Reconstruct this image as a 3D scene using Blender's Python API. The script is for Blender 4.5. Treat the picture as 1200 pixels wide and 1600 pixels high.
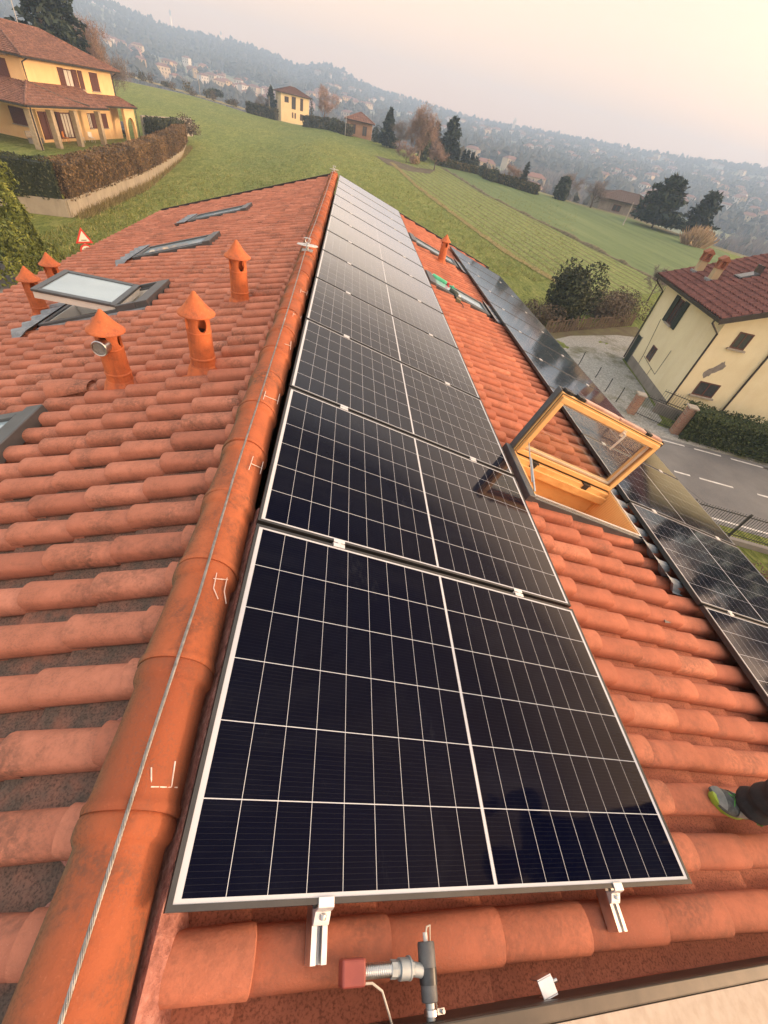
import bpy, bmesh, math, random
import numpy as np
from math import sin, cos, pi, radians, atan2, hypot, tan, sqrt, exp
from mathutils import Vector, Matrix, Euler, noise as mnoise

for o in list(bpy.data.objects):
    bpy.data.objects.remove(o, do_unlink=True)
SC = bpy.context.scene
COL = SC.collection
RND = random.Random(11)

# ------------------------------------------------------------------ camera
CAM_ROT = (0.79720, -0.16810, -0.05190)
CAM_POS = Vector((0.2535, -0.0316, 1.2587))
FPX = 631.2                       # focal length in pixels of a 1200 x 1600 picture
cam = bpy.data.cameras.new('camera')
cam.sensor_fit = 'VERTICAL'
cam.sensor_height = 24.0
cam.lens = FPX / 1600.0 * 24.0
cam.clip_start = 0.02
cam.clip_end = 9000
camo = bpy.data.objects.new('camera', cam)
camo.location = CAM_POS
camo.rotation_euler = CAM_ROT
COL.objects.link(camo)
SC.camera = camo
CAMR = Euler(CAM_ROT).to_matrix()

# ------------------------------------------------------------------ light
SUN_AZ, SUN_EL = radians(104), radians(9)
world = bpy.data.worlds.new('World')
SC.world = world
world.use_nodes = True
wn = world.node_tree
wn.nodes.clear()
w_out = wn.nodes.new('ShaderNodeOutputWorld')
w_bg = wn.nodes.new('ShaderNodeBackground')
sky = wn.nodes.new('ShaderNodeTexSky')
sky.sky_type = 'NISHITA'
sky.sun_disc = False
sky.sun_elevation = SUN_EL
sky.sun_rotation = SUN_AZ
sky.altitude = 300
sky.air_density = 1.0
sky.dust_density = 6.0
sky.ozone_density = 1.0
veil = wn.nodes.new('ShaderNodeMix')          # even veil of high evening cloud over the clear sky
veil.data_type = 'RGBA'
veil.inputs['Factor'].default_value = 0.80
w_co = wn.nodes.new('ShaderNodeTexCoord')
w_sep = wn.nodes.new('ShaderNodeSeparateXYZ')
wn.links.new(w_co.outputs['Generated'], w_sep.inputs[0])
w_ramp = wn.nodes.new('ShaderNodeValToRGB')
wn.links.new(w_sep.outputs[2], w_ramp.inputs[0])
for e, (p, c) in zip([w_ramp.color_ramp.elements[0], w_ramp.color_ramp.elements[1], w_ramp.color_ramp.elements.new(0.16), w_ramp.color_ramp.elements.new(0.45)],
                     [(0.0, (1.42, 0.78, 0.48)), (1.0, (0.55, 0.56, 0.64)), (0.16, (1.25, 0.89, 0.60)), (0.45, (0.82, 0.74, 0.67))]):
    e.position = p
    e.color = (*c, 1)
w_mul = wn.nodes.new('ShaderNodeMix')
w_mul.data_type = 'RGBA'
w_mul.blend_type = 'MULTIPLY'
w_mul.inputs['Factor'].default_value = 1.0
VEIL = 8.0
w_mul.inputs[7].default_value = (VEIL, VEIL, VEIL, 1)
wn.links.new(w_ramp.outputs[0], w_mul.inputs[6])
wn.links.new(sky.outputs[0], veil.inputs[6])
wn.links.new(w_mul.outputs[2], veil.inputs[7])
w_bg.inputs['Strength'].default_value = 0.15
# aureole of the low sun behind the veil
w_dot = wn.nodes.new('ShaderNodeVectorMath')
w_dot.operation = 'DOT_PRODUCT'
w_dot.inputs[1].default_value = (sin(SUN_AZ) * cos(SUN_EL), cos(SUN_AZ) * cos(SUN_EL), sin(SUN_EL))
wn.links.new(w_co.outputs['Generated'], w_dot.inputs[0])
w_cl = wn.nodes.new('ShaderNodeMath')
w_cl.operation = 'MAXIMUM'
w_cl.inputs[1].default_value = 0.0
wn.links.new(w_dot.outputs['Value'], w_cl.inputs[0])
w_pw = wn.nodes.new('ShaderNodeMath')
w_pw.operation = 'POWER'
w_pw.inputs[1].default_value = 2.7
wn.links.new(w_cl.outputs[0], w_pw.inputs[0])
w_gl = wn.nodes.new('ShaderNodeMix')
w_gl.data_type = 'RGBA'
w_gl.blend_type = 'ADD'
wn.links.new(w_pw.outputs[0], w_gl.inputs['Factor'])
wn.links.new(veil.outputs[2], w_gl.inputs[6])
w_gl.inputs[7].default_value = (26.0, 14.0, 6.0, 1)
wn.links.new(w_gl.outputs[2], w_bg.inputs['Color'])
wn.links.new(w_bg.outputs[0], w_out.inputs['Surface'])

sun = bpy.data.lights.new('sun', 'SUN')
sun.energy = 4.2
sun.angle = radians(9)
sun.color = (1.0, 0.66, 0.40)
suno = bpy.data.objects.new('sun', sun)
COL.objects.link(suno)
sd = Vector((sin(SUN_AZ) * cos(SUN_EL), cos(SUN_AZ) * cos(SUN_EL), sin(SUN_EL)))
suno.rotation_euler = (-sd).to_track_quat('-Z', 'Y').to_euler()

SC.view_settings.view_transform = 'Standard'
SC.view_settings.look = 'None'
SC.view_settings.exposure = 0.30
SC.view_settings.gamma = 1.0
SC.view_settings.use_curve_mapping = False
SC.cycles.volume_bounces = 2
SC.cycles.max_bounces = 6
SC.cycles.transparent_max_bounces = 12

# ------------------------------------------------------------------ ground shape
FIELD_Z, FIELD_K = -8.5, 0.0326


def ray(px, py):
    d = CAMR @ Vector(((px - 600) / FPX, -(py - 800) / FPX, -1.0))
    return d.normalized()


def flat_hit(px, py, z):
    d = ray(px, py)
    t = (z - CAM_POS.z) / d.z
    return CAM_POS + d * t


def sstep(a, b, x):
    t = min(1.0, max(0.0, (x - a) / (b - a)))
    return t * t * (3 - 2 * t)


def plane_z(x, y):
    """flat beside the houses, then the long field climbs gently away"""
    y0 = 30 + 58 * (1 - sstep(-20, -4, x))
    return FIELD_Z + FIELD_K * max(0.0, y - y0)


def gp(px, py):
    """point of the field seen at a pixel of the photograph"""
    d = ray(px, py)
    t0, t = 0.0, 4.0
    while t < 900:
        p = CAM_POS + d * t
        if p.z < plane_z(p.x, p.y):
            break
        t0, t = t, t * 1.02 + 0.2
    for _ in range(40):
        m_ = (t0 + t) / 2
        p = CAM_POS + d * m_
        if p.z < plane_z(p.x, p.y):
            t = m_
        else:
            t0 = m_
    return CAM_POS + d * t


EDGE_PX = [(185, 125), (200, 128), (300, 150), (390, 178), (470, 196), (560, 215), (620, 232), (700, 255), (760, 275),
           (830, 298), (900, 320), (980, 340), (1050, 365), (1100, 382), (1140, 396)]
EDGE = []
for q in EDGE_PX:
    p = gp(*q)
    EDGE.append((atan2(p.x, p.y), hypot(p.x, p.y)))
EDGE.sort()


def interp(tab, a):
    if a <= tab[0][0]:
        return tab[0][1]
    for (a0, v0), (a1, v1) in zip(tab, tab[1:]):
        if a <= a1:
            return v0 + (v1 - v0) * (a - a0) / (a1 - a0 + 1e-9)
    return tab[-1][1]


def edge_r(az):
    return interp(EDGE, az)


SKYLINE = [(radians(a), e) for a, e in [(-75, 2.6), (-45, 3.0), (-28, 3.05), (-21.3, 2.75), (-16.8, 2.2), (-10.5, 2.35), (-7.5, 2.15), (-5.6, 1.8),
           (-4.2, 2.2), (-2.8, 2.45), (-1.2, 2.2), (0.6, 1.8), (2, 1.6), (5.3, 1.5), (9, 1.3), (13.2, 1.2), (19, 1.45), (25.3, 1.6), (31.1, 1.75), (38.8, 2.3), (50, 2.8), (80, 2.2)]]
RH = 1700.0


def ground_z(x, y):
    az, r = atan2(x, y), hypot(x, y)
    if y < 20 and abs(az) > 1.3:
        return FIELD_Z
    re = edge_r(az)
    if r <= re:
        return plane_z(x, y)
    ex, ey = sin(az) * re, cos(az) * re
    ze = plane_z(ex, ey)
    valley = -21.0 + 3.0 * sin(az * 7)
    z = ze + (valley - ze) * sstep(re + 2, re + 130, r)
    hz = CAM_POS.z + RH * tan(radians(interp(SKYLINE, az)))
    t = min(1.0, max(0.0, (r - 430.0) / (RH - 430.0)))
    z += (hz - valley) * (0.55 * t + 0.45 * t * t)
    if r > 500:
        z += 9.0 * min(1, (r - 500) / 500) * (1 - t) * mnoise.noise(Vector((x / 240.0, y / 240.0, 1.7)))
    if r > RH:
        z -= (r - RH) * 0.12
    return z


# ------------------------------------------------------------------ helpers
def tag(o, label=None, cat=None, group=None, kind=None):
    if label:
        o['label'] = label
    if cat:
        o['category'] = cat
    if group:
        o['group'] = group
    if kind:
        o['kind'] = kind
    return o


def empty(name, loc=(0, 0, 0), rot=(0, 0, 0), label=None, cat=None, group=None):
    o = bpy.data.objects.new(name, None)
    o.empty_display_size = 0.2
    o.location = loc
    o.rotation_euler = rot
    COL.objects.link(o)
    return tag(o, label, cat, group)


class MB:
    """collects geometry for ONE mesh object"""

    def __init__(self):
        self.v, self.f, self.c, self.m = [], [], [], []
        self.col = (0.5, 0.0, 0.0)
        self.mi = 0

    def add(self, vs, fs):
        n = len(self.v)
        self.v.extend([tuple(p) for p in vs])
        self.c.extend([self.col] * len(vs))
        for f in fs:
            self.f.append([i + n for i in f])
            self.m.append(self.mi)
        return n

    def box(self, lo, hi, M=None):
        x0, y0, z0 = lo
        x1, y1, z1 = hi
        vs = [Vector(p) for p in ((x0, y0, z0), (x1, y0, z0), (x1, y1, z0), (x0, y1, z0), (x0, y0, z1), (x1, y0, z1), (x1, y1, z1), (x0, y1, z1))]
        if M:
            vs = [M @ p for p in vs]
        self.add(vs, [(0, 3, 2, 1), (4, 5, 6, 7), (0, 1, 5, 4), (1, 2, 6, 5), (2, 3, 7, 6), (3, 0, 4, 7)])

    def bar(self, a, b, w, h, up=(0, 0, 1)):
        a, b = Vector(a), Vector(b)
        d = (b - a).normalized()
        up = Vector(up)
        s = d.cross(up)
        if s.length < 1e-5:
            s = d.cross(Vector((1, 0, 0)))
        s.normalize()
        t = s.cross(d)
        vs = []
        for p in (a, b):
            for i, j in ((-1, -1), (1, -1), (1, 1), (-1, 1)):
                vs.append(p + s * (i * w / 2) + t * (j * h / 2))
        self.add(vs, [(3, 2, 1, 0), (4, 5, 6, 7), (0, 1, 5, 4), (1, 2, 6, 5), (2, 3, 7, 6), (3, 0, 4, 7)])

    def tube(self, path, r, n=8, cap=True):
        path = [Vector(p) for p in path]
        k = len(path)
        rr = r if isinstance(r, (list, tuple)) else [r] * k
        base = len(self.v)
        prev = None
        vs = []
        for i, p in enumerate(path):
            d = (path[min(i + 1, k - 1)] - path[max(i - 1, 0)])
            if d.length < 1e-9:
                d = Vector((0, 0, 1))
            d.normalize()
            if prev is None:
                s = d.orthogonal().normalized()
            else:
                s = prev - d * prev.dot(d)
                if s.length < 1e-6:
                    s = d.orthogonal()
                s.normalize()
            prev = s
            t = d.cross(s)
            for j in range(n):
                a = 2 * pi * j / n
                vs.append(p + (s * cos(a) + t * sin(a)) * rr[i])
        fs = []
        for i in range(k - 1):
            for j in range(n):
                a, b = i * n + j, i * n + (j + 1) % n
                fs.append((a, b, b + n, a + n))
        if cap:
            fs.append(tuple(range(n - 1, -1, -1)))
            fs.append(tuple((k - 1) * n + j for j in range(n)))
        self.add(vs, fs)

    def lathe(self, prof, n=24, M=None, closed=False):
        vs, fs = [], []
        k = len(prof)
        for (r, z) in prof:
            for j in range(n):
                a = 2 * pi * j / n
                p = Vector((r * cos(a), r * sin(a), z))
                vs.append(M @ p if M else p)
        for i in range(k - 1):
            for j in range(n):
                a, b = i * n + j, i * n + (j + 1) % n
                fs.append((a, b, b + n, a + n))
        if closed:
            for j in range(n):
                a, b = (k - 1) * n + j, (k - 1) * n + (j + 1) % n
                fs.append((a, b, (j + 1) % n, j))
        self.add(vs, fs)

    def quad(self, a, b, c, d):
        self.add([a, b, c, d], [(0, 1, 2, 3)])

    def prism(self, poly, dirv):
        """polygon pushed along a vector"""
        n = len(poly)
        p0 = [Vector(p) for p in poly]
        p1 = [p + Vector(dirv) for p in p0]
        fs = [tuple(range(n - 1, -1, -1)), tuple(range(n, 2 * n))]
        for i in range(n):
            j = (i + 1) % n
            fs.append((i, j, n + j, n + i))
        self.add(p0 + p1, fs)

    def leaf(self, p, s, rng, up=None, asp=1.0):
        d = Vector((rng.gauss(0, 1), rng.gauss(0, 1), rng.gauss(0, 1)))
        if up is not None:
            d = d * 0.6 + up
        if d.length < 1e-6:
            d = Vector((1, 0, 0))
        d.normalize()
        q = d.orthogonal()
        q.rotate(Matrix.Rotation(rng.random() * 6.28, 3, d))
        q.normalize()
        t = d.cross(q)
        q = q * (s * asp)
        t = t * (s * 0.55)
        self.add([p - q, p + t, p + q, p - t], [(0, 1, 2, 3)])

    def build(self, name, mat, parent=None, smooth=False, loc=None, rot=None, sharp=40, recalc=False):
        me = bpy.data.meshes.new(name)
        me.from_pydata(self.v, [], self.f)
        mats = mat if isinstance(mat, (list, tuple)) else [mat]
        for m in mats:
            me.materials.append(m)
        if len(mats) > 1:
            me.polygons.foreach_set('material_index', self.m)
        at = me.attributes.new('tint', 'FLOAT_COLOR', 'POINT')
        buf = np.ones((len(self.v), 4), dtype=np.float32)
        if self.c:
            buf[:, :3] = np.array(self.c, dtype=np.float32)
        at.data.foreach_set('color', buf.ravel())
        if recalc:
            bm = bmesh.new()
            bm.from_mesh(me)
            bmesh.ops.recalc_face_normals(bm, faces=bm.faces)
            bm.to_mesh(me)
            bm.free()
        if smooth:
            me.polygons.foreach_set('use_smooth', [True] * len(me.polygons))
            if sharp:
                me.set_sharp_from_angle(angle=radians(sharp))
        me.update()
        o = bpy.data.objects.new(name, me)
        COL.objects.link(o)
        if parent:
            o.parent = parent
        if loc is not None:
            o.location = loc
        if rot is not None:
            o.rotation_euler = rot
        return o


def bevel(o, w=0.002, seg=2):
    m = o.modifiers.new('edge', 'BEVEL')
    m.width = w
    m.segments = seg
    m.limit_method = 'ANGLE'
    m.angle_limit = radians(40)
    return o


def copy_tree(o, parent=None):
    c = o.copy()
    COL.objects.link(c)
    c.parent = parent
    for ch in list(o.children):
        copy_tree(ch, c)
    return c


def boolean_cut(o, cutters):
    """cut holes now and throw the cutters away"""
    for c in cutters:
        m = o.modifiers.new('cut', 'BOOLEAN')
        m.operation = 'DIFFERENCE'
        m.object = c
        m.solver = 'EXACT'
    dg = bpy.context.evaluated_depsgraph_get()
    dg.update()
    me = bpy.data.meshes.new_from_object(o.evaluated_get(dg))
    o.modifiers.clear()
    o.data = me
    for c in cutters:
        bpy.data.objects.remove(c, do_unlink=True)


# ------------------------------------------------------------------ materials
class NT:
    def __init__(self, name):
        self.m = bpy.data.materials.new(name)
        self.m.use_nodes = True
        self.t = self.m.node_tree
        self.b = self.t.nodes['Principled BSDF']
        self.out = self.t.nodes['Material Output']

    def n(self, kind, **kw):
        nd = self.t.nodes.new(kind)
        for k, v in kw.items():
            setattr(nd, k, v)
        return nd

    def link(self, a, b):
        self.t.links.new(a, b)

    def val(self, sock, v):
        if hasattr(v, 'is_output') or isinstance(v, bpy.types.NodeSocket):
            self.link(v, sock)
        else:
            sock.default_value = v

    def math(self, op, a, b=0.0, c=0.0, clamp=False):
        nd = self.n('ShaderNodeMath', operation=op, use_clamp=clamp)
        for i, v in enumerate((a, b, c)):
            self.val(nd.inputs[i], v)
        return nd.outputs[0]

    def mix(self, f, a, b, mode='MIX'):
        nd = self.n('ShaderNodeMix', data_type='RGBA', blend_type=mode)
        self.val(nd.inputs[0], f)
        for i, v in ((6, a), (7, b)):
            if isinstance(v, (tuple, list)) and len(v) == 3:
                v = (*v, 1)
            self.val(nd.inputs[i], v)
        return nd.outputs[2]

    def coord(self, which='Object'):
        return self.n('ShaderNodeTexCoord').outputs[which]

    def noise(self, vec, scale, detail=4, rough=0.55, dist=0.0):
        nd = self.n('ShaderNodeTexNoise')
        nd.inputs['Scale'].default_value = scale
        nd.inputs['Detail'].default_value = detail
        nd.inputs['Roughness'].default_value = rough
        nd.inputs['Distortion'].default_value = dist
        self.link(vec, nd.inputs['Vector'])
        return nd.outputs['Fac']

    def stretch(self, vec, s, rot=(0, 0, 0)):
        nd = self.n('ShaderNodeMapping')
        nd.inputs['Scale'].default_value = s
        nd.inputs['Rotation'].default_value = rot
        self.link(vec, nd.inputs['Vector'])
        return nd.outputs[0]

    def ramp(self, f, stops):
        nd = self.n('ShaderNodeValToRGB')
        cr = nd.color_ramp
        while len(cr.elements) < len(stops):
            cr.elements.new(0.5)
        for e, (p, c) in zip(cr.elements, stops):
            e.position = p
            e.color = (*c, 1) if len(c) == 3 else c
        self.link(f, nd.inputs[0])
        return nd.outputs[0]

    def rng(self, f, a, b, c=0.0, d=1.0):
        nd = self.n('ShaderNodeMapRange')
        self.link(f, nd.inputs[0])
        for i, v in enumerate((a, b, c, d)):
            nd.inputs[i + 1].default_value = v
        return nd.outputs[0]

    def bump(self, h, strength=0.3, dist=0.01):
        nd = self.n('ShaderNodeBump')
        nd.inputs['Strength'].default_value = strength
        nd.inputs['Distance'].default_value = dist
        self.link(h, nd.inputs['Height'])
        self.link(nd.outputs[0], self.b.inputs['Normal'])

    def tint(self):
        nd = self.n('ShaderNodeAttribute', attribute_name='tint')
        s = self.n('ShaderNodeSeparateColor')
        self.link(nd.outputs['Color'], s.inputs[0])
        return s.outputs

    def base(self, v):
        if isinstance(v, (tuple, list)) and len(v) == 3:
            v = (*v, 1)
        self.val(self.b.inputs['Base Color'], v)

    def set(self, **kw):
        for k, v in kw.items():
            self.val(self.b.inputs[{'rough': 'Roughness', 'metal': 'Metallic', 'spec': 'Specular IOR Level', 'ior': 'IOR'}[k]], v)


def simple(name, c1, c2=None, rough=0.6, metal=0.0, scale=6.0, bump=0.0, bdist=0.01, detail=5, spec=0.5, coord='Object', lo=0.35, hi=0.65, stretch=None):
    t = NT(name)
    co = t.coord(coord)
    if stretch:
        co = t.stretch(co, stretch)
    if c2 is None:
        c2 = tuple(x * 0.8 for x in c1)
    nz = t.noise(co, scale, detail)
    t.base(t.mix(t.rng(nz, lo, hi), c1, c2))
    t.set(rough=rough, metal=metal, spec=spec)
    if bump:
        t.bump(t.noise(co, scale * 5, 5), bump, bdist)
    return t.m


def foliage(name, dark, mid, light, rough=0.65):
    t = NT(name)
    r = t.tint()[0]
    t.base(t.ramp(r, [(0.0, dark), (0.5, mid), (1.0, light)]))
    t.set(rough=rough, spec=0.25)
    return t.m
# ------------------------------------------------------------------ setting: ground
def mat_grass():
    t = NT('field_grass')
    co = t.coord()
    big = t.noise(co, 0.045, 4, 0.6, 0.6)
    mid = t.noise(co, 0.35, 6, 0.65, 0.6)
    # blades lie over in combed clumps
    fine = t.noise(t.stretch(co, (4.6, 1.3, 3.0), (0, 0, 0.5)), 1.0, 7, 0.78, 1.2)
    tuft = t.noise(t.stretch(co, (1.5, 0.8, 1.0), (0, 0, 0.9)), 1.0, 5, 0.7, 0.8)
    c = t.ramp(fine, [(0.34, (0.060, 0.075, 0.016)), (0.45, (0.195, 0.220, 0.050)), (0.56, (0.330, 0.320, 0.090)), (0.68, (0.560, 0.480, 0.200))])
    c = t.mix(t.rng(big, 0.34, 0.58, 0.15, 0.9), c, t.ramp(fine, [(0.34, (0.075, 0.105, 0.024)), (0.50, (0.205, 0.245, 0.066)), (0.68, (0.390, 0.385, 0.135))]))
    streak = t.noise(t.stretch(co, (0.75, 0.22, 1.0), (0, 0, 0.75)), 1.0, 7, 0.72, 1.6)
    c = t.mix(t.rng(streak, 0.50, 0.60, 0, 0.42), c, (0.125, 0.140, 0.036))
    c = t.mix(t.rng(streak, 0.48, 0.38, 0, 0.40), c, (0.40, 0.355, 0.155))
    c = t.mix(t.rng(tuft, 0.50, 0.68, 0, 0.55), c, (0.100, 0.130, 0.028))
    c = t.mix(t.rng(mid, 0.56, 0.74, 0, 0.32), c, (0.33, 0.29, 0.115))
    c = t.mix(1.0, c, (0.90, 1.0, 0.88), 'MULTIPLY')
    far = t.ramp(t.noise(co, 0.012, 5, 0.6), [(0.38, (0.15, 0.14, 0.09)), (0.5, (0.30, 0.31, 0.16)), (0.62, (0.20, 0.22, 0.11))])
    c = t.mix(t.tint()[1], c, far)
    t.base(c)
    t.set(rough=0.9, spec=0.15)
    t.bump(t.math('ADD', fine, t.math('MULTIPLY', tuft, 0.8)), 1.0, 0.25)
    return t.m


def build_ground():
    m = MB()
    azs = [radians(a) for a in np.arange(-84, 84.1, 0.75)]
    back = [radians(a) for a in np.arange(90, 276, 6)]
    angs = azs + back
    nr1, outer = 26, [1, 4, 9, 16, 25, 36, 50, 68, 90, 120, 160, 210, 270, 340, 420, 510, 610, 720, 840, 970, 1110, 1260, 1400, 1540, 1660]
    rows = []
    for az in angs:
        a = az if az < pi else az - 2 * pi
        re = edge_r(a) if abs(a) < 1.5 else 120.0
        rs = [re * (i / nr1) ** 1.5 for i in range(1, nr1 + 1)] + [re + d for d in outer if re + d < (1790 if abs(a) < 1.0 else 1440 if abs(a) < 1.5 else 430)]
        while len(rs) < nr1 + len(outer):
            rs.append(rs[-1] + 0.5)
        row = []
        for i, r in enumerate(rs):
            x, y = sin(a) * r, cos(a) * r
            z = ground_z(x, y) if abs(a) < 1.5 else (FIELD_Z if r < 130 else FIELD_Z - 8)
            m.col = (0.5, 0.0 if i < nr1 else 1.0, 0)
            row.append(len(m.v))
            m.add([(x, y, z)], [])
        rows.append(row)
    m.col = (0.5, 0, 0)
    c = m.add([(0, 0, FIELD_Z)], [])
    n = len(rows)
    for i in range(n):
        a, b = rows[i], rows[(i + 1) % n]
        m.f.append([c, b[0], a[0]])
        m.m.append(0)
        for k in range(len(a) - 1):
            m.f.append([a[k], b[k], b[k + 1], a[k + 1]])
            m.m.append(0)
    o = m.build('ground', mat_grass(), smooth=True, sharp=None)
    return tag(o, 'rough green and straw coloured grass field running out to the valley', 'ground', kind='structure')


build_ground()
# standing tufts in the nearer part of the field
rng = random.Random(404)
m = MB()
k = 0
while k < 16000:
    px_, py_ = rng.uniform(40, 900), rng.uniform(150, 470)
    p = gp(px_, py_)
    if hypot(p.x, p.y) > 125 or (p.x < -20.5 and p.y > 35) or p.y < 24 or (p.x > 10 and p.y < 45):
        continue
    k += 1
    m.col = (min(1, max(0, rng.gauss(0.5, 0.22))), 0, 0)
    for j in range(3):
        hgt = rng.uniform(0.10, 0.34)
        q = p + Vector((rng.gauss(0, 0.16), rng.gauss(0, 0.16), -0.02))
        a_ = rng.random() * 6.28
        w_ = Vector((cos(a_), sin(a_), 0)) * 0.030
        m.add([q - w_, q + w_, q + Vector((rng.gauss(0.08, 0.14), rng.gauss(-0.05, 0.14), hgt))], [(0, 1, 2)])
tag(m.build('grass_tufts', foliage('tuft_green', (0.09, 0.12, 0.024), (0.24, 0.26, 0.07), (0.50, 0.44, 0.19))), 'uneven tufts of winter grass standing in the near field', 'grass', kind='stuff')


def sheet(name, pts, mat, lift, label, cat, sub=0):
    """flat polygon lying just above the field plane"""
    bm = bmesh.new()
    vs = [bm.verts.new((p[0], p[1], plane_z(p[0], p[1]) + lift)) for p in pts]
    bm.faces.new(vs)
    bmesh.ops.recalc_face_normals(bm, faces=bm.faces)
    for f in bm.faces:
        if f.normal.z < 0:
            f.normal_flip()
    bmesh.ops.triangulate(bm, faces=bm.faces)
    if sub:
        bmesh.ops.subdivide_edges(bm, edges=bm.edges, cuts=sub, use_grid_fill=True)
        for v in bm.verts:
            v.co.z = plane_z(v.co.x, v.co.y) + lift
    me = bpy.data.meshes.new(name)
    bm.to_mesh(me)
    bm.free()
    me.materials.append(mat)
    o = bpy.data.objects.new(name, me)
    COL.objects.link(o)
    return tag(o, label, cat, kind='structure')


L_LINE = [gp(*q) for q in [(612, 254), (650, 290), (700, 328), (750, 365), (800, 400), (870, 440), (905, 470)]]
D_LINE = [gp(*q) for q in [(668, 258), (690, 262), (760, 305), (850, 350), (940, 395), (1010, 430), (1060, 455)]]
ROW_DIR = (L_LINE[1] - L_LINE[4]).normalized()
ROW_ANG = atan2(ROW_DIR.y, ROW_DIR.x)


def mat_crop():
    t = NT('crop_rows')
    co = t.coord()
    rot = t.n('ShaderNodeMapping')
    rot.vector_type = 'TEXTURE'
    rot.inputs['Rotation'].default_value = (0, 0, ROW_ANG)
    t.link(co, rot.inputs['Vector'])
    sep = t.n('ShaderNodeSeparateXYZ')
    t.link(rot.outputs[0], sep.inputs[0])
    wob = t.noise(t.stretch(rot.outputs[0], (0.06, 0.5, 1)), 1.0, 4, 0.6)
    yy = t.math('ADD', sep.outputs[1], t.math('MULTIPLY', wob, 0.8))
    fr = t.math('PINGPONG', t.math('DIVIDE', yy, 1.55), 0.5)
    line = t.rng(fr, 0.02, 0.22)
    patch = t.noise(t.stretch(rot.outputs[0], (0.12, 1.2, 1)), 1.0, 5, 0.65)
    fine = t.noise(co, 2.2, 6, 0.7)
    g = t.ramp(fine, [(0.3, (0.100, 0.145, 0.036)), (0.5, (0.185, 0.235, 0.070)), (0.7, (0.320, 0.320, 0.125))])
    d = t.ramp(fine, [(0.3, (0.090, 0.087, 0.039)), (0.7, (0.188, 0.165, 0.083))])
    f = t.math('MAXIMUM', line, t.rng(patch, 0.45, 0.7))
    t.base(t.mix(f, d, g))
    t.set(rough=0.9, spec=0.15)
    t.bump(t.math('ADD', fine, line), 0.5, 0.1)
    return t.m


def mat_meadow():
    t = NT('smooth_meadow')
    co = t.coord()
    rot = t.n('ShaderNodeMapping')
    rot.vector_type = 'TEXTURE'
    rot.inputs['Rotation'].default_value = (0, 0, ROW_ANG)
    t.link(co, rot.inputs['Vector'])
    st = t.noise(t.stretch(rot.outputs[0], (0.02, 0.45, 1)), 1.0, 5, 0.65)
    fine = t.noise(co, 1.4, 6, 0.7)
    g = t.ramp(st, [(0.3, (0.093, 0.134, 0.052)), (0.5, (0.130, 0.186, 0.073)), (0.7, (0.181, 0.229, 0.099))])
    t.base(t.mix(t.rng(fine, 0.45, 0.75, 0, 0.5), g, (0.186, 0.220, 0.102)))
    t.set(rough=0.9, spec=0.15)
    t.bump(fine, 0.4, 0.08)
    return t.m


def mat_margin():
    t = NT('dry_grass')
    co = t.coord()
    fine = t.noise(co, 2.5, 6, 0.7)
    t.base(t.ramp(fine, [(0.3, (0.12, 0.10, 0.04)), (0.5, (0.24, 0.20, 0.085)), (0.7, (0.36, 0.29, 0.13))]))
    t.set(rough=0.95, spec=0.1)
    t.bump(fine, 0.8, 0.1)
    return t.m


M_MARGIN = mat_margin()
sheet('crop_field', [p for p in L_LINE] + [p for p in reversed(D_LINE)], mat_crop(), 0.03, 'striped strip of sown field with dark parallel drill rows', 'field')
far_edge = []
for q in [(690, 252), (760, 275), (830, 298), (900, 320), (980, 340), (1050, 365), (1100, 382), (1140, 398), (1150, 450)]:
    far_edge.append(gp(*q))
sheet('meadow', [D_LINE[0]] + far_edge + [p for p in reversed(D_LINE[1:])], mat_meadow(), 0.02, 'smooth pale green field between the weedy ditch and the cedars', 'field')


def ribbon(name, pts, w, mat, lift, label, cat, h=0.0, seed=1):
    rng = random.Random(seed)
    m = MB()
    # densify
    q = []
    for a, b in zip(pts, pts[1:]):
        k = max(2, int((b - a).length / 1.5))
        for i in range(k):
            q.append(a.lerp(b, i / k))
    q.append(pts[-1])
    prof = [(-1, 0.0), (-0.6, 0.6), (0, 1.0), (0.6, 0.6), (1, 0.0)] if h else [(-1, 0), (0, 0), (1, 0)]
    n = len(prof)
    vs, fs = [], []
    for i, p in enumerate(q):
        d = (q[min(i + 1, len(q) - 1)] - q[max(i - 1, 0)])
        s = Vector((d.y, -d.x, 0)).normalized()
        ww = w * rng.uniform(0.6, 1.3)
        hh = h * rng.uniform(0.3, 1.3)
        for (u, k) in prof:
            x, y = p.x + s.x * u * ww / 2, p.y + s.y * u * ww / 2
            vs.append((x, y, plane_z(x, y) + lift + hh * k))
    for i in range(len(q) - 1):
        for j in range(n - 1):
            fs.append((i * n + j, i * n + j + 1, (i + 1) * n + j + 1, (i + 1) * n + j))
    m.add(vs, fs)
    o = m.build(name, mat, smooth=True, sharp=None)
    return tag(o, label, cat, kind='structure')


ribbon('grass_margin', L_LINE, 1.1, M_MARGIN, 0.05, 'straw coloured margin between rough grass and the striped field', 'field margin')
ribbon('ditch', D_LINE[1:], 1.0, simple('ditch_weeds', (0.10, 0.085, 0.045), (0.21, 0.18, 0.10), 0.95, scale=2.0, bump=0.8, bdist=0.1), 0.0, 'low weedy ditch bank dividing the two fields', 'ditch', h=0.35, seed=4)

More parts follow.
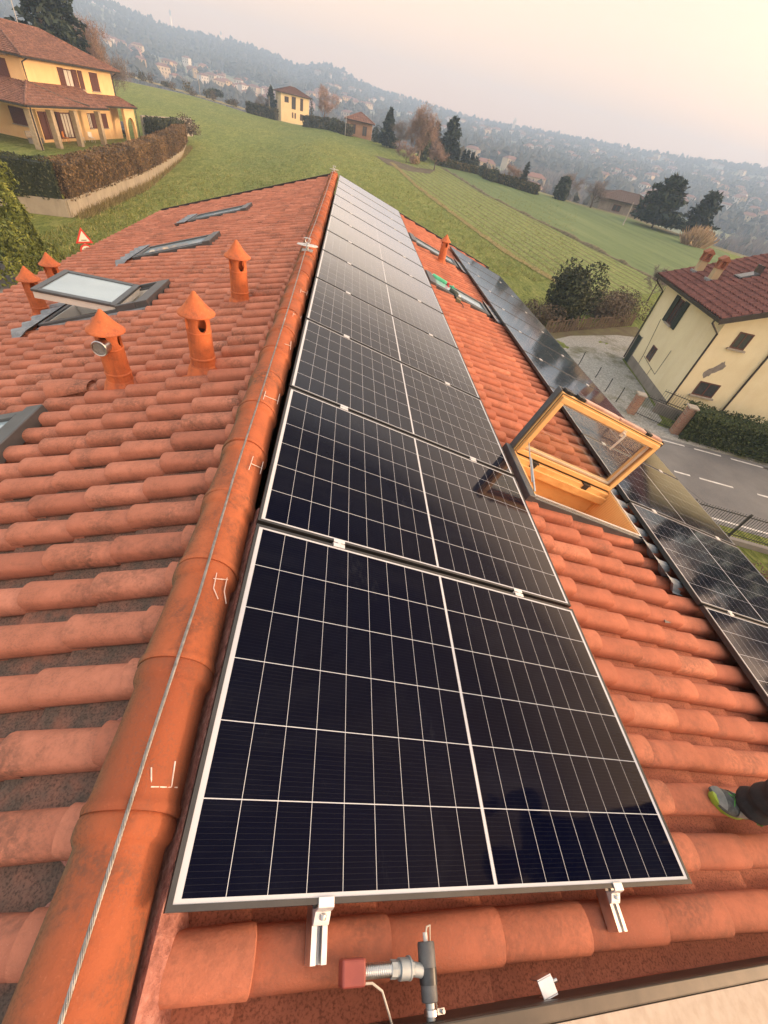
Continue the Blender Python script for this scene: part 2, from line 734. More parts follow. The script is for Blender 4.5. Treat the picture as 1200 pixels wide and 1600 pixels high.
# a dark bare patch where the tracks meet near the birch
mud = [gp(*q) for q in [(585, 243), (612, 250), (650, 262), (680, 266), (672, 272), (640, 268), (606, 258)]]
sheet('bare_earth', mud, simple('bare_earth', (0.075, 0.055, 0.035), (0.13, 0.11, 0.06), 0.95, scale=0.8), 0.045, 'dark patch of bare earth at the field corner by the tall birches', 'earth')
track = [gp(*q) for q in [(200, 118), (250, 133), (300, 147), (345, 160), (390, 173)]]
ribbon('dirt_track', track, 7.0, simple('track_stubble', (0.32, 0.26, 0.13), (0.22, 0.19, 0.09), 0.95, scale=0.3), 0.06, 'straw coloured strip along the far left edge of the field', 'track')

# ---- road and yard at the foot of the house
def mat_asphalt():
    t = NT('asphalt')
    co = t.coord()
    a = t.noise(co, 0.35, 5, 0.6)
    b = t.noise(co, 60, 3, 0.6)
    c = t.mix(t.rng(a, 0.35, 0.68), (0.115, 0.115, 0.118), (0.19, 0.188, 0.182))
    c = t.mix(t.rng(b, 0.45, 0.75, 0, 0.5), c, (0.25, 0.245, 0.24))
    v = t.n('ShaderNodeTexVoronoi')
    v.feature = 'DISTANCE_TO_EDGE'
    v.inputs['Scale'].default_value = 0.28
    nd = t.n('ShaderNodeMix', data_type='RGBA')
    nd.inputs[0].default_value = 0.35
    t.link(co, nd.inputs[6])
    t.link(t.n('ShaderNodeTexNoise').outputs['Color'], nd.inputs[7])
    t.link(nd.outputs[2], v.inputs['Vector'])
    crack = t.math('LESS_THAN', v.outputs['Distance'], 0.004)
    t.base(t.mix(t.math('MULTIPLY', crack, 0.6), c, (0.03, 0.03, 0.03)))
    t.set(rough=0.85)
    t.bump(b, 0.3, 0.006)
    return t.m


def mat_gravel():
    t = NT('gravel')
    co = t.coord()
    a = t.noise(co, 0.4, 5, 0.65)
    b = t.noise(co, 9, 5, 0.7)
    c = t.ramp(b, [(0.3, (0.19, 0.185, 0.165)), (0.52, (0.33, 0.325, 0.295)), (0.7, (0.50, 0.49, 0.45))])
    c = t.mix(t.rng(a, 0.50, 0.66), c, (0.105, 0.105, 0.045))
    t.base(c)
    t.set(rough=0.95)
    t.bump(b, 0.7, 0.03)
    return t.m


RA, RB = gp(1050, 692), gp(1200, 733)
RDIR = Vector(((RB - RA).x, (RB - RA).y, 0)).normalized()
RN = Vector((RDIR.y, -RDIR.x, 0))            # towards our house
if RN.x > 0 and RN.y > 0:
    RN = -RN
NEAR_D = (gp(1160, 823) - RA).dot(RN)
CEN_D = (gp(1120, 755) - RA).dot(RN)


def rp(s, d):
    p = RA + RDIR * s + RN * d
    return Vector((p.x, p.y, FIELD_Z))


M_ROAD = mat_asphalt()
sheet('road', [rp(-40, -0.35), rp(60, -0.35), rp(60, NEAR_D + 0.35), rp(-40, NEAR_D + 0.35)], M_ROAD, 0.008, 'grey two lane asphalt road with white markings below the house', 'road')
sheet('road_shoulder', [rp(-14, -2.6), rp(3, -1.5), rp(16, -0.9), rp(40, -0.8), rp(40, -0.2), rp(-14, -0.2)], mat_gravel(), 0.004, 'cracked pale shoulder in front of the gate', 'shoulder')
M_PAINT = simple('road_paint', (0.72, 0.71, 0.68), (0.52, 0.51, 0.48), 0.7, scale=5)


def dash(a, b, d, w=0.12):
    m = MB()
    n = max(2, int(abs(b - a) / 0.5))
    for i in range(n):
        s0, s1 = a + (b - a) * i / n, a + (b - a) * (i + 1) / n
        vs = []
        for s, k in ((s0, -1), (s1, -1), (s1, 1), (s0, 1)):
            p = rp(s, d + k * w / 2)
            vs.append((p.x, p.y, FIELD_Z + 0.013))
        m.add(vs, [(0, 1, 2, 3)])
    o = m.build('road_marking', M_PAINT)
    return o


def sd_(px, py):
    p = flat_hit(px, py, FIELD_Z)
    return (p - RA).dot(RDIR), (p - RA).dot(RN)


def place_dash(L, d, label, grp):
    for a, b in L:
        o = dash(a, b, d)
        tag(o, label, 'road marking', grp, 'structure')


e_ = [(sd_(1035, 688)[0], sd_(1072, 702)[0]), (sd_(1087, 706)[0], sd_(1129, 717)[0]), (sd_(1145, 722)[0], sd_(1200, 733)[0])]
step = e_[1][0] - e_[0][0]
e_ += [(e_[2][0] + step * k, e_[2][1] + step * k) for k in (1, 2, 3)] + [(e_[0][0] - step * k, e_[0][1] - step * k) for k in (1, 2)]
place_dash(e_, 0.0, 'short white dash along the far edge of the road', 'dashes along the far road edge')
c_ = [(sd_(1055, 740)[0], sd_(1080, 747)[0]), (sd_(1094, 750)[0], sd_(1146, 763)[0]), (sd_(1182, 771)[0], sd_(1230, 781)[0])]
place_dash(c_ + [(c_[2][0] + 6 * k, c_[2][1] + 6 * k) for k in (1, 2)], CEN_D, 'white dash along the middle of the road', 'centre dashes of the road')
place_dash([(-12, 40)], NEAR_D, 'continuous white line along the near edge of the road behind the railing', 'near road line')

yard = [(15.0, 20.5), (14.5, 25), (15.5, 29.5), (18.5, 31.6), (23.5, 33.5), (27, 34), (24, 31), (21.4, 28.4), (20.6, 24), (19.4, 19.6), (18.6, 18.9), (16.5, 19.4)]
M_GRAVEL = bpy.data.materials['gravel']
sheet('gravel_yard', [Vector((x, y, 0)) for x, y in yard], M_GRAVEL, 0.012, 'curved grey gravel yard beside the cream house', 'yard')
litter = [(13, 27), (14.5, 31.2), (18, 33), (23, 35), (27, 36.5), (27, 34.2), (23, 33), (18.6, 31.2), (15.7, 29)]
sheet('leaf_litter', [Vector((x, y, 0)) for x, y in litter], simple('leaf_litter', (0.10, 0.075, 0.04), (0.13, 0.12, 0.05), 0.95, scale=1.5, bump=0.6, bdist=0.05), 0.008, 'brown leaf litter between the gravel yard and the brambles', 'leaf litter')
# ------------------------------------------------------------------ our house: roof
PR, PLF = radians(16.73), radians(18.5)
U0, U1 = -1.8, 14.15
VR, VL = 5.02, 4.88
RIDGE_X, LZ = -0.148, -0.07
house = empty('tiled_house', (0, 6, FIELD_Z), label='house under the camera with a terracotta tiled gable roof', cat='house')
HOFF = -house.location


def slope_R(o):
    o.location = HOFF
    o.rotation_euler = (0, PR, 0)
    return o


def slope_L(o):
    o.location = HOFF + Vector((RIDGE_X, 0, LZ))
    o.rotation_euler = (0, -PLF, 0)
    return o


def PRt(u, v, h=0.0):
    return Vector((v * cos(PR) + h * sin(PR), u, -v * sin(PR) + h * cos(PR)))


def PLt(u, v, h=0.0):
    return Vector((RIDGE_X - v * cos(PLF) - h * sin(PLF), u, LZ - v * sin(PLF) + h * cos(PLF)))


def mat_tile(name, light, mid, dark, pan_a, pan_b, dirt):
    t = NT(name)
    co = t.coord()
    tr, tg, tb = t.tint()[:3]
    c = t.ramp(tr, [(0.0, dark), (0.5, mid), (1.0, light)])
    n1 = t.noise(co, 9, 6, 0.65)
    n2 = t.noise(co, 55, 5, 0.7)
    n3 = t.noise(co, 3.0, 5, 0.7, 0.5)
    n4 = t.noise(co, 150, 3, 0.6)
    c = t.mix(t.rng(n1, 0.36, 0.66, 0, 0.55), c, tuple(x * 0.66 for x in mid))
    c = t.mix(t.rng(n4, 0.60, 0.80, 0, 0.35), c, tuple(min(1, x * 1.3 + 0.03) for x in light))
    c = t.mix(t.rng(n2, 0.50, 0.72, 0, 0.35), c, tuple(x * 0.72 for x in mid))
    # soot and lichen stains
    st = t.math('MULTIPLY', t.rng(n3, 0.48, 0.66), t.rng(n2, 0.38, 0.56))
    c = t.mix(t.math('MULTIPLY', st, dirt), c, (0.085, 0.062, 0.050))
    c = t.mix(t.math('MULTIPLY', t.rng(n4, 0.50, 0.64), t.rng(n1, 0.42, 0.60, 0, min(1.0, dirt * 0.62))), c, (0.15, 0.085, 0.065))
    # weathered troughs
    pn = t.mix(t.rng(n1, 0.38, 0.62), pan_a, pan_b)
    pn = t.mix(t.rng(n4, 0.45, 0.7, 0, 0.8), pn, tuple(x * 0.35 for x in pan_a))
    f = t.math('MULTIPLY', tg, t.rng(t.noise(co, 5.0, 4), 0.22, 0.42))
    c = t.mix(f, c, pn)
    t.base(c)
    t.set(rough=0.82, spec=0.25)
    t.bump(t.math('ADD', n2, t.math('MULTIPLY', n4, 0.6)), 0.35, 0.006)
    return t.m


M_TILE_L = mat_tile('weathered_tile', (0.62, 0.262, 0.175), (0.53, 0.205, 0.130), (0.42, 0.155, 0.100), (0.145, 0.112, 0.092), (0.30, 0.155, 0.115), 0.66)
M_TILE_R = mat_tile('clean_tile', (0.59, 0.225, 0.132), (0.49, 0.165, 0.096), (0.39, 0.127, 0.076), (0.34, 0.122, 0.075), (0.43, 0.150, 0.09), 0.40)
M_CLAY = mat_tile('ridge_clay', (0.57, 0.180, 0.080), (0.46, 0.132, 0.058), (0.33, 0.092, 0.044), (0.17, 0.135, 0.085), (0.28, 0.115, 0.06), 0.80)


def tile_field(m, sx, pitch, phase, expo, vphase, vmax, base_h, skip, rng, width=0.128, rise=0.056, u0=U0, u1=U1, lipup=0.034):
    """sx = +1 right slope, -1 left slope; local x runs down the slope times sx"""
    W = pitch
    b = width
    prof = []
    prof.append((0.004, -0.016, 0.9))
    for k in range(11):
        a = pi * k / 10
        prof.append((b / 2 - b / 2 * cos(a), max(-0.004, rise * max(0.0, sin(a)) ** 0.50 - 0.004 * (k in (0, 10))), 0.0))
    prof += [(b - 0.002, -0.014, 0.9), (b + 0.004, -0.020, 1.0), ((b + W) / 2, -0.023, 1.0), (W - 0.012, -0.021, 1.0), (W + 0.022, -0.016, 1.0)]
    npf = len(prof)
    i0, i1 = int(math.floor((u0 - phase) / W)), int(math.ceil((u1 - phase) / W))
    j1 = int(math.ceil((vmax - vphase) / expo))
    for i in range(i0, i1):
        uc = phase + i * W
        jw = rng.uniform(-0.004, 0.004)
        for j in range(0, j1 + 1):
            vl = vphase + j * expo + rng.uniform(-0.008, 0.008) + jw
            vu = vl - expo - 0.05
            vu = max(vu, 0.02)
            if vl > vmax + 0.1 or vl - vu < 0.06:
                continue
            um, vm = uc + W / 2, vl - expo / 2
            
            tw = rng.uniform(-0.006, 0.006)
            lift = rng.uniform(-0.003, 0.004)
            tint = min(1, max(0, rng.gauss(0.5, 0.22)))
            vs, fs, cs = [], [], []
            L = vl - vu
            inside = 0
            secs = [(0.0, 0.0, 0.93, 0.0), (0.55, 0.55, 0.965, 0.5), (0.984, 0.984, 1.0, 0.86), (1.0, 0.955, 0.985, 1.0), (1.0, 0.25, 0.95, 1.0)]
            for (q, lq, sc, cb) in secs:
                v = vu + L * q
                for (pu, ph, pc) in prof:
                    lf = lipup * lq + lift
                    if lq == 0.25:
                        hh = ph * 0.90 + lf
                    else:
                        hh = ph * sc + (lf if pc < 0.5 else lf * 0.8)
                    u = uc + b / 2 + (pu - b / 2) * sc + tw * (q - 0.5)
                    if pu > b:
                        u = uc + pu
                    if skip:
                        u, v, isin = skip(u, v)
                        inside += isin
                    vs.append((sx * v, u, base_h + hh))
                    cs.append((tint, pc, cb))
            if inside > 0.8 * len(vs):
                continue
            ns = len(secs)
            for a in range(ns - 1):
                for k in range(npf - 1):
                    q0 = a * npf + k
                    if sx > 0:
                        fs.append((q0, q0 + npf, q0 + npf + 1, q0 + 1))
                    else:
                        fs.append((q0, q0 + 1, q0 + npf + 1, q0 + npf))
            n = len(m.v)
            m.v.extend(vs)
            m.c.extend(cs)
            for f in fs:
                if skip and inside and skip(sum(vs[x][1] for x in f) / 4, sx * sum(vs[x][0] for x in f) / 4, )[2]:
                    continue
                m.f.append([x + n for x in f])
                m.m.append(0)


# openings of the roof windows: (u0, u1, v0, v1)
WIN_R_OPEN = (2.20, 2.76, 1.96, 3.10)
WIN_R = [(7.60, 8.16, 1.96, 3.10), (10.75, 11.35, 1.96, 3.10)]
WIN_L_OPEN = (4.74, 5.38, 1.80, 2.88)
WIN_L = [(7.62, 8.22, 1.86, 3.00), (10.62, 11.22, 1.86, 3.00), (1.93, 2.50, 1.70, 2.85)]


def skip_for(wins, mg=0.045):
    """tiles are cut off along the edge of an opening"""
    def f(u, v):
        for (a, b, c, d) in wins:
            a, b, c, d = a - mg, b + mg, c - mg, d + mg
            if a < u < b and c < v < d:
                k = min((u - a, 0), (b - u, 1), (v - c, 2), (d - v, 3))[1]
                return ((a, v, 1), (b, v, 1), (u, c, 1), (u, d, 1))[k]
        return (u, v, 0)
    return f


m = MB()
tile_field(m, 1, 0.186, 0.41, 0.354, 0.21, VR, -0.160, skip_for([WIN_R_OPEN] + WIN_R), random.Random(3), rise=0.062, lipup=0.040)
roofR = slope_R(m.build('roof_slope', M_TILE_R, house, smooth=True, sharp=38))
tag(roofR, 'clean orange tiled slope carrying the solar panels')
m = MB()
tile_field(m, -1, 0.193, 0.490, 0.300, 0.150, VL, -0.045, skip_for([WIN_L_OPEN] + WIN_L), random.Random(5), width=0.114, rise=0.056)
roofL = slope_L(m.build('roof_slope', M_TILE_L, house, smooth=True, sharp=38))
tag(roofL, 'weathered stained tiled slope with the terracotta flues')

# boarding under the tiles, walls, eaves
M_DECK = simple('roof_board', (0.10, 0.06, 0.035), (0.06, 0.035, 0.02), 0.9, scale=3)
M_HWALL = simple('house_plaster', (0.62, 0.48, 0.30), (0.55, 0.42, 0.26), 0.9, scale=2, bump=0.2)


def deck(m, sx, wins, vmax, h0, h1):
    us = sorted({U0, U1, *[w[0] for w in wins], *[w[1] for w in wins]})
    wins = [(w[0] - 0.055, w[1] + 0.055, w[2] - 0.055, w[3] + 0.055) for w in wins]
    us = sorted({U0, U1, *[w[0] for w in wins], *[w[1] for w in wins]})
    for a, b in zip(us, us[1:]):
        cuts = [w for w in wins if w[0] < (a + b) / 2 < w[1]]
        vs = [0.03]
        for w in cuts:
            vs += [w[2], w[3]]
        vs.append(vmax)
        vs.sort()
        for k in range(0, len(vs), 2):
            x0, x1 = sorted((sx * vs[k], sx * vs[k + 1]))
            m.box((x0, a, h0), (x1, b, h1))


m = MB()
deck(m, 1, [WIN_R_OPEN] + WIN_R, VR - 0.06, -0.36, -0.21)
slope_R(m.build('roof_deck', M_DECK, house))
m = MB()
deck(m, -1, [WIN_L_OPEN] + WIN_L, VL - 0.06, -0.25, -0.10)
slope_L(m.build('roof_deck', M_DECK, house))
m = MB()
xl, xr = -4.25, 4.62
zl, zr, zt = -1.75, -1.62, -0.42
for y0 in (U0 + 0.35, 13.55):
    m.prism([(xl, y0, FIELD_Z), (xr, y0, FIELD_Z), (xr, y0, zr), (RIDGE_X, y0, zt), (xl, y0, zl)], (0, 0.3, 0))
m.box((xl, U0 + 0.65, FIELD_Z), (xl + 0.3, 13.55, zl))
m.box((xr - 0.3, U0 + 0.65, FIELD_Z), (xr, 13.55, zr))
m.build('wall', M_HWALL, house, loc=HOFF)
M_DARKMETAL = simple('dark_flashing', (0.075, 0.075, 0.08), (0.05, 0.05, 0.055), 0.45, 0.6, scale=8)
m = MB()
for sx, vm, pt in ((1, VR, PRt), (-1, VL, PLt)):
    a, b = pt(U1 - 0.02, 0.06, -0.02 if sx < 0 else -0.13), pt(U1 - 0.02, vm + 0.02, -0.02 if sx < 0 else -0.13)
    m.bar(a + Vector((0, 0.035, 0.0)), b + Vector((0, 0.035, 0.0)), 0.03, 0.16)
m.build('verge_flashing', M_DARKMETAL, house, loc=HOFF)
M_EAVEGUT = simple('brown_gutter', (0.12, 0.075, 0.05), None, 0.5, 0.5)
for pt, vm in ((PRt, VR + 0.07), (PLt, VL + 0.07)):
    m = MB()
    p = pt(U0, vm, -0.26)
    q = pt(U1, vm, -0.26)
    vs, fs = [], []
    for s in (p, q):
        for k in range(9):
            a = pi + pi * k / 8
            vs.append((s.x + 0.075 * cos(a), s.y, s.z + 0.02 + 0.075 * sin(a)))
    for k in range(8):
        fs.append((k, k + 1, k + 10, k + 9))
    m.add(vs, fs)
    o = m.build('gutter', M_EAVEGUT, house, smooth=True, loc=HOFF)
    o.modifiers.new('t', 'SOLIDIFY').thickness = 0.004

# ridge tiles: one capping row
m = MB()
rng = random.Random(9)
u = 0.186 - 0.366 * 6
NA = 18
while u < U1 - 0.12:
    L = 0.366
    tint = rng.gauss(0.5, 0.22)
    jx, jz = rng.uniform(-0.004, 0.004), rng.uniform(-0.003, 0.003)
    secs = [(-0.012, 0.93), (-0.012, 1.03), (-0.004, 1.05), (0.006, 1.045), (0.014, 1.0), (0.03, 0.985), (0.285, 0.92), (0.297, 0.925), (0.303, 0.975), (0.312, 1.02), (0.330, 1.035), (0.346, 1.025), (0.356, 0.985), (0.364, 0.96), (0.375, 0.90)]
    vs, fs = [], []
    for (s, k) in secs:
        for q in range(NA + 1):
            a = pi * q / NA
            sup = 1.0 / ((abs(cos(a)) ** 2.15 + abs(sin(a)) ** 2.15) ** (1 / 2.15))   # slightly square arch
            rx, rz = 0.107 * k * sup, 0.128 * k * sup
            edge = abs(cos(a)) ** 3
            vs.append((RIDGE_X + jx - rx * cos(a), u + s, -0.086 + jz + rz * sin(a)))
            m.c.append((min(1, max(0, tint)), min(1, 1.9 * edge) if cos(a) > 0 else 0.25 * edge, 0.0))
    w = NA + 1
    for a in range(len(secs) - 1):
        for q in range(NA):
            fs.append((a * w + q, a * w + q + 1, (a + 1) * w + q + 1, (a + 1) * w + q))
    n = len(m.v)
    m.v.extend(vs)
    for f in fs:
        m.f.append([x + n for x in f])
        m.m.append(0)
    u += L
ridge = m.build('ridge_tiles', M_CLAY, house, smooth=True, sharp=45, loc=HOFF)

# mortar plugs where the barrels run under the ridge
t = NT('pink_mortar')
co = t.coord()
nz = t.noise(co, 28, 6, 0.7)
t.base(t.ramp(nz, [(0.3, (0.22, 0.095, 0.08)), (0.5, (0.46, 0.205, 0.165)), (0.7, (0.60, 0.33, 0.28))]))
t.set(rough=0.95, spec=0.15)
t.bump(nz, 0.9, 0.02)
M_MORTAR = t.m
m = MB()
rng = random.Random(21)


def mortar_lump(pt, u, v, h, ru, rv, rh):
    vs, fs = [], []
    n1, n2 = 12, 6
    for i in range(n2 + 1):
        b = (pi / 2) * i / n2
        for j in range(n1):
            a = 2 * pi * j / n1
            k = 1 + rng.uniform(-0.16, 0.16)
            vs.append(pt(u + ru * cos(a) * cos(b) * k, v + rv * sin(a) * cos(b) * k, h + rh * sin(b) * k))
    for i in range(n2):
        for j in range(n1):
            a, b = i * n1 + j, i * n1 + (j + 1) % n1
            fs.append((a, b, b + n1, a + n1))
    m.add(vs, fs)


k = -10
while True:
    uu = 0.490 + 0.193 * k + 0.064
    k += 1
    if uu > U1 - 0.1:
        break
    mortar_lump(PLt, uu, 0.135 + rng.uniform(-0.008, 0.012), -0.045, 0.068, rng.uniform(0.022, 0.040), 0.062)
# right hand bedding strip, near end
vs, fs = [], []
kk = 60
for i in range(kk + 1):
    uu = -0.9 + 2.2 * i / kk
    for (v, h) in ((-0.02, -0.15), (0.0, -0.075 + rng.uniform(-0.012, 0.008)), (0.035, -0.095 + rng.uniform(-0.012, 0.012)), (0.075 + rng.uniform(-0.012, 0.012), -0.165)):
        vs.append(PRt(uu, v, h))
for i in range(kk):
    for j in range(3):
        fs.append((i * 4 + j, (i + 1) * 4 + j, (i + 1) * 4 + j + 1, i * 4 + j + 1))
m.add(vs, fs)
m.build('mortar_bedding', M_MORTAR, house, smooth=True, loc=HOFF)

# chalk strokes on the ridge tiles
M_CHALK = simple('chalk', (0.78, 0.70, 0.66), (0.62, 0.48, 0.42), 0.95, scale=60)


def ridge_hit(px, py):
    """march to the ridge arch"""
    d = ray(px, py)
    t = 0.2
    for _ in range(4000):
        p = CAM_POS + d * t
        X, Z = (p.x - RIDGE_X) / 0.1038, (p.z + 0.086) / 0.124
        if abs(X) ** 2.15 + abs(max(Z, 0)) ** 2.15 < 1.0 and Z > -0.3:
            return p
        t += 0.004
    return None


def stroke(m, pts, w=0.0035):
    P = []
    for a, b in zip(pts, pts[1:]):
        for i in range(4):
            p = ridge_hit(a[0] + (b[0] - a[0]) * i / 4, a[1] + (b[1] - a[1]) * i / 4)
            if p:
                P.append(p)
    p = ridge_hit(*pts[-1])
    if p:
        P.append(p)
    if len(P) > 1:
        n = (P[0] - Vector((RIDGE_X, P[0].y, -0.086))).normalized()
        m.tube([q + n * 0.0045 for q in P], [w * 0.5] * len(P), 5)


CHALK = [
    [[(236, 1200), (236, 1228), (240, 1231)], [(235, 1230), (276, 1231)], [(272, 1190), (266, 1230)]],
    [[(333, 905), (357, 907)], [(338, 896), (333, 920), (340, 937)], [(354, 900), (349, 925), (352, 944)]],
    [[(395, 714), (388, 735)], [(391, 725), (409, 733)], [(410, 722), (405, 741)]],
    [[(415, 612), (411, 625)], [(413, 619), (435, 628)], [(436, 616), (432, 632)]],
    [[(459, 487), (457, 495)], [(458, 491), (470, 497)], [(470, 494), (468, 502)]],
    [[(454, 534), (453, 547)], [(444, 538), (453, 541)]],
    [[(470, 452), (469, 458)], [(470, 455), (480, 459)], [(480, 455), (478, 462)]],
]
for marks in CHALK:
    m = MB()
    for s in marks:
        stroke(m, s, 0.0036)
    if m.v:
        m.build('chalk_mark', M_CHALK, house, loc=HOFF)

# ------------------------------------------------------------------ terracotta flues
t = NT('flue_clay')
co = t.coord()
n1, n2 = t.noise(co, 6, 5, 0.6), t.noise(co, 40, 5, 0.7)
c = t.mix(t.rng(n1, 0.35, 0.65), (0.61, 0.172, 0.060), (0.48, 0.125, 0.048))
c = t.mix(t.rng(n2, 0.55, 0.78, 0, 0.35), c, (0.60, 0.23, 0.11))
n5 = t.noise(t.stretch(co, (9, 9, 1.5)), 1.0, 5, 0.7)
c = t.mix(t.rng(n5, 0.50, 0.70, 0, 0.75), c, (0.26, 0.075, 0.040))
n6 = t.noise(co, 13, 6, 0.75)
c = t.mix(t.rng(n6, 0.54, 0.70, 0, 0.55), c, (0.16, 0.070, 0.045))
c = t.mix(t.rng(t.noise(co, 90, 4, 0.7), 0.58, 0.74, 0, 0.5), c, (0.66, 0.34, 0.20))
t.base(c)
t.set(rough=0.7, spec=0.35)
t.bump(n2, 0.12, 0.004)
M_FLUE = t.m
M_SOOT = simple('soot', (0.02, 0.016, 0.014), (0.035, 0.02, 0.015), 0.95)
M_STEEL = simple('brushed_steel', (0.62, 0.62, 0.62), (0.5, 0.5, 0.5), 0.28, 1.0, scale=20)


def flue_shaft():
    m = MB()
    H = 0.425
    prof = [(0.086, -0.10), (0.086, 0.055), (0.089, 0.06), (0.089, 0.072), (0.084, 0.077), (0.082, 0.118), (0.086, 0.122), (0.086, 0.132), (0.081, 0.138), (0.077, 0.30), (0.080, 0.303),
            (0.080, 0.308), (0.077, 0.312), (0.0765, H), (0.062, H), (0.064, 0.0), (0.064, -0.10)]
    m.lathe(prof, 40, closed=True)
    o = m.build('shaft', M_FLUE, smooth=True, sharp=35, recalc=True)
    cut = []
    for k in range(2):
        c = MB()
        a = pi / 2 * k
        M = Matrix.Rotation(a, 4, 'Z') @ Matrix.Translation((0, 0, 0.365)) @ Matrix.Rotation(pi / 2, 4, 'Y') @ Matrix.Diagonal((1.06, 0.64, 1, 1))
        c.lathe([(0.0001, -0.2), (0.044, -0.2), (0.044, 0.2), (0.0001, 0.2)], 28, M)
        co_ = c.build('cutter', M_FLUE, recalc=True)
        cut.append(co_)
    boolean_cut(o, cut)
    return o


def flue_cap():
    m = MB()
    m.lathe([(0.000, 0.555), (0.010, 0.552), (0.016, 0.540), (0.030, 0.522), (0.062, 0.478), (0.090, 0.448), (0.112, 0.430), (0.117, 0.424), (0.116, 0.418), (0.108, 0.414), (0.078, 0.416), (0.060, 0.418), (0.0, 0.45)], 40)
    return m.build('cap', M_FLUE, smooth=True, sharp=50, recalc=True)


def flue_base(pitch):
    """flanged tile the shaft sticks out of, lying in the slope (x along the fall)"""
    m = MB()
    n = 24
    vs, fs = [], []
    rings = [(0.0, 0.090, 0.070), (0.0, 0.105, 0.045), (0.35, 0.120, 0.022), (1.0, 0.15, 0.012), (1.0, 0.15, -0.01)]
    for (sq, r, z) in rings:
        for j in range(n):
            a = 2 * pi * j / n
            ca, sa = cos(a), sin(a)
            k = 1.0 / max(abs(ca), abs(sa))
            rr = r * (1 + (k - 1) * sq)
            x, y = rr * ca * (1.35 if sq > 0.5 else 1.0), rr * sa * (0.95 if sq > 0.5 else 1)
            vs.append((x, y, z + (-x * tan(pitch) if sq > 0.3 else 0)))
    for i in range(len(rings) - 1):
        for j in range(n):
            a, b = i * n + j, i * n + (j + 1) % n
            fs.append((a, a + n, b + n, b))
    m.add(vs, fs)
    return m.build('base_tile', M_FLUE, smooth=True, sharp=45)


FS, FC, FBL, FBR = flue_shaft(), flue_cap(), flue_base(-PLF), flue_base(PR)
m = MB()
m.lathe([(0.058, 0.30), (0.058, 0.30001), (0.0, 0.301)], 20)
FSOOT = m.build('flue_throat', M_SOOT)
flue_n = 0


def flue(pt, u, v, base, h=-0.03, rz=0.0, scale=1.0, label=None):
    global flue_n
    P = pt(u, v, h)
    rz = atan2(CAM_POS.y - P.y, CAM_POS.x - P.x) + rz      # openings turned a little from the camera side
    if flue_n == 0:
        parts = [FS, FC, FBL, FSOOT]
    sub = []
    root = bpy.data.objects.new('chimney_flue', base.data)
    COL.objects.link(root)
    root.parent = house
    root.location = P + HOFF
    root.scale = (scale,) * 3
    for s in (FS, FC, FSOOT):
        c = bpy.data.objects.new(s.name.split('.')[0], s.data)
        COL.objects.link(c)
        c.parent = root
        c.rotation_euler = (0, 0, rz)
    if label:
        root['label'] = label
    flue_n += 1
    return root


f1 = flue(PLt, 2.832, 1.187, FBL, rz=1.08, label='terracotta flue with a round steel vent outlet under its cap')
flue(PLt, 2.832, 0.551, FBL, rz=0.34, label='terracotta flue nearest the ridge')
flue(PLt, 4.298, 0.586, FBL, rz=0.42, label='terracotta flue standing farther back beside the ridge')
flue(PLt, 5.303, 3.28, FBL, rz=0.25, label='terracotta flue in front of the raised roof window by the eave')
flue(PLt, 6.05, 3.45, FBL, rz=0.40, label='terracotta flue half hidden behind the raised roof window')
flue(PRt, 10.33, 2.59, FBR, h=-0.11, rz=-0.95, label='terracotta flue on the panel side of the roof')
for s in (FS, FC, FBL, FBR, FSOOT):
    bpy.data.objects.remove(s, do_unlink=True)

# steel outlet on the first flue, pointing at the camera
dv = (CAM_POS - (PLt(2.832, 1.187, 0.0) + Vector((0, 0, 0.33))))
dv.z = 0.0
az = atan2(dv.y, dv.x) - 0.50
M = Matrix.Translation((0, 0, 0.345)) @ Matrix.Rotation(az, 4, 'Z') @ Matrix.Rotation(pi / 2 - 0.05, 4, 'Y')
m = MB()
m.lathe([(0.046, 0.05), (0.046, 0.125), (0.050, 0.128), (0.050, 0.142), (0.046, 0.146), (0.040, 0.144), (0.040, 0.10)], 32, M)
o = m.build('vent_outlet', M_STEEL, f1, smooth=True, sharp=40)
m = MB()
m.lathe([(0.041, 0.132), (0.0, 0.1325)], 32, M)
for r in (0.012, 0.02, 0.028, 0.036):
    m.lathe([(r - 0.0015, 0.133), (r - 0.0015, 0.138), (r + 0.0015, 0.138), (r + 0.0015, 0.133)], 24, M)
m.build('vent_grille', simple('vent_grey', (0.33, 0.33, 0.33), (0.22, 0.22, 0.22), 0.5), f1, smooth=True)

# low clay vent hood on the left slope
m = MB()
vs, fs = [], []
n1, n2 = 20, 10
for i in range(n2 + 1):
    b = i / n2
    for j in range(n1 + 1):
        a = pi * j / n1
        w = 0.088 * (1 - 0.22 * b ** 2)
        hh = (0.080 * (1 - 0.72 * b ** 1.3) + 0.012)
        vs.append((-(1.72 - 0.30 * b), 2.86 - w * cos(a), -0.01 + hh * sin(a) ** 0.8 + 0.02))
for i in range(n2):
    for j in range(n1):
        q = i * (n1 + 1) + j
        fs.append((q, q + n1 + 1, q + n1 + 2, q + 1))
m.add(vs, fs)
m.add([vs[j] for j in range(n1 + 1)], [tuple(range(n1 + 1))])
m.c = [(0.6, 0.1, 0)] * len(m.v)
o = m.build('vent_hood_tile', M_TILE_L, house, smooth=True, sharp=45)
slope_L(o)
# ------------------------------------------------------------------ solar panels
PV, PU = 1.762, 1.134
M_FRAME = simple('anodised_frame', (0.060, 0.061, 0.062), (0.075, 0.075, 0.075), 0.42, 0.7, scale=12)
M_ALU = simple('aluminium', (0.74, 0.74, 0.74), (0.62, 0.62, 0.63), 0.34, 1.0, scale=30)
M_CLAMP = simple('clamp_aluminium', (0.80, 0.80, 0.80), (0.70, 0.70, 0.71), 0.40, 0.55, scale=30)


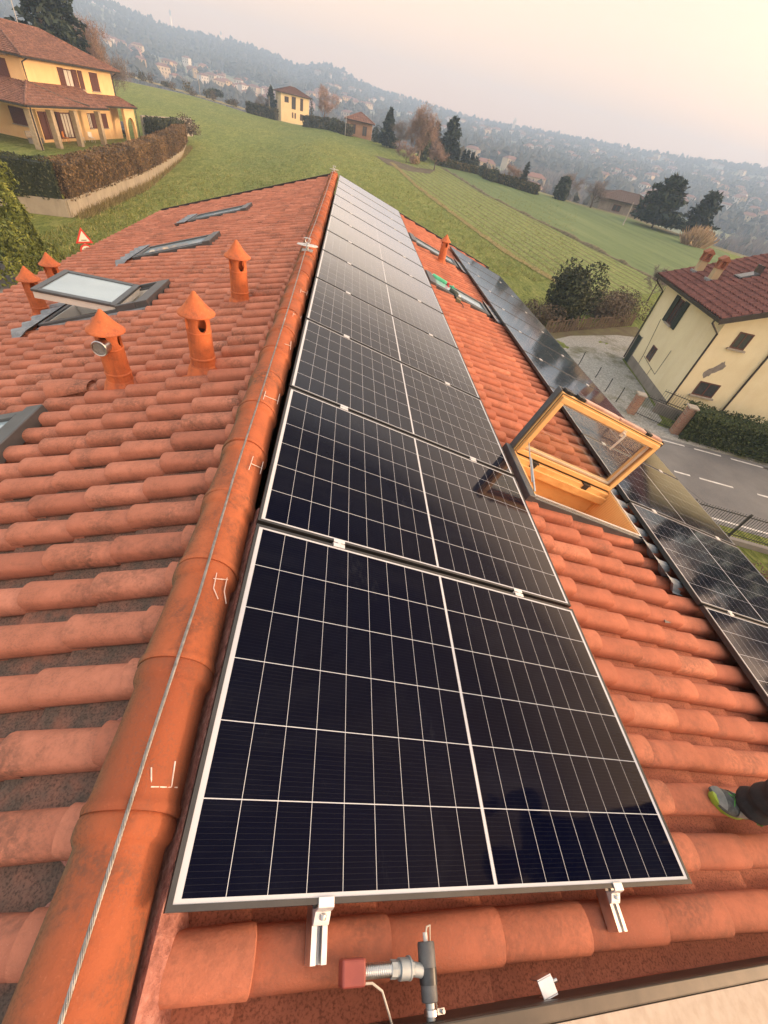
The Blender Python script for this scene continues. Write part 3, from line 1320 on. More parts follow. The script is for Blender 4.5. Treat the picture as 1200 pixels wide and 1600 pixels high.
def mat_cells():
    t = NT('solar_cells')
    co = t.coord()
    s = t.n('ShaderNodeSeparateXYZ')
    t.link(co, s.inputs[0])
    v, u = s.outputs[0], s.outputs[1]

    def grid(c, off, pitch, half, n):
        x = t.math('DIVIDE', t.math('SUBTRACT', c, off), pitch)
        near = t.math('ABSOLUTE', t.math('SUBTRACT', x, t.math('ROUND', x)))
        return t.math('LESS_THAN', near, half / pitch)

    def outside(c, lo, hi):
        return t.math('MAXIMUM', t.math('LESS_THAN', c, lo), t.math('GREATER_THAN', c, hi))
    mid = PV / 2
    pv = 0.0943
    a1 = mid - 0.0055
    w = grid(t.math('ABSOLUTE', t.math('SUBTRACT', v, mid)), 0.0055, pv, 0.0007, 9)
    r = grid(u, 0.0195, (PU - 0.039) / 6, 0.0012, 6)
    c = t.math('LESS_THAN', t.math('ABSOLUTE', t.math('SUBTRACT', v, mid)), 0.0045)
    o1 = outside(v, mid - 0.0055 - 9 * pv, mid + 0.0055 + 9 * pv)
    o2 = outside(u, 0.0195, PU - 0.0195)
    f = t.math('MAXIMUM', t.math('MAXIMUM', w, r), t.math('MAXIMUM', c, t.math('MAXIMUM', o1, o2)))
    wo = t.coord('Object')
    dust = t.noise(wo, 7, 6, 0.7)
    spots = t.rng(t.noise(wo, 23, 5, 0.7), 0.66, 0.78, 0, 0.016)
    cell = t.mix(t.rng(t.noise(wo, 2.0, 2), 0.3, 0.7), (0.0016, 0.0024, 0.0110), (0.0030, 0.0032, 0.0095))
    cell = t.mix(spots, cell, (0.25, 0.28, 0.32))
    # dust film, finger smears and dried drips on the glass
    film = t.math('MULTIPLY', t.rng(t.noise(t.stretch(wo, (1.1, 2.6, 1)), 1.0, 6, 0.7, 0.8), 0.46, 0.72), 0.012)
    smear = t.math('MULTIPLY', t.rng(t.noise(wo, 3.2, 3, 0.5), 0.60, 0.70), t.rng(t.noise(t.stretch(wo, (24, 9, 1), (0, 0, 0.7)), 1.0, 6, 0.8, 1.5), 0.50, 0.66, 0, 0.035))
    cell = t.mix(t.math('ADD', film, smear), cell, (0.42, 0.46, 0.52))
    bus = t.math('MULTIPLY', grid(u, 0.0195, 0.01135, 0.00032, 99), 0.045)
    cell = t.mix(bus, cell, (0.35, 0.36, 0.40))
    t.base(t.mix(f, cell, (0.56, 0.58, 0.62)))
    t.set(spec=0.0, rough=0.6)
    # coated glass: almost no mirror seen steeply, a strong one at grazing angles
    lw = t.n('ShaderNodeLayerWeight')
    lw.inputs['Blend'].default_value = 0.5
    R = [(0.0, 0.0025), (0.30, 0.0045), (0.441, 0.017), (0.53, 0.085), (0.609, 0.115), (0.691, 0.17), (0.758, 0.36), (0.80, 0.58), (0.852, 0.82), (0.887, 0.90), (1.0, 0.97)]
    k = t.ramp(lw.outputs['Facing'], [(p, (q, q, q)) for p, q in R])
    gl = t.n('ShaderNodeBsdfGlossy')
    gl.inputs['Color'].default_value = (1, 1, 1, 1)
    t.val(gl.inputs['Roughness'], t.rng(dust, 0.35, 0.7, 0.045, 0.085))
    mx = t.n('ShaderNodeMixShader')
    t.link(k, mx.inputs[0])
    t.link(t.b.outputs[0], mx.inputs[1])
    t.link(gl.outputs[0], mx.inputs[2])
    t.link(mx.outputs[0], t.out.inputs['Surface'])
    return t.m


M_CELLS = mat_cells()


def panel_meshes():
    m = MB()
    lip, H = 0.012, 0.035
    # mitred ring: outer wall, top lip, inner lip edge
    o = [(0, 0), (PV, 0), (PV, PU), (0, PU)]
    i_ = [(lip, lip), (PV - lip, lip), (PV - lip, PU - lip), (lip, PU - lip)]
    for k in range(4):
        a, b, c, d = o[k], o[(k + 1) % 4], i_[(k + 1) % 4], i_[k]
        vs = [(*a, 0), (*b, 0), (*b, H), (*a, H), (*d, H), (*c, H), (*d, H - 0.003), (*c, H - 0.003), (*d, 0), (*c, 0)]
        m.add(vs, [(0, 1, 2, 3), (3, 2, 5, 4), (4, 5, 7, 6), (0, 8, 9, 1)])
    fr = m.build('frame', M_FRAME)
    m = MB()
    z = H - 0.002
    m.box((lip - 0.004, lip - 0.004, z - 0.005), (PV - lip + 0.004, PU - lip + 0.004, z))
    ce = m.build('cell_glass', M_CELLS)
    return fr, ce


FR0, CE0 = panel_meshes()
ORD = ['first', 'second', 'third', 'fourth', 'fifth', 'sixth', 'seventh', 'eighth', 'ninth', 'tenth', 'eleventh', 'twelfth']


def solar(u, v, label, group):
    r = empty('solar_panel', PRt(u, v, -0.035), (0, PR, 0), label, 'solar panel', group)
    for src in (FR0, CE0):
        c = src.copy()
        COL.objects.link(c)
        c.parent = r
    return r


PITCH = 1.154
for k in range(12):
    if k == 0:
        lab = 'solar panel nearest the camera, along the ridge, mirroring the dark figure'
    elif k == 11:
        lab = 'pale glaring solar panel at the far end of the ridge row'
    else:
        lab = f'{ORD[k]} solar panel in the ridge row counting from the camera end'
    solar(PITCH * k, 0.0, lab, 'solar panels in the ridge row')
V2, U2 = 3.3216, 1.5352 + 0.010
for k in range(-1, 10):
    if k == -1:
        lab = 'solar panel nearest the camera in the eave row, cut by the picture edge'
    elif k == 9:
        lab = 'solar panel at the far end of the eave row beyond the single flue'
    else:
        lab = f'{ORD[k + 1]} solar panel in the eave row counting from the camera end'
    solar(U2 + PITCH * k, V2, lab, 'solar panels in the eave row')
for s in (FR0, CE0):
    bpy.data.objects.remove(s, do_unlink=True)


def rail(u0, u1, v, label, grp):
    m = MB()
    w, h = 0.02, 0.042
    prof = [(-w, 0), (w, 0), (w, h), (0.007, h), (0.007, h - 0.005), (0.014, h - 0.005), (0.014, h - 0.018), (0.006, h - 0.018), (0.006, h - 0.03), (-0.006, h - 0.03), (-0.006, h - 0.018),
            (-0.014, h - 0.018), (-0.014, h - 0.005), (-0.007, h - 0.005), (-0.007, h), (-w, h)]
    n = len(prof)
    vs = [(a, u, b) for u in (0, u1 - u0) for a, b in prof]
    fs = [(j, (j + 1) % n, n + (j + 1) % n, n + j) for j in range(n)] + [tuple(range(n)), tuple(range(2 * n - 1, n - 1, -1))]
    m.add(vs, fs)
    o = m.build('mounting_rail', M_ALU, loc=PRt(u0, v, -0.079), rot=(0, PR, 0), recalc=True)
    return tag(o, label, 'mounting rail', grp)


rail(-0.10, PITCH * 12 + 0.05, 0.36, 'aluminium rail sticking out under the nearest panel, left of the pair', 'aluminium rails of the ridge row')
rail(-0.10, PITCH * 12 + 0.05, 1.375, 'aluminium rail sticking out under the nearest panel by its right corner', 'aluminium rails of the ridge row')
rail(0.2, U2 + PITCH * 10 + 0.05, V2 + 0.36, 'aluminium rail under the upper half of the eave row', 'aluminium rails of the eave row')
rail(0.2, U2 + PITCH * 10 + 0.05, V2 + 1.375, 'aluminium rail under the lower half of the eave row', 'aluminium rails of the eave row')


def mid_clamp_mesh():
    m = MB()
    m.box((-0.026, -0.022, 0.000), (0.026, -0.006, 0.0035))
    m.box((-0.026, 0.006, 0.000), (0.026, 0.022, 0.0035))
    m.box((-0.026, -0.006, -0.030), (0.026, -0.0035, 0.0035))
    m.box((-0.026, 0.0035, -0.030), (0.026, 0.006, 0.0035))
    m.box((-0.026, -0.0035, -0.030), (0.026, 0.0035, -0.006))
    m.lathe([(0.0, 0.003), (0.003, 0.003), (0.003, 0.005), (0.0068, 0.005), (0.0068, -0.006)], 12)
    o = m.build('panel_clamp', M_CLAMP, recalc=False)
    return o


MC = mid_clamp_mesh()
first = True


def place_clamp(u, v, label, grp):
    global first
    o = MC if first else MC.copy()
    if not first:
        COL.objects.link(o)
    first = False
    o.location = PRt(u, v, 0.0008)
    o.rotation_euler = (0, PR, 0)
    tag(o, label, 'clamp', grp)


for k in range(11):
    for v in (0.36, 1.375):
        place_clamp(PITCH * (k + 1) - 0.01, v, 'small silver clamp bridging the dark gap between two ridge row panels', 'clamps of the ridge row')
for k in range(-1, 9):
    for v in (0.36, 1.40):
        place_clamp(U2 + PITCH * (k + 1) - 0.01, V2 + v, 'small silver clamp bridging the gap between two eave row panels', 'clamps of the eave row')


def end_clamp(v, label):
    m = MB()
    p = [(0.013, 0.004), (-0.006, 0.004), (-0.010, -0.004), (-0.012, -0.016), (-0.030, -0.026), (-0.036, -0.030), (-0.036, -0.040), (-0.006, -0.040), (-0.006, -0.012), (-0.003, 0.0), (0.013, 0.0)]
    w = 0.020
    n = len(p)
    vs = [(-w, a, b) for a, b in p] + [(w, a, b) for a, b in p]
    fs = [tuple(range(n - 1, -1, -1)), tuple(range(n, 2 * n))] + [(j, (j + 1) % n, n + (j + 1) % n, n + j) for j in range(n)]
    m.add(vs, fs)
    r = empty('end_clamp', PRt(0, v, 0), (0, PR, 0), label, 'clamp', 'end clamps of the nearest panel')
    o = m.build('bracket', M_CLAMP, r, recalc=True)
    bevel(o, 0.001)
    m = MB()
    M = Matrix.Translation((0, -0.021, -0.0205)) @ Matrix.Rotation(-radians(62), 4, 'X')
    m.lathe([(0, -0.004), (0.0085, -0.004), (0.0085, 0.004), (0.0075, 0.006), (0.004, 0.006), (0.004, 0.001), (0.0, 0.001)], 18, M)
    m.build('bolt', M_STEEL, r, smooth=True, sharp=40, recalc=True)


end_clamp(0.36, 'silver end clamp on the lower edge of the nearest panel, left one')
end_clamp(1.375, 'silver end clamp on the lower edge of the nearest panel, by its right corner')

# ------------------------------------------------------------------ roof windows
M_WCLAD = simple('grey_window_cladding', (0.105, 0.115, 0.125), (0.13, 0.14, 0.15), 0.42, 0.5, scale=9)
M_LEAD = simple('lead_flashing', (0.23, 0.26, 0.29), (0.33, 0.36, 0.39), 0.55, 0.35, scale=14, bump=0.3, bdist=0.004)
M_WHITE = simple('white_lining', (0.74, 0.73, 0.70), (0.66, 0.65, 0.62), 0.5, scale=4)
M_BLACK = simple('black_fitting', (0.02, 0.02, 0.02), (0.03, 0.03, 0.03), 0.45)
t = NT('window_glass')
t.b.inputs['Base Color'].default_value = (0.9, 0.95, 0.95, 1)
t.set(rough=0.02)
tr = t.n('ShaderNodeBsdfTransparent')
tr.inputs[0].default_value = (0.90, 0.93, 0.92, 1)
gl = t.n('ShaderNodeBsdfGlossy')
gl.inputs['Roughness'].default_value = 0.02
lw = t.n('ShaderNodeLayerWeight')
lw.inputs['Blend'].default_value = 0.5
kf = t.ramp(lw.outputs['Facing'], [(p, (q, q, q)) for p, q in [(0.0, 0.06), (0.45, 0.09), (0.65, 0.17), (0.82, 0.32), (1.0, 0.95)]])
mx = t.n('ShaderNodeMixShader')
t.link(kf, mx.inputs[0])
t.link(tr.outputs[0], mx.inputs[1])
t.link(gl.outputs[0], mx.inputs[2])
t.link(mx.outputs[0], t.out.inputs['Surface'])
M_GLASS = t.m
t = NT('sky_painted_pane')
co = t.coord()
t.base(t.mix(t.rng(t.noise(co, 2, 3), 0.3, 0.7), (0.42, 0.54, 0.60), (0.34, 0.45, 0.51)))  # pale blue base colour stands in for the sky mirrored in the glass
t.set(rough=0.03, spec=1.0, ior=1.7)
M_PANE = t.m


def mat_wood():
    t = NT('varnished_pine')
    co = t.coord()
    g = t.noise(t.stretch(co, (3, 3, 3)), 1.0, 3)
    w = t.n('ShaderNodeTexWave', wave_type='BANDS', bands_direction='Y')
    w.inputs['Scale'].default_value = 14
    w.inputs['Distortion'].default_value = 5
    w.inputs['Detail'].default_value = 3
    w.inputs['Detail Scale'].default_value = 0.8
    t.link(t.stretch(co, (0.5, 1, 1)), w.inputs['Vector'])
    c = t.mix(t.rng(w.outputs['Fac'], 0.2, 0.9), (0.82, 0.50, 0.20), (0.70, 0.37, 0.13))
    c = t.mix(t.rng(g, 0.4, 0.7, 0, 0.4), c, (0.92, 0.60, 0.26))
    t.base(c)
    t.set(rough=0.34, spec=0.5)
    return t.m


M_WOOD = mat_wood()


def tile_h(slope, u):
    """height of the tile surface at u"""
    if slope > 0:
        x = (u - 0.41) % 0.186
        b, r, base = 0.128, 0.056, -0.160
    else:
        x = (u - 0.490) % 0.193
        b, r, base = 0.128, 0.058, -0.045
    if x < b:
        return base + r * max(0, sin(pi * x / b)) ** 0.8 + 0.015
    return base + 0.012


def pleated(m, slope, u0, u1, v0, v1, lift=0.006, seed=0):
    rng = random.Random(seed)
    nu, nv = int((u1 - u0) / 0.006), 10
    jag = [rng.uniform(-0.012, 0.012) for _ in range(nu + 1)]
    vs, fs = [], []
    for i in range(nu + 1):
        u = u0 + (u1 - u0) * i / nu
        for j in range(nv + 1):
            q = j / nv
            v = v0 + (v1 + jag[i] * 0.5 - v0) * q
            h = tile_h(slope, u) * min(1, q * 2.2) + (1 - min(1, q * 2.2)) * (-0.06 if slope > 0 else 0.02)
            h += lift + 0.024 + 0.0035 * sin(i * 1.35) * (0.4 + 0.6 * q) + 0.012
            vs.append((slope * v, u, h))
    for i in range(nu):
        for j in range(nv):
            a = i * (nv + 1) + j
            fs.append((a, a + 1, a + nv + 2, a + nv + 1))
    m.add(vs, fs)


def frame_ring(m, u0, u1, v0, v1, w, h0, h1, sx):
    X = lambda a, b: tuple(sorted((sx * a, sx * b)))
    for (a, b, c, d) in ((v0 - w, v0, u0 - w, u1 + w), (v1, v1 + w, u0 - w, u1 + w), (v0, v1, u0 - w, u0), (v0, v1, u1, u1 + w)):
        x0, x1 = X(a, b)
        m.box((x0, c, h0), (x1, d, h1))


def closed_window(slope, win, label, seed):
    u0, u1, v0, v1 = win
    s = 1 if slope > 0 else -1
    base = -0.10 if s > 0 else 0.0
    m = MB()
    frame_ring(m, u0, u1, v0, v1, 0.045, base - 0.08, base + 0.055, s)
    x0, x1 = sorted((s * (v0 - 0.12), s * (v0 - 0.001)))
    m.box((x0, u0 - 0.05, base - 0.02), (x1, u1 + 0.05, base + 0.075))
    o = m.build('roof_window', M_WCLAD, house)
    bevel(o, 0.008, 2)
    (slope_R if s > 0 else slope_L)(o)
    o['label'] = label
    m = MB()
    frame_ring(m, u0 + 0.05, u1 - 0.05, v0 + 0.05, v1 - 0.05, 0.0499, base - 0.02, base + 0.062, s)
    sa = m.build('sash', M_WCLAD, o)
    bevel(sa, 0.006, 2)
    m = MB()
    x0, x1 = sorted((s * (v0 + 0.045), s * (v1 - 0.045)))
    m.box((x0, u0 + 0.045, base + 0.030), (x1, u1 - 0.045, base + 0.040))
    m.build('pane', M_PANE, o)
    m = MB()
    pleated(m, s, u0 - 0.22, u1 + 0.22, v1 + 0.04, v1 + 0.27, seed=seed)
    m.build('lead_apron', M_LEAD, o, smooth=True, sharp=None)
    for a, b in ((u0 - 0.11, u0 - 0.046), (u1 + 0.046, u1 + 0.11)):
        m = MB()
        m.box((min(s * v0, s * v1) - 0.05, a, base - 0.09), (max(s * v0, s * v1) + 0.05, b, base - 0.012))
        m.build('side_flashing', M_LEAD, o)
    return o


closed_window(1, WIN_R[0], 'closed roof window on the panel side with the tools lying beside it', 3)
closed_window(1, WIN_R[1], 'closed roof window on the panel side behind the single flue', 4)
closed_window(-1, WIN_L[0], 'closed grey roof window on the weathered side, middle one', 5)
closed_window(-1, WIN_L[1], 'closed grey roof window on the weathered side, farthest up the roof', 6)
closed_window(-1, WIN_L[2], 'grey roof window cut off by the left picture edge', 7)

# ---- the open side hung window of the panel side
u0, u1, v0, v1 = WIN_R_OPEN
m = MB()
frame_ring(m, u0, u1, v0, v1, 0.030, -0.36, -0.022, 1)
ow = slope_R(m.build('roof_window', M_WOOD, house))
bevel(ow, 0.004, 2)
ow['label'] = 'roof window standing wide open with a varnished pine sash'
m = MB()                                                    # board under the sash, on the hinge side
m.box((v0 + 0.002, u1 - 0.048, -0.16), (v1 - 0.002, u1 - 0.001, -0.040))
m.box((v0 + 0.002, u1 - 0.075, -0.16), (v1 - 0.002, u1 - 0.0481, -0.085))
o = m.build('hinge_board', M_WOOD, ow)
bevel(o, 0.004)
m = MB()                                                    # pine shaft below
t_ = 0.02
m.box((v0 - 0.028, u0 - 0.028, -0.62), (v0 - 0.002, u1 + 0.028, -0.361))
m.box((v1 + 0.002, u0 - 0.028, -0.62), (v1 + 0.028, u1 + 0.028, -0.361))
m.box((v0 - 0.001, u0 - 0.028, -0.62), (v1 + 0.001, u0 - 0.002, -0.361))
m.box((v0 - 0.001, u1 + 0.002, -0.62), (v1 + 0.001, u1 + 0.028, -0.361))
m.box((v0 - 0.05, u0 - 0.05, -0.66), (v1 + 0.05, u1 + 0.05, -0.621))
m.build('shaft_lining', simple('pine_boards', (0.84, 0.46, 0.18), (0.70, 0.34, 0.115), 0.5, scale=5, stretch=(1, 8, 3)), ow)
m = MB()                                                    # grey cladding round the frame
m.box((v0 - 0.095, u0 - 0.06, -0.10), (v0 - 0.031, u1 + 0.06, -0.012))
m.box((v0 - 0.03, u0 - 0.052, -0.11), (v1 + 0.06, u0 - 0.031, -0.028))
m.box((v0 - 0.03, u1 + 0.031, -0.11), (v1 + 0.06, u1 + 0.06, -0.02))
o = m.build('cladding', M_WCLAD, ow)
bevel(o, 0.005)
m = MB()                                                    # bright aluminium edge strip
m.box((v0 - 0.029, u0 - 0.0305, -0.030), (v1 + 0.03, u0 - 0.012, -0.016))
m.box((v1 + 0.012, u0 - 0.012, -0.021), (v1 + 0.029, u1 + 0.03, -0.014))
m.build('edge_strip', M_ALU, ow)
m = MB()
pleated(m, 1, u0 - 0.52, u1 + 0.25, v1 + 0.03, v1 + 0.26, seed=12)
m.build('lead_apron', M_LEAD, ow, smooth=True, sharp=None)
# sash, upright
sh0, sh1, sv0, sv1 = -0.045, 0.575, v0 - 0.025, v1 + 0.02
yb = u1 + 0.000


def ring_v(m, v0, v1, h0, h1, w, y0, y1):
    m.box((v0, y0, h0), (v1, y1, h0 + w))
    m.box((v0, y0, h1 - w), (v1, y1, h1))
    m.box((v0, y0, h0 + w), (v0 + w, y1, h1 - w))
    m.box((v1 - w, y0, h0 + w), (v1, y1, h1 - w))


m = MB()
ring_v(m, sv0, sv1, sh0, sh1, 0.050, yb, yb + 0.030)
ring_v(m, sv0 + 0.038, sv1 - 0.038, sh0 + 0.038, sh1 - 0.038, 0.052, yb + 0.0301, yb + 0.060)
ring_v(m, sv0 + 0.024, sv1 - 0.024, sh0 + 0.024, sh1 - 0.024, 0.045, yb - 0.022, yb - 0.0002)
sash = m.build('sash', M_WOOD, ow)
bevel(sash, 0.005, 2)
m = MB()
ring_v(m, sv0 - 0.020, sv1 + 0.020, sh0 - 0.01, sh1 + 0.012, 0.058, yb + 0.0605, yb + 0.074)
m.box((sv0 - 0.020, yb + 0.012, sh0), (sv0 - 0.004, yb + 0.0604, sh1 + 0.01))
m.box((sv1 + 0.004, yb + 0.012, sh0), (sv1 + 0.020, yb + 0.0604, sh1 + 0.01))
o = m.build('sash_cladding', M_WCLAD, ow)
bevel(o, 0.003)
m = MB()
ring_v(m, sv0 + 0.0305, sv1 - 0.0305, sh0 + 0.0305, sh1 - 0.0305, 0.0072, yb + 0.0302, yb + 0.034)
ring_v(m, sv0 + 0.006, sv1 - 0.006, sh0 + 0.006, sh1 - 0.006, 0.005, yb - 0.004, yb - 0.0003)
m.build('gasket', M_BLACK, ow)
m = MB()
m.box((sv0 + 0.085, yb + 0.036, sh0 + 0.085), (sv1 - 0.085, yb + 0.042, sh1 - 0.085))
m.build('pane', M_GLASS, ow)
m = MB()
ring_v(m, sv0 + 0.0695, sv1 - 0.0695, sh0 + 0.0695, sh1 - 0.0695, 0.018, yb + 0.012, yb + 0.029)
m.build('glazing_bead', simple('pale_bead', (0.70, 0.60, 0.46), (0.60, 0.48, 0.34), 0.45), ow)
m = MB()                                                    # clay pink upper cladding rail
for a, b in ((0.20, 0.52), (0.535, 0.80), (0.815, 0.97)):
    va, vb = sv0 + (sv1 - sv0) * a, sv0 + (sv1 - sv0) * b
    m.box((va, yb + 0.004, sh1 + 0.0005), (vb, yb + 0.058, sh1 + 0.022))
o = m.build('locking_rail', simple('clay_pink_rail', (0.60, 0.40, 0.32), (0.44, 0.25, 0.19), 0.6, scale=9), ow)
bevel(o, 0.004)
for a in (0.02, 0.135, 0.80):
    m = MB()
    va = sv0 + (sv1 - sv0) * a
    m.box((va, yb + 0.001, sh1 + 0.001), (va + 0.07, yb + 0.0595, sh1 + 0.026))
    m.box((va + 0.02, yb - 0.008, sh1 + 0.004), (va + 0.045, yb + 0.0015, sh1 + 0.028))
    bevel(m.build('lock_fitting', M_BLACK, ow), 0.003)
for va in (2.17, 2.80):
    m = MB()
    m.box((va - 0.045, u1 - 0.058, -0.0398), (va + 0.045, u1 - 0.012, -0.030))
    m.box((va - 0.03, u1 - 0.058, -0.0848), (va + 0.03, u1 - 0.0495, -0.0385))
    bevel(m.build('hinge', M_BLACK, ow), 0.002)
m = MB()                                                    # lever handle
hv = 2.665
m.box((hv - 0.016, yb - 0.030, 0.482), (hv + 0.016, yb - 0.0225, 0.540))
m.tube([(hv, yb - 0.028, 0.512), (hv, yb - 0.058, 0.512)], 0.010, 10)
m.tube([(hv, yb - 0.058, 0.518), (hv, yb - 0.060, 0.48), (hv - 0.004, yb - 0.060, 0.43), (hv - 0.006, yb - 0.056, 0.355)], [0.010, 0.010, 0.009, 0.008], 10)
o = m.build('handle', simple('handle_alu', (0.80, 0.74, 0.66), (0.7, 0.64, 0.56), 0.3, 0.5), ow, smooth=True, sharp=40)
m = MB()
m.tube([(1.985, u1 - 0.03, 0.105), (1.950, u0 + 0.12, -0.005)], 0.0055, 10)
m.tube([(1.972, (u0 + u1) / 2 + 0.07, 0.065), (1.950, u0 + 0.02, -0.018)], 0.0085, 10)
m.build('gas_strut', M_STEEL, ow, smooth=True, sharp=40)

# ---- the raised roof window of the weathered side
u0, u1, v0, v1 = WIN_L_OPEN
m = MB()
frame_ring(m, u0, u1, v0, v1, 0.05, -0.10, 0.05, -1)
m.box((-(v0 - 0.001), u0 - 0.055, -0.02), (-(v0 - 0.14), u1 + 0.055, 0.085))
m.box((-(v0 + 0.22), u0 - 0.058, 0.0), (-(v0 + 0.0), u0 - 0.02, 0.085))
m.box((-(v0 + 0.22), u1 + 0.02, 0.0), (-(v0 + 0.0), u1 + 0.058, 0.085))
ow2 = slope_L(m.build('roof_window', M_WCLAD, house))
bevel(ow2, 0.006, 2)
ow2['label'] = 'grey roof window of the weathered side with its white lined sash swung up'
m = MB()
m.box((-(v1 + 0.0), u0, -0.42), (-(v1 - 0.018), u1, 0.030))
m.box((-(v0 + 0.018), u0, -0.42), (-v0, u1, 0.030))
m.box((-(v1 - 0.0185), u0, -0.42), (-(v0 + 0.0185), u0 + 0.018, 0.030))
m.box((-(v1 - 0.0185), u1 - 0.018, -0.42), (-(v0 + 0.0185), u1, 0.030))
m.box((-v1, u0, -0.45), (-v0, u1, -0.421))
m.build('reveal', M_WHITE, ow2)
m = MB()
pleated(m, -1, u0 - 0.25, u1 + 0.22, v1 + 0.05, v1 + 0.28, seed=15)
m.build('lead_apron', M_LEAD, ow2, smooth=True, sharp=None)
for a, b in ((u0 - 0.12, u0 - 0.051), (u1 + 0.051, u1 + 0.12)):
    m = MB()
    m.box((-(v1 + 0.05), a, -0.06), (-(v0 - 0.1), b, 0.022))
    m.build('side_flashing', M_LEAD, ow2)
# sash turns on a horizontal axle
ax_v, ax_h, th = v0 + 0.28, 0.055, radians(21.5)
M = Matrix.Translation((-ax_v, 0, ax_h)) @ Matrix.Rotation(th, 4, 'Y')
su0, su1, sl = u0 - 0.045, u1 + 0.02, 0.74
m = MB()


def sash_ring(m, a0, a1, b0, b1, w, z0, z1):
    for lo, hi in (((-a1, b0), (-a1 + w, b1)), ((-a0 - w, b0), (-a0, b1)), ((-a1 + w, b0), (-a0 - w, b0 + w)), ((-a1 + w, b1 - w), (-a0 - w, b1))):
        m.box((lo[0], lo[1], z0), (hi[0], hi[1], z1), M)


sash_ring(m, -0.06, sl, su0, su1, 0.062, 0.030, 0.058)
o = m.build('sash', M_WCLAD, ow2)
bevel(o, 0.006)
m = MB()
sash_ring(m, -0.05, sl - 0.012, su0 + 0.012, su1 - 0.012, 0.07, -0.035, 0.0298)
m.build('sash_lining', M_WHITE, ow2)
m = MB()
m.box((-(sl - 0.06), su0 + 0.06, 0.036), (0.03, su1 - 0.06, 0.046), M)
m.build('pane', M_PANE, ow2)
# ------------------------------------------------------------------ life line on the ridge
CAB = [(-0.122, -1.7, 0.052), (-0.119, -0.131, 0.052), (-0.122, 0.30, 0.052), (-0.118, 0.75, 0.053), (-0.130, 1.36, 0.056), (-0.130, 2.17, 0.060), (-0.136, 3.6, 0.068), (-0.148, 5.28, 0.105),
       (-0.150, 5.50, 0.112), (-0.152, 7.0, 0.085), (-0.154, 9.5, 0.080), (-0.156, 12.6, 0.100), (-0.156, 13.75, 0.125)]


def cable_at(y):
    for a, b in zip(CAB, CAB[1:]):
        if y <= b[1]:
            t = (y - a[1]) / (b[1] - a[1])
            return Vector((a[0] + (b[0] - a[0]) * t, y, a[2] + (b[2] - a[2]) * t))
    return Vector(CAB[-1])


m = MB()
R0, RS = 0.0033, 0.0018
for s in range(6):
    pth = []
    y = -0.55
    while y < 3.2:
        c = cable_at(y)
        a = 2 * pi * s / 6 + y * 2 * pi / 0.055
        pth.append((c.x + R0 * cos(a), y, c.z + R0 * sin(a)))
        y += 0.0062 if y < 1.2 else 0.011
    m.tube(pth, RS, 5)
m.tube([cable_at(y) for y in np.arange(-1.7, -0.5, 0.2)], 0.0042, 8)
m.tube([cable_at(y) for y in np.arange(3.15, 13.75, 0.1)], 0.0046, 8)
o = m.build('safety_cable', simple('wire_rope', (0.40, 0.39, 0.38), (0.24, 0.235, 0.225), 0.42, 0.8, scale=40), smooth=True, sharp=None)
tag(o, 'twisted steel safety cable running along the ridge tiles', 'cable')
M_GALV = simple('galvanised', (0.60, 0.61, 0.62), (0.48, 0.49, 0.50), 0.42, 0.6, scale=14)


def anchor(y, label):
    c = cable_at(y)
    r = empty('cable_anchor', (RIDGE_X, y, 0.035), (0, 0, 0), label, 'cable anchor', 'life line anchors')
    m = MB()
    m.box((-0.06, -0.05, 0.0), (0.06, 0.05, 0.007))
    m.box((-0.012, -0.04, 0.0), (0.05, 0.04, 0.012))
    bevel(m.build('base_plate', M_GALV, r), 0.002)
    m = MB()
    m.tube([(0, 0, 0.006), (0, 0, 0.075)], 0.014, 14)
    m.build('post', M_GALV, r, smooth=True, sharp=40)
    # wheel shaped plate: ring, hub and three spokes
    m = MB()
    n = 40
    Mx = Matrix.Translation((0, 0, 0.052)) @ Matrix.Rotation(radians(-7), 4, 'X')
    prof = [(0.078, 0.004), (0.082, 0.009), (0.112, 0.009), (0.118, 0.004), (0.118, 0.0), (0.078, 0.0)]
    m.lathe(prof, n, Mx, closed=True)
    m.lathe([(0.0, 0.008), (0.030, 0.008), (0.030, 0.0), (0.0, 0.0)], n, Mx)
    for k in range(3):
        a = 2 * pi * k / 3 + 0.5
        p, q = Mx @ Vector((0.02 * cos(a), 0.02 * sin(a), 0.0045)), Mx @ Vector((0.09 * cos(a), 0.09 * sin(a), 0.0045))
        m.bar(p, q, 0.034, 0.0075)
    m.build('wheel_plate', simple('pale_galvanised', (0.70, 0.70, 0.69), (0.60, 0.60, 0.60), 0.45, 0.35), r, smooth=True, sharp=35)
    m = MB()
    pth = [(0.0 + 0.026 * cos(a), 0, 0.098 + 0.026 * sin(a)) for a in np.linspace(-pi / 2, 1.5 * pi, 20)]
    m.tube(pth, 0.006, 8)
    m.tube([(-0.045, 0.0, 0.118), (-0.03, 0.0, 0.125), (0.02, 0, 0.122), (0.04, 0.0, 0.118)], 0.005, 8)
    m.build('cable_eye', M_GALV, r, smooth=True)


anchor(5.40, 'round pale steel cable anchor halfway along the ridge')
anchor(13.72, 'steel cable anchor at the far end of the ridge')

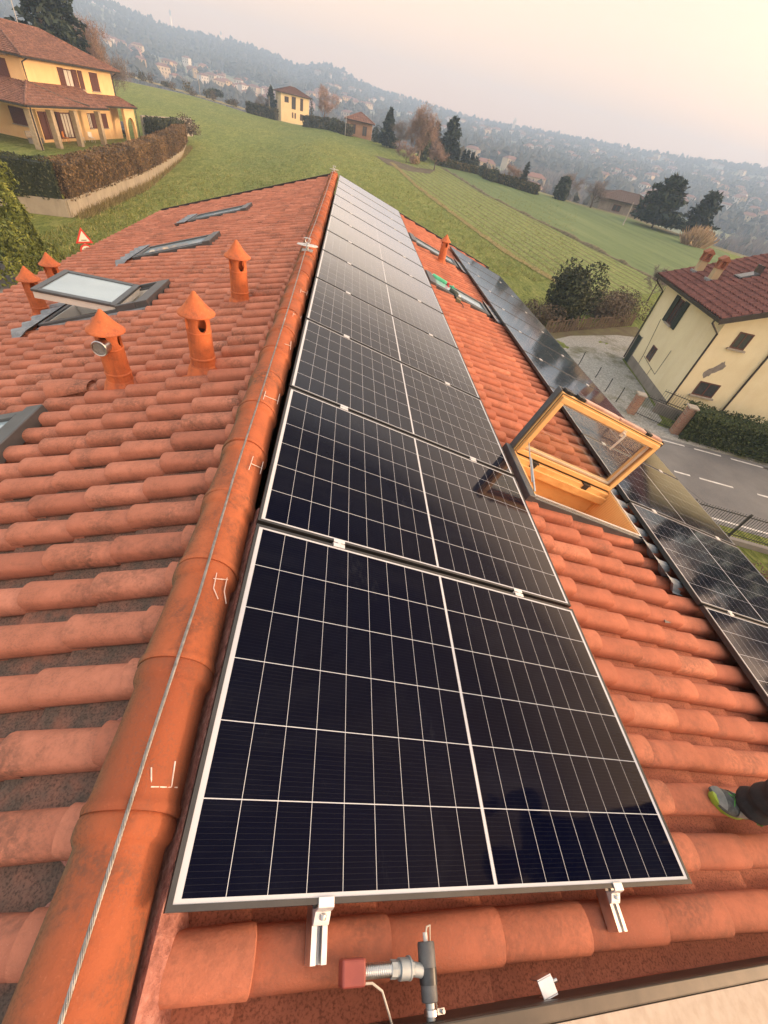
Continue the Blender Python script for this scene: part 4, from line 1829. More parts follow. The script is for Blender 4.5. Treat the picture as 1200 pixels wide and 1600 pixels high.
# small tin clip at a ridge joint
m = MB()
base = ridge_hit(192, 1262)
vs, fs = [], []
pp = [(-0.030, 0.0), (-0.018, 0.005), (-0.010, 0.013), (0.0, 0.016), (0.008, 0.010), (0.012, 0.004)]
for x, z in pp:
    for y in (-0.004, 0.004):
        vs.append((base.x + x, base.y + y + 0.3 * x * 0.3, base.z + z - 0.012 + x * 0.35))
for i in range(len(pp) - 1):
    fs.append((2 * i, 2 * i + 1, 2 * i + 3, 2 * i + 2))
m.add(vs, fs)
o = m.build('tin_clip', M_GALV, smooth=True)
o.modifiers.new('t', 'SOLIDIFY').thickness = 0.0012
tag(o, 'little bent tin clip under the cable at a ridge tile joint', 'clip')

# ------------------------------------------------------------------ solar thermal collector beyond the last tiles
M_COLL = simple('collector_frame', (0.050, 0.048, 0.046), (0.075, 0.068, 0.062), 0.40, 0.6, scale=9)
M_SAND = simple('sand_coating', (0.50, 0.42, 0.345), (0.43, 0.35, 0.28), 0.85, scale=30, bump=0.35, bdist=0.002)
root = empty('collector_box', PRt(-1.4, 1.8, -0.10), (0, PR, 0), 'big dark edged box with a sand coloured top at the lower right corner', 'collector box')
cu0, cu1, cv0, cv1 = -2.0, -0.205, 0.28, 3.0


def lc(u, v, h):
    return (v - 1.8, u + 1.4, h + 0.10)


m = MB()
m.box(lc(cu0, cv0, -0.12), lc(cu1, cv1, -0.005))
m.box(lc(cu1 - 0.034, cv0, -0.0045), lc(cu1 - 0.001, cv1, 0.006))
bevel(m.build('frame', M_COLL, root), 0.004, 2)
m = MB()
m.box(lc(cu0 + 0.02, cv0 + 0.02, -0.004), lc(cu1 - 0.036, cv1 - 0.02, 0.003))
m.build('coated_top', M_SAND, root)

r = empty('rail_bracket', PRt(-0.185, 1.02, -0.05), (0, PR - 0.30, radians(14)), 'small square aluminium bracket with a bolt beside the dark box edge', 'bracket')
m = MB()
m.box((-0.022, -0.02, -0.03), (0.022, -0.017, 0.02))
m.box((-0.022, 0.017, -0.03), (0.022, 0.02, 0.02))
m.box((-0.022, -0.0169, 0.0165), (0.022, 0.0169, 0.02))
m.box((0.0195, -0.0169, -0.03), (0.022, 0.0169, 0.0163))
bevel(m.build('housing', M_ALU, r), 0.001)
m = MB()
M = Matrix.Translation((0.022, 0, -0.004)) @ Matrix.Rotation(pi / 2, 4, 'Y')
m.lathe([(0.017, 0.0), (0.017, 0.003), (0.012, 0.004), (0.011, 0.003)], 24, M)
m.lathe([(0.010, 0.002), (0.010, 0.009), (0.007, 0.010), (0.0, 0.010)], 6, M)
m.lathe([(0.005, 0.009), (0.005, 0.020), (0.0, 0.021)], 12, M)
m.build('bolt', M_STEEL, r, smooth=True, sharp=40, recalc=True)

# ------------------------------------------------------------------ valve and pipe at the collector
M_GREYV = simple('worn_grey_sleeve', (0.115, 0.12, 0.125), (0.062, 0.064, 0.068), 0.55, scale=26, bump=0.3, bdist=0.002)
M_FIT = simple('zinc_fitting', (0.34, 0.38, 0.40), (0.46, 0.50, 0.51), 0.45, 0.5, scale=18)
M_SEAL = simple('red_sealant', (0.34, 0.075, 0.055), (0.26, 0.055, 0.045), 0.45, scale=14)
M_CABLE = simple('pale_lead_wire', (0.62, 0.55, 0.46), (0.54, 0.47, 0.38), 0.55)
vr = empty('pipe_valve', PRt(-0.13, 0.64, -0.06), (0, PR, 0), 'grey sleeved pipe valve with a ribbed metal hose below the nearest panel', 'pipe valve')


def V(u, v, h):
    return (v - 0.64, u + 0.13, h + 0.06)


m = MB()
m.tube([V(-0.078, 0.640, -0.02), V(-0.082, 0.640, -0.02), V(-0.124, 0.640, -0.022), V(-0.128, 0.640, -0.022), V(-0.176, 0.640, -0.024), V(-0.178, 0.64, -0.024)], [0.020, 0.0215, 0.0215, 0.0195, 0.0195, 0.017], 22)
m.build('sleeve', M_GREYV, vr, smooth=True, sharp=40)
m = MB()
m.tube([V(-0.122, 0.64, -0.022), V(-0.150, 0.64, -0.023)], [0.0222, 0.0212], 22)
m.build('tape_wrap', simple('black_tape', (0.022, 0.023, 0.025), (0.05, 0.055, 0.06), 0.35, scale=40), vr, smooth=True)
m = MB()
m.tube([V(-0.062, 0.640, -0.02), V(-0.078, 0.640, -0.02)], [0.006, 0.006], 12)
m.build('sensor_cap', simple('white_plastic', (0.72, 0.70, 0.66), (0.62, 0.6, 0.56), 0.4), vr, smooth=True, sharp=40)
m = MB()
m.tube([V(-0.178, 0.64, -0.024), V(-0.232, 0.64, -0.026)], 0.011, 14)
m.build('stub_pipe', M_FIT, vr, smooth=True)
m = MB()
m.tube([V(-0.188, 0.64, -0.0245), V(-0.198, 0.64, -0.025)], 0.016, 16)
m.box(V(-0.198, 0.655, -0.030), V(-0.188, 0.675, -0.018))
m.tube([V(-0.193, 0.668, -0.034), V(-0.193, 0.668, -0.010)], 0.004, 10)
m.build('pipe_clamp', M_STEEL, vr, smooth=True, sharp=40)
m = MB()
m.tube([V(-0.126, 0.622, -0.022), V(-0.122, 0.600, -0.022)], 0.0135, 14)
m.tube([V(-0.121, 0.600, -0.022), V(-0.1205, 0.588, -0.022)], 0.0145, 8)
m.tube([V(-0.1205, 0.586, -0.022), V(-0.1195, 0.560, -0.022)], 0.0195, 22)
m.tube([V(-0.1195, 0.5895, -0.022), V(-0.1194, 0.5855, -0.022)], 0.0215, 22)
m.tube([V(-0.1195, 0.560, -0.022), V(-0.119, 0.553, -0.022)], 0.0145, 14)
m.tube([V(-0.119, 0.553, -0.022), V(-0.118, 0.538, -0.023)], 0.0165, 8)
m.build('union_fitting', M_FIT, vr, smooth=True, sharp=30)
m = MB()
pth, rr = [], []
for i in range(60):
    q = i / 59
    pth.append(V(-0.118 + 0.001 * q, 0.538 - 0.070 * q, -0.023 - 0.004 * q))
    rr.append(0.0115 + 0.0022 * (1 if i % 4 < 2 else -0.4))
m.tube(pth, rr, 18)
m.build('ribbed_hose', simple('stainless_hose', (0.66, 0.66, 0.65), (0.52, 0.52, 0.51), 0.3, 0.95), vr, smooth=True, sharp=None)
m = MB()
m.bar(V(-0.117, 0.470, -0.027), V(-0.116, 0.413, -0.034), 0.046, 0.040)
o = m.build('red_sealing_block', M_SEAL, vr)
bevel(o, 0.006, 3)
m = MB()
m.tube([V(-0.070, 0.640, -0.02), V(-0.052, 0.642, -0.012), V(-0.050, 0.652, -0.012), V(-0.070, 0.660, -0.03), V(-0.12, 0.666, -0.05), V(-0.20, 0.680, -0.06)], 0.0022, 6)
m.build('sensor_lead', M_CABLE, vr, smooth=True)
m = MB()
m.tube([V(-0.135, 0.462, -0.03), V(-0.136, 0.490, -0.024), V(-0.15, 0.515, -0.024), V(-0.185, 0.535, -0.034), V(-0.23, 0.56, -0.05)], 0.0026, 6)
m.build('sensor_lead', M_CABLE, vr, smooth=True)

# ------------------------------------------------------------------ tools on the roof
M_GREEN = simple('green_plastic', (0.06, 0.42, 0.22), (0.10, 0.55, 0.32), 0.3, scale=12)
M_RED = simple('red_plastic', (0.55, 0.03, 0.03), (0.45, 0.03, 0.03), 0.35)
r = empty('sealant_gun', PRt(8.10, 2.28, -0.052), (0, PR, radians(-8)), 'green sealant gun with a red grip lying on the tiles by the roof window', 'sealant gun')
m = MB()
m.tube([(-0.30, 0.0, 0.01), (-0.28, 0, 0.01), (-0.02, 0.0, 0.01), (0.0, 0, 0.01)], [0.030, 0.036, 0.036, 0.03], 16)
m.build('barrel', M_GREEN, r, smooth=True, sharp=40)
m = MB()
m.tube([(-0.30, 0, 0.01), (-0.33, 0, 0.01), (-0.40, 0, 0.006)], [0.016, 0.012, 0.004], 12)
m.build('nozzle', M_WHITE, r, smooth=True)
m = MB()
m.box((0.0, -0.024, -0.015), (0.055, 0.024, 0.04))
m.tube([(0.03, -0.01, 0.01), (0.06, -0.10, -0.02)], [0.02, 0.017], 10)
bevel(m.build('grip', M_RED, r), 0.004)
m = MB()
m.tube([(0.05, 0, 0.012), (0.20, 0, 0.012), (0.205, 0.03, 0.012)], 0.007, 8)
m.box((0.12, -0.03, -0.012), (0.15, 0.03, 0.035))
m.build('plunger', M_GREEN, r, smooth=True, sharp=40)
r = empty('power_drill', PRt(7.60, 2.40, -0.048), (0, PR, radians(-18)), 'dark cordless drill lying on the orange tiles', 'power drill')
m = MB()
m.tube([(-0.16, 0.0, 0.015), (-0.15, 0, 0.015), (-0.02, 0, 0.015), (0.02, 0, 0.012)], [0.030, 0.042, 0.042, 0.03], 16)
m.tube([(-0.05, 0.0, 0.01), (0.02, -0.10, 0.0), (0.045, -0.16, -0.004)], [0.030, 0.026, 0.028], 12)
m.build('body', simple('drill_dark', (0.035, 0.05, 0.035), (0.05, 0.06, 0.045), 0.45, scale=14), r, smooth=True, sharp=50)
m = MB()
m.tube([(0.02, 0, 0.012), (0.05, 0, 0.012), (0.07, 0, 0.012)], [0.024, 0.024, 0.012], 14)
m.build('chuck', M_STEEL, r, smooth=True, sharp=40)
m = MB()
m.box((0.01, -0.215, -0.03), (0.105, -0.155, 0.03))
bevel(m.build('battery', simple('drill_olive', (0.16, 0.15, 0.09), (0.22, 0.21, 0.13), 0.45), r), 0.006)
m = MB()
m.tube([(0.07, -0.19, 0.0), (0.15, -0.20, -0.01), (0.19, -0.26, -0.02), (0.20, -0.33, -0.02)], 0.008, 8)
m.build('hand_strap', M_BLACK, r, smooth=True)

# bits of dark slate like metal lying on the tiles
for (u, v, rz, lab) in ((1.352, 2.882, 0.3, 'small dark scrap of metal lying between two tile rows'), (1.40, 1.84, 0.9, 'loop of dark wire peeping from under the second panel')):
    m = MB()
    if v > 2:
        m.add([(-0.035, -0.012, 0.002), (0.03, -0.02, 0.004), (0.045, 0.012, 0.014), (-0.02, 0.018, 0.012), (-0.035, -0.012, 0.005), (0.03, -0.02, 0.007), (0.045, 0.012, 0.017), (-0.02, 0.018, 0.015)],
              [(3, 2, 1, 0), (4, 5, 6, 7), (0, 1, 5, 4), (1, 2, 6, 5), (2, 3, 7, 6), (3, 0, 4, 7)])
        o = m.build('metal_scrap', simple('slate_scrap', (0.10, 0.09, 0.085), (0.16, 0.13, 0.12), 0.6), loc=PRt(u, v, -0.105), rot=(0, PR, rz))
        tag(o, lab, 'metal scrap')
    else:
        m.tube([(-0.10, 0.02, 0), (-0.04, 0.03, 0.004), (0.03, 0.032, 0.008), (0.045, 0.02, 0.01), (0.02, -0.005, 0.01), (-0.05, -0.02, 0.004), (-0.10, -0.02, 0)], 0.004, 6)
        o = m.build('wire_loop', M_BLACK, smooth=True, loc=PRt(u, v, -0.085), rot=(0, PR, rz * 0.2))
        tag(o, lab, 'wire')

# ------------------------------------------------------------------ the person on the tiles (only one foot is inside the picture)
M_TROUSER = simple('black_work_trousers', (0.014, 0.014, 0.016), (0.024, 0.024, 0.026), 0.85, scale=30, bump=0.4, bdist=0.003)
M_JACKET = simple('dark_jacket', (0.016, 0.018, 0.022), (0.026, 0.028, 0.034), 0.8, scale=18, bump=0.3, bdist=0.004)
M_SKIN = simple('skin', (0.52, 0.29, 0.20), (0.46, 0.24, 0.16), 0.5, scale=12)
M_HAIR = simple('dark_hair', (0.022, 0.015, 0.010), (0.035, 0.023, 0.015), 0.6, scale=60)
M_SHOE = simple('grey_trainer', (0.105, 0.112, 0.110), (0.045, 0.050, 0.050), 0.75, scale=45, bump=0.4, bdist=0.002)
M_SHOE2 = simple('trainer_overlay', (0.20, 0.21, 0.205), (0.13, 0.14, 0.135), 0.6, scale=30)
M_LIME = simple('lime_sole', (0.30, 0.42, 0.045), (0.22, 0.32, 0.04), 0.5, scale=20)
M_LACE = simple('green_lace', (0.10, 0.42, 0.06), (0.03, 0.12, 0.03), 0.7, scale=80)
TS = -0.085                                          # tile top under the feet
FA = PRt(0.245, 2.43, TS)                            # front ankle spot
FB = PRt(0.10, 2.98, TS)
person = empty('person', (FA + FB) / 2, (0, 0, 0), 'person in black work trousers and grey trainers with lime soles standing on the tiles', 'person')
PO = person.location


def skin_mesh(name, verts, edges, radii, mat, parent, rootv=0, levels=2):
    me = bpy.data.meshes.new(name)
    me.from_pydata([tuple(Vector(v) - PO) for v in verts], edges, [])
    me.materials.append(mat)
    o = bpy.data.objects.new(name, me)
    COL.objects.link(o)
    sk = o.modifiers.new('skin', 'SKIN')
    sk.use_smooth_shade = True
    if not me.skin_vertices:
        me.skin_vertices.new()
    for i, r in enumerate(radii):
        me.skin_vertices[0].data[i].radius = (r, r) if not isinstance(r, tuple) else r
        me.skin_vertices[0].data[i].use_root = (i == rootv)
    sb = o.modifiers.new('sub', 'SUBSURF')
    sb.levels = sb.render_levels = levels
    dg = bpy.context.evaluated_depsgraph_get()
    dg.update()
    m2 = bpy.data.meshes.new_from_object(o.evaluated_get(dg))
    o.modifiers.clear()
    o.data = m2
    o.parent = parent
    return o


up = Vector((0, 0, 1))
fw = (PRt(0.25, 2.0, 0) - PRt(0.25, 2.4, 0))
fw.z = 0
fw.normalize()                                       # he faces the ridge
sdv = Vector((0, 1, 0))
pel = (FA + FB) / 2 + up * 0.93 + fw * 0.02
hA, hB = pel + sdv * 0.085 - up * 0.06, pel - sdv * 0.085 - up * 0.06
kA = FA + up * 0.50 + fw * 0.02 + Vector((0.02, 0.0, 0))
kB = FB + up * 0.50 + fw * 0.10
aA, aB = FA + up * 0.11, FB + up * 0.11
ch = pel + up * 0.33 + fw * 0.05
nk = pel + up * 0.55 + fw * 0.08
hd = nk + up * 0.13 + fw * 0.04
tp = nk + up * 0.25 + fw * 0.05
sA, sB = nk + sdv * 0.185 - up * 0.06, nk - sdv * 0.185 - up * 0.06
eA, eB = sA + sdv * 0.10 - up * 0.20 + fw * 0.18, sB - sdv * 0.06 - up * 0.27 + fw * 0.06
wA, wB = eA + up * 0.12 + fw * 0.20 - sdv * 0.04, eB + fw * 0.20 - up * 0.10 + sdv * 0.06
V_ = [pel, pel + up * 0.16 + fw * 0.02, ch, nk, hd, tp, hA, kA, aA, hB, kB, aB, sA, eA, wA, sB, eB, wB]
E_ = [(0, 1), (1, 2), (2, 3), (3, 4), (4, 5), (0, 6), (6, 7), (7, 8), (0, 9), (9, 10), (10, 11), (2, 12), (12, 13), (13, 14), (2, 15), (15, 16), (16, 17)]
R_ = [0.13, 0.125, 0.145, 0.058, 0.088, 0.078, 0.085, 0.052, 0.036, 0.085, 0.052, 0.036, 0.058, 0.040, 0.028, 0.058, 0.040, 0.028]
skin_mesh('body', V_, E_, R_, M_SKIN, person)
# nose, ears and eyes sit on the head
m = MB()
fc = hd + fw * 0.092
m.add([fc - PO + sdv * 0.016 - up * 0.02, fc - PO - sdv * 0.016 - up * 0.02, fc - PO + fw * 0.026 - up * 0.018, fc - PO + up * 0.03], [(0, 2, 3), (2, 1, 3), (0, 1, 2)])
for s in (-1, 1):
    Mx = Matrix.Translation(hd - PO + sdv * s * 0.09) @ Matrix.Diagonal((0.8, 0.35, 1.2, 1))
    m.lathe([(0.0, -0.028), (0.02, -0.02), (0.028, 0), (0.02, 0.02), (0.0, 0.028)], 10, Mx)
m.build('nose_and_ears', M_SKIN, person, smooth=True)
m = MB()
for s in (-1, 1):
    Mx = Matrix.Translation(hd - PO + fw * 0.078 + sdv * s * 0.034 + up * 0.022)
    m.lathe([(0.0, -0.011), (0.009, -0.006), (0.011, 0), (0.009, 0.006), (0.0, 0.011)], 10, Mx)
m.build('eyes', M_BLACK, person, smooth=True)
m = MB()
Mx = Matrix.Translation(tp - PO - up * 0.045 - fw * 0.012) @ Matrix.Diagonal((1.05, 0.98, 0.95, 1))
m.lathe([(0.090, -0.030), (0.098, 0.0), (0.092, 0.045), (0.062, 0.078), (0.0, 0.092)], 20, Mx)
m.build('hair', M_HAIR, person, smooth=True)
# hands with five fingers
for (w, e, s) in ((wA, eA, 1), (wB, eB, -1)):
    d = (w - e).normalized()
    x = d.cross(up).normalized()
    pm = w + d * 0.05
    VV = [w, pm]
    EE = [(0, 1)]
    RR = [(0.026, 0.026), (0.036, 0.020)]
    for k in range(4):
        o_ = x * (0.030 - 0.020 * k)
        L = (0.038, 0.043, 0.040, 0.032)[k]
        i = len(VV)
        VV += [pm + d * 0.035 + o_, pm + d * (0.035 + L) + o_ - up * 0.010, pm + d * (0.035 + L * 1.75) + o_ - up * 0.032]
        RR += [0.010, 0.009, 0.0075]
        EE += [(1, i), (i, i + 1), (i + 1, i + 2)]
    i = len(VV)
    VV += [w + d * 0.03 + x * 0.035 * s, w + d * 0.065 + x * 0.055 * s - up * 0.01, w + d * 0.09 + x * 0.058 * s - up * 0.02]
    RR += [0.013, 0.011, 0.009]
    EE += [(0, i), (i, i + 1), (i + 1, i + 2)]
    skin_mesh('hand', VV, EE, RR, M_SKIN, person, 0, 2)
# clothes
JV = [pel - up * 0.14, pel + up * 0.17 + fw * 0.02, ch, nk - up * 0.03, sA, eA, wA - (wA - eA) * 0.12, sB, eB, wB - (wB - eB) * 0.12]
skin_mesh('jacket', JV, [(0, 1), (1, 2), (2, 3), (2, 4), (4, 5), (5, 6), (2, 7), (7, 8), (8, 9)], [0.185, 0.170, 0.182, 0.085, 0.082, 0.064, 0.050, 0.082, 0.064, 0.050], M_JACKET, person, 0)


def leg_loft(hip, knee, ank, name):
    m = MB()
    n, k = 28, 44
    rng = random.Random(3)
    vs, fs = [], []
    for i in range(k + 1):
        q = i / k
        if q < 0.5:
            p = hip.lerp(knee, q * 2)
            r = 0.100 + (0.076 - 0.100) * q * 2
        else:
            p = knee.lerp(ank - up * 0.015, (q - 0.5) * 2)
            r = 0.076 + (0.064 - 0.076) * (q - 0.5) * 2
        r += 0.007 * sin(q * 60) * (0.2 + max(0, q - 0.7) * 4.0) + 0.006 * exp(-((q - 0.52) / 0.05) ** 2)
        for j in range(n):
            a = 2 * pi * j / n
            rr = r * (1 + 0.07 * mnoise.noise(Vector((3 * cos(a), 3 * sin(a), q * 14))) + 0.05 * sin(q * 45 + 2 * a) * max(0, q - 0.55))
            vs.append(p + Vector((rr * cos(a) * 1.08, rr * sin(a), 0)) - PO)
    for i in range(k):
        for j in range(n):
            a, b = i * n + j, i * n + (j + 1) % n
            fs.append((a, a + n, b + n, b))
    fs.append(tuple(k * n + j for j in range(n)))
    m.add(vs, fs)
    return m


tm = leg_loft(hA, kA, aA, 'a')
t2 = leg_loft(hB, kB, aB, 'b')
tm.add(t2.v, t2.f)
vs, fs = [], []
for i in range(9):                                          # seat of the trousers
    q = i / 8
    c = pel - PO + up * (0.10 - 0.26 * q)
    for j in range(24):
        a = 2 * pi * j / 24
        k = 1.0 if q < 0.7 else 1 - 0.35 * (q - 0.7) / 0.3
        vs.append(c + Vector((0.135 * cos(a) * k, 0.185 * sin(a) * k, 0)))
for i in range(8):
    for j in range(24):
        a, b = i * 24 + j, i * 24 + (j + 1) % 24
        fs.append((a, a + 24, b + 24, b))
fs.append(tuple(8 * 24 + j for j in range(24)))
tm.add(vs, fs)
tro = tm.build('trousers', M_TROUSER, person, smooth=True, sharp=None)
# pale piping stitched round the shin
m = MB()
pth = []
for i in range(13):
    q = i / 12
    a = radians(200 + 75 * q)
    c = kA.lerp(aA, 0.62 + 0.10 * sin(q * pi))
    pth.append(c - PO + Vector((0.083 * cos(a), 0.078 * sin(a), 0)))
m.tube(pth, 0.0035, 6)
m.build('reflective_piping', simple('pale_piping', (0.62, 0.62, 0.62), (0.5, 0.5, 0.5), 0.5), tro, smooth=True)


def shoe(P, yaw, first_=True):
    """trainer, toe along local +x"""
    M = Matrix.Translation(P - PO) @ Matrix.Rotation(PR, 4, 'Y') @ Matrix.Rotation(yaw, 4, 'Z') @ Matrix.Scale(1.12, 4)
    secs = [(-0.085, 0.022, 0.060, 0.0), (-0.075, 0.033, 0.085, 0.0), (-0.03, 0.037, 0.098, 0.0), (0.01, 0.037, 0.092, 0.0), (0.05, 0.041, 0.074, 0.003), (0.10, 0.048, 0.060, 0.004), (0.145, 0.047, 0.050, 0.0), (0.175, 0.036, 0.040, -0.006), (0.190, 0.018, 0.028, -0.012)]
    n = 16
    m = MB()
    vs, fs = [], []
    for (x, w, h, o_) in secs:
        for j in range(n + 1):
            a = pi * j / n
            vs.append(M @ Vector((x, w * cos(a) * (0.86 + 0.14 * abs(cos(a))) + o_, 0.020 + (h - 0.020) * sin(a) ** 0.75)))
    for i in range(len(secs) - 1):
        for j in range(n):
            q = i * (n + 1) + j
            fs.append((q, q + 1, q + n + 2, q + n + 1))
    fs.append(tuple(range(n + 1)))
    fs.append(tuple((len(secs) - 1) * (n + 1) + j for j in range(n, -1, -1)))
    m.add(vs, fs)
    up_ = m.build('shoe', M_SHOE, person, smooth=True, sharp=60)
    sb = up_.modifiers.new('s', 'SUBSURF')
    sb.levels = sb.render_levels = 1
    m = MB()
    ring = []
    for k in range(40):
        a = 2 * pi * k / 40
        x = 0.052 + 0.145 * cos(a)
        w = 0.046 - 0.010 * (1 if cos(a) < -0.1 else 0) + 0.005 * cos(a)
        ring.append((x, w * sin(a) * (1 - 0.18 * max(0, cos(a)) ** 3)))
    vs = []
    for z, s in ((-0.004, 0.97), (0.010, 1.04), (0.024, 1.02), (0.026, 0.95)):
        for x, y in ring:
            zz = z + (0.010 * max(0, (x - 0.13) / 0.06) ** 2 if x > 0.13 else 0)
            vs.append(M @ Vector((0.052 + (x - 0.052) * s, y * s, zz)))
    fs = []
    for i in range(3):
        for j in range(40):
            a, b = i * 40 + j, i * 40 + (j + 1) % 40
            fs.append((a, b, b + 40, a + 40))
    fs.append(tuple(range(39, -1, -1)))
    fs.append(tuple(range(120, 160)))
    m.add(vs, fs)
    m.build('sole', M_LIME, up_, smooth=True, sharp=50)
    for (x0, x1, a0, a1) in ((0.150, 0.188, 0.12, 0.88), (0.02, 0.10, 0.03, 0.26), (0.02, 0.10, 0.74, 0.97), (-0.086, -0.05, 0.05, 0.95)):
        nx, na = 6, 10
        m = MB()                                           # toe cap, side and heel overlays
        vs, fs = [], []
        for i in range(nx + 1):
            x = x0 + (x1 - x0) * i / nx
            k = 0
            while k < len(secs) - 2 and secs[k + 1][0] < x:
                k += 1
            s0, s1 = secs[k], secs[k + 1]
            t = min(1, max(0, (x - s0[0]) / (s1[0] - s0[0])))
            w, h, o_ = [s0[c] + (s1[c] - s0[c]) * t for c in (1, 2, 3)]
            for j in range(na + 1):
                a = pi * (a0 + (a1 - a0) * j / na)
                vs.append(M @ Vector((x, (w + 0.002) * cos(a) * (0.86 + 0.14 * abs(cos(a))) + o_, 0.020 + (h - 0.017) * sin(a) ** 0.75)))
        for i in range(nx):
            for j in range(na):
                q = i * (na + 1) + j
                fs.append((q, q + 1, q + na + 2, q + na + 1))
        m.add(vs, fs)
        m.build('overlay', M_SHOE2, up_, smooth=True)
    m = MB()
    for i in range(6):
        x = 0.015 + 0.019 * i
        z = 0.096 - 0.0075 * i
        s = 1 if i % 2 else -1
        m.tube([M @ Vector((x - 0.008 * s, -0.024, z - 0.010)), M @ Vector((x, 0, z + 0.003)), M @ Vector((x + 0.010 * s, 0.026, z - 0.010))], 0.0028, 6)
        m.tube([M @ Vector((x + 0.008 * s, -0.024, z - 0.009)), M @ Vector((x, 0, z + 0.006)), M @ Vector((x - 0.010 * s, 0.026, z - 0.009))], 0.0028, 6)
    for s in (-1, 1):
        m.tube([M @ Vector((0.0, 0.0, 0.102)), M @ Vector((0.01, s * 0.03, 0.105)), M @ Vector((0.0, s * 0.055, 0.075)), M @ Vector((-0.02, s * 0.058, 0.045)), M @ Vector((-0.022, s * 0.05, 0.03)), M @ Vector((-0.005, s * 0.045, 0.04)), M @ Vector((0.012, s * 0.03, 0.09))], 0.0026, 6)
    m.build('laces', M_LACE, up_, smooth=True)
    m = MB()
    m.box((-0.012, -0.018, 0.094), (0.014, 0.018, 0.116), M)
    m.build('tongue', M_SHOE, up_)


shoe(FA + Vector((0.03, 0, 0)), pi - 0.20)
shoe(FB, pi + 0.25)
# ------------------------------------------------------------------ neighbours
def mat_plaster(name, a, b, stain, scale=0.8):
    t = NT(name)
    co = t.coord()
    n1, n2 = t.noise(co, scale, 5, 0.6), t.noise(co, 14, 5, 0.7)
    st = t.noise(t.stretch(co, (2.2, 2.2, 0.35)), 1.0, 5, 0.65)
    c = t.mix(t.rng(n1, 0.35, 0.65), a, b)
    c = t.mix(t.rng(st, 0.52, 0.75, 0, 0.55), c, stain)
    c = t.mix(t.rng(n2, 0.62, 0.78, 0, 0.35), c, tuple(x * 0.6 for x in b))
    t.base(c)
    t.set(rough=0.92, spec=0.2)
    t.bump(n2, 0.25, 0.01)
    return t.m


def mat_rooftile(name, a, b, dark, col_w=0.21, course=0.34, axis=0):
    """pantiles for far roofs: columns along local x, courses along local y of the face (object coordinates)"""
    t = NT(name)
    r = t.tint()
    co = t.coord()
    n1, n2 = t.noise(co, 1.2, 5, 0.65), t.noise(co, 4.5, 5, 0.75)
    c = t.mix(t.rng(n1, 0.35, 0.65), a, b)
    c = t.mix(t.rng(n2, 0.42, 0.62, 0, 0.85), c, dark)
    t.base(c)
    t.set(rough=0.85, spec=0.2)
    return t.m


M_CREAM = mat_plaster('cream_plaster', (0.84, 0.77, 0.53), (0.77, 0.69, 0.46), (0.86, 0.80, 0.60))
M_OCHRE = mat_plaster('ochre_plaster', (0.86, 0.61, 0.32), (0.80, 0.54, 0.275), (0.88, 0.67, 0.40))
M_YELLOW = mat_plaster('yellow_plaster', (0.78, 0.66, 0.40), (0.72, 0.59, 0.35), (0.82, 0.72, 0.48))
M_CONC = mat_plaster('bare_concrete', (0.30, 0.28, 0.25), (0.22, 0.205, 0.185), (0.13, 0.12, 0.11))
M_REDROOF = mat_rooftile('dark_red_tiles', (0.235, 0.105, 0.090), (0.175, 0.076, 0.066), (0.095, 0.045, 0.042))
M_BROWNROOF = mat_rooftile('brown_tiles', (0.33, 0.175, 0.130), (0.20, 0.105, 0.080), (0.085, 0.050, 0.042))
M_FARROOF = mat_rooftile('dull_tiles', (0.17, 0.085, 0.060), (0.12, 0.062, 0.048), (0.07, 0.038, 0.030))
M_GUT = simple('dark_gutter', (0.045, 0.040, 0.038), (0.06, 0.052, 0.048), 0.45, 0.4)
M_DKGREEN = simple('dark_green_shutter', (0.016, 0.030, 0.026), (0.025, 0.042, 0.036), 0.6)
M_BRSHUT = simple('brown_shutter', (0.125, 0.045, 0.032), (0.10, 0.036, 0.026), 0.6)
M_REVEAL = simple('dark_interior', (0.022, 0.020, 0.019), (0.03, 0.028, 0.026), 0.7)
M_STONE = simple('pale_stone', (0.42, 0.38, 0.32), (0.32, 0.29, 0.24), 0.85, scale=5)
M_WINGL = simple('dim_glass', (0.045, 0.05, 0.055), (0.07, 0.075, 0.08), 0.08, spec=0.8)
M_CURTAIN = simple('net_curtain', (0.62, 0.60, 0.55), (0.50, 0.48, 0.44), 0.9, scale=3, stretch=(8, 8, 0.3))


def mat_brick():
    t = NT('old_brick')
    co = t.coord()
    b = t.n('ShaderNodeTexBrick')
    b.inputs['Scale'].default_value = 3.4
    b.inputs['Color1'].default_value = (0.30, 0.125, 0.075, 1)
    b.inputs['Color2'].default_value = (0.40, 0.20, 0.12, 1)
    b.inputs['Mortar'].default_value = (0.36, 0.32, 0.27, 1)
    b.inputs['Mortar Size'].default_value = 0.03
    mp = t.n('ShaderNodeMapping')
    mp.inputs['Rotation'].default_value = (pi / 2, 0, 0.6)
    t.link(co, mp.inputs['Vector'])
    t.link(mp.outputs[0], b.inputs['Vector'])
    n = t.noise(co, 5, 5, 0.7)
    t.base(t.mix(t.rng(n, 0.45, 0.7, 0, 0.6), b.outputs['Color'], (0.20, 0.16, 0.12)))
    t.set(rough=0.95)
    t.bump(b.outputs['Fac'], 0.4, 0.01)
    return t.m


M_BRICK = mat_brick()


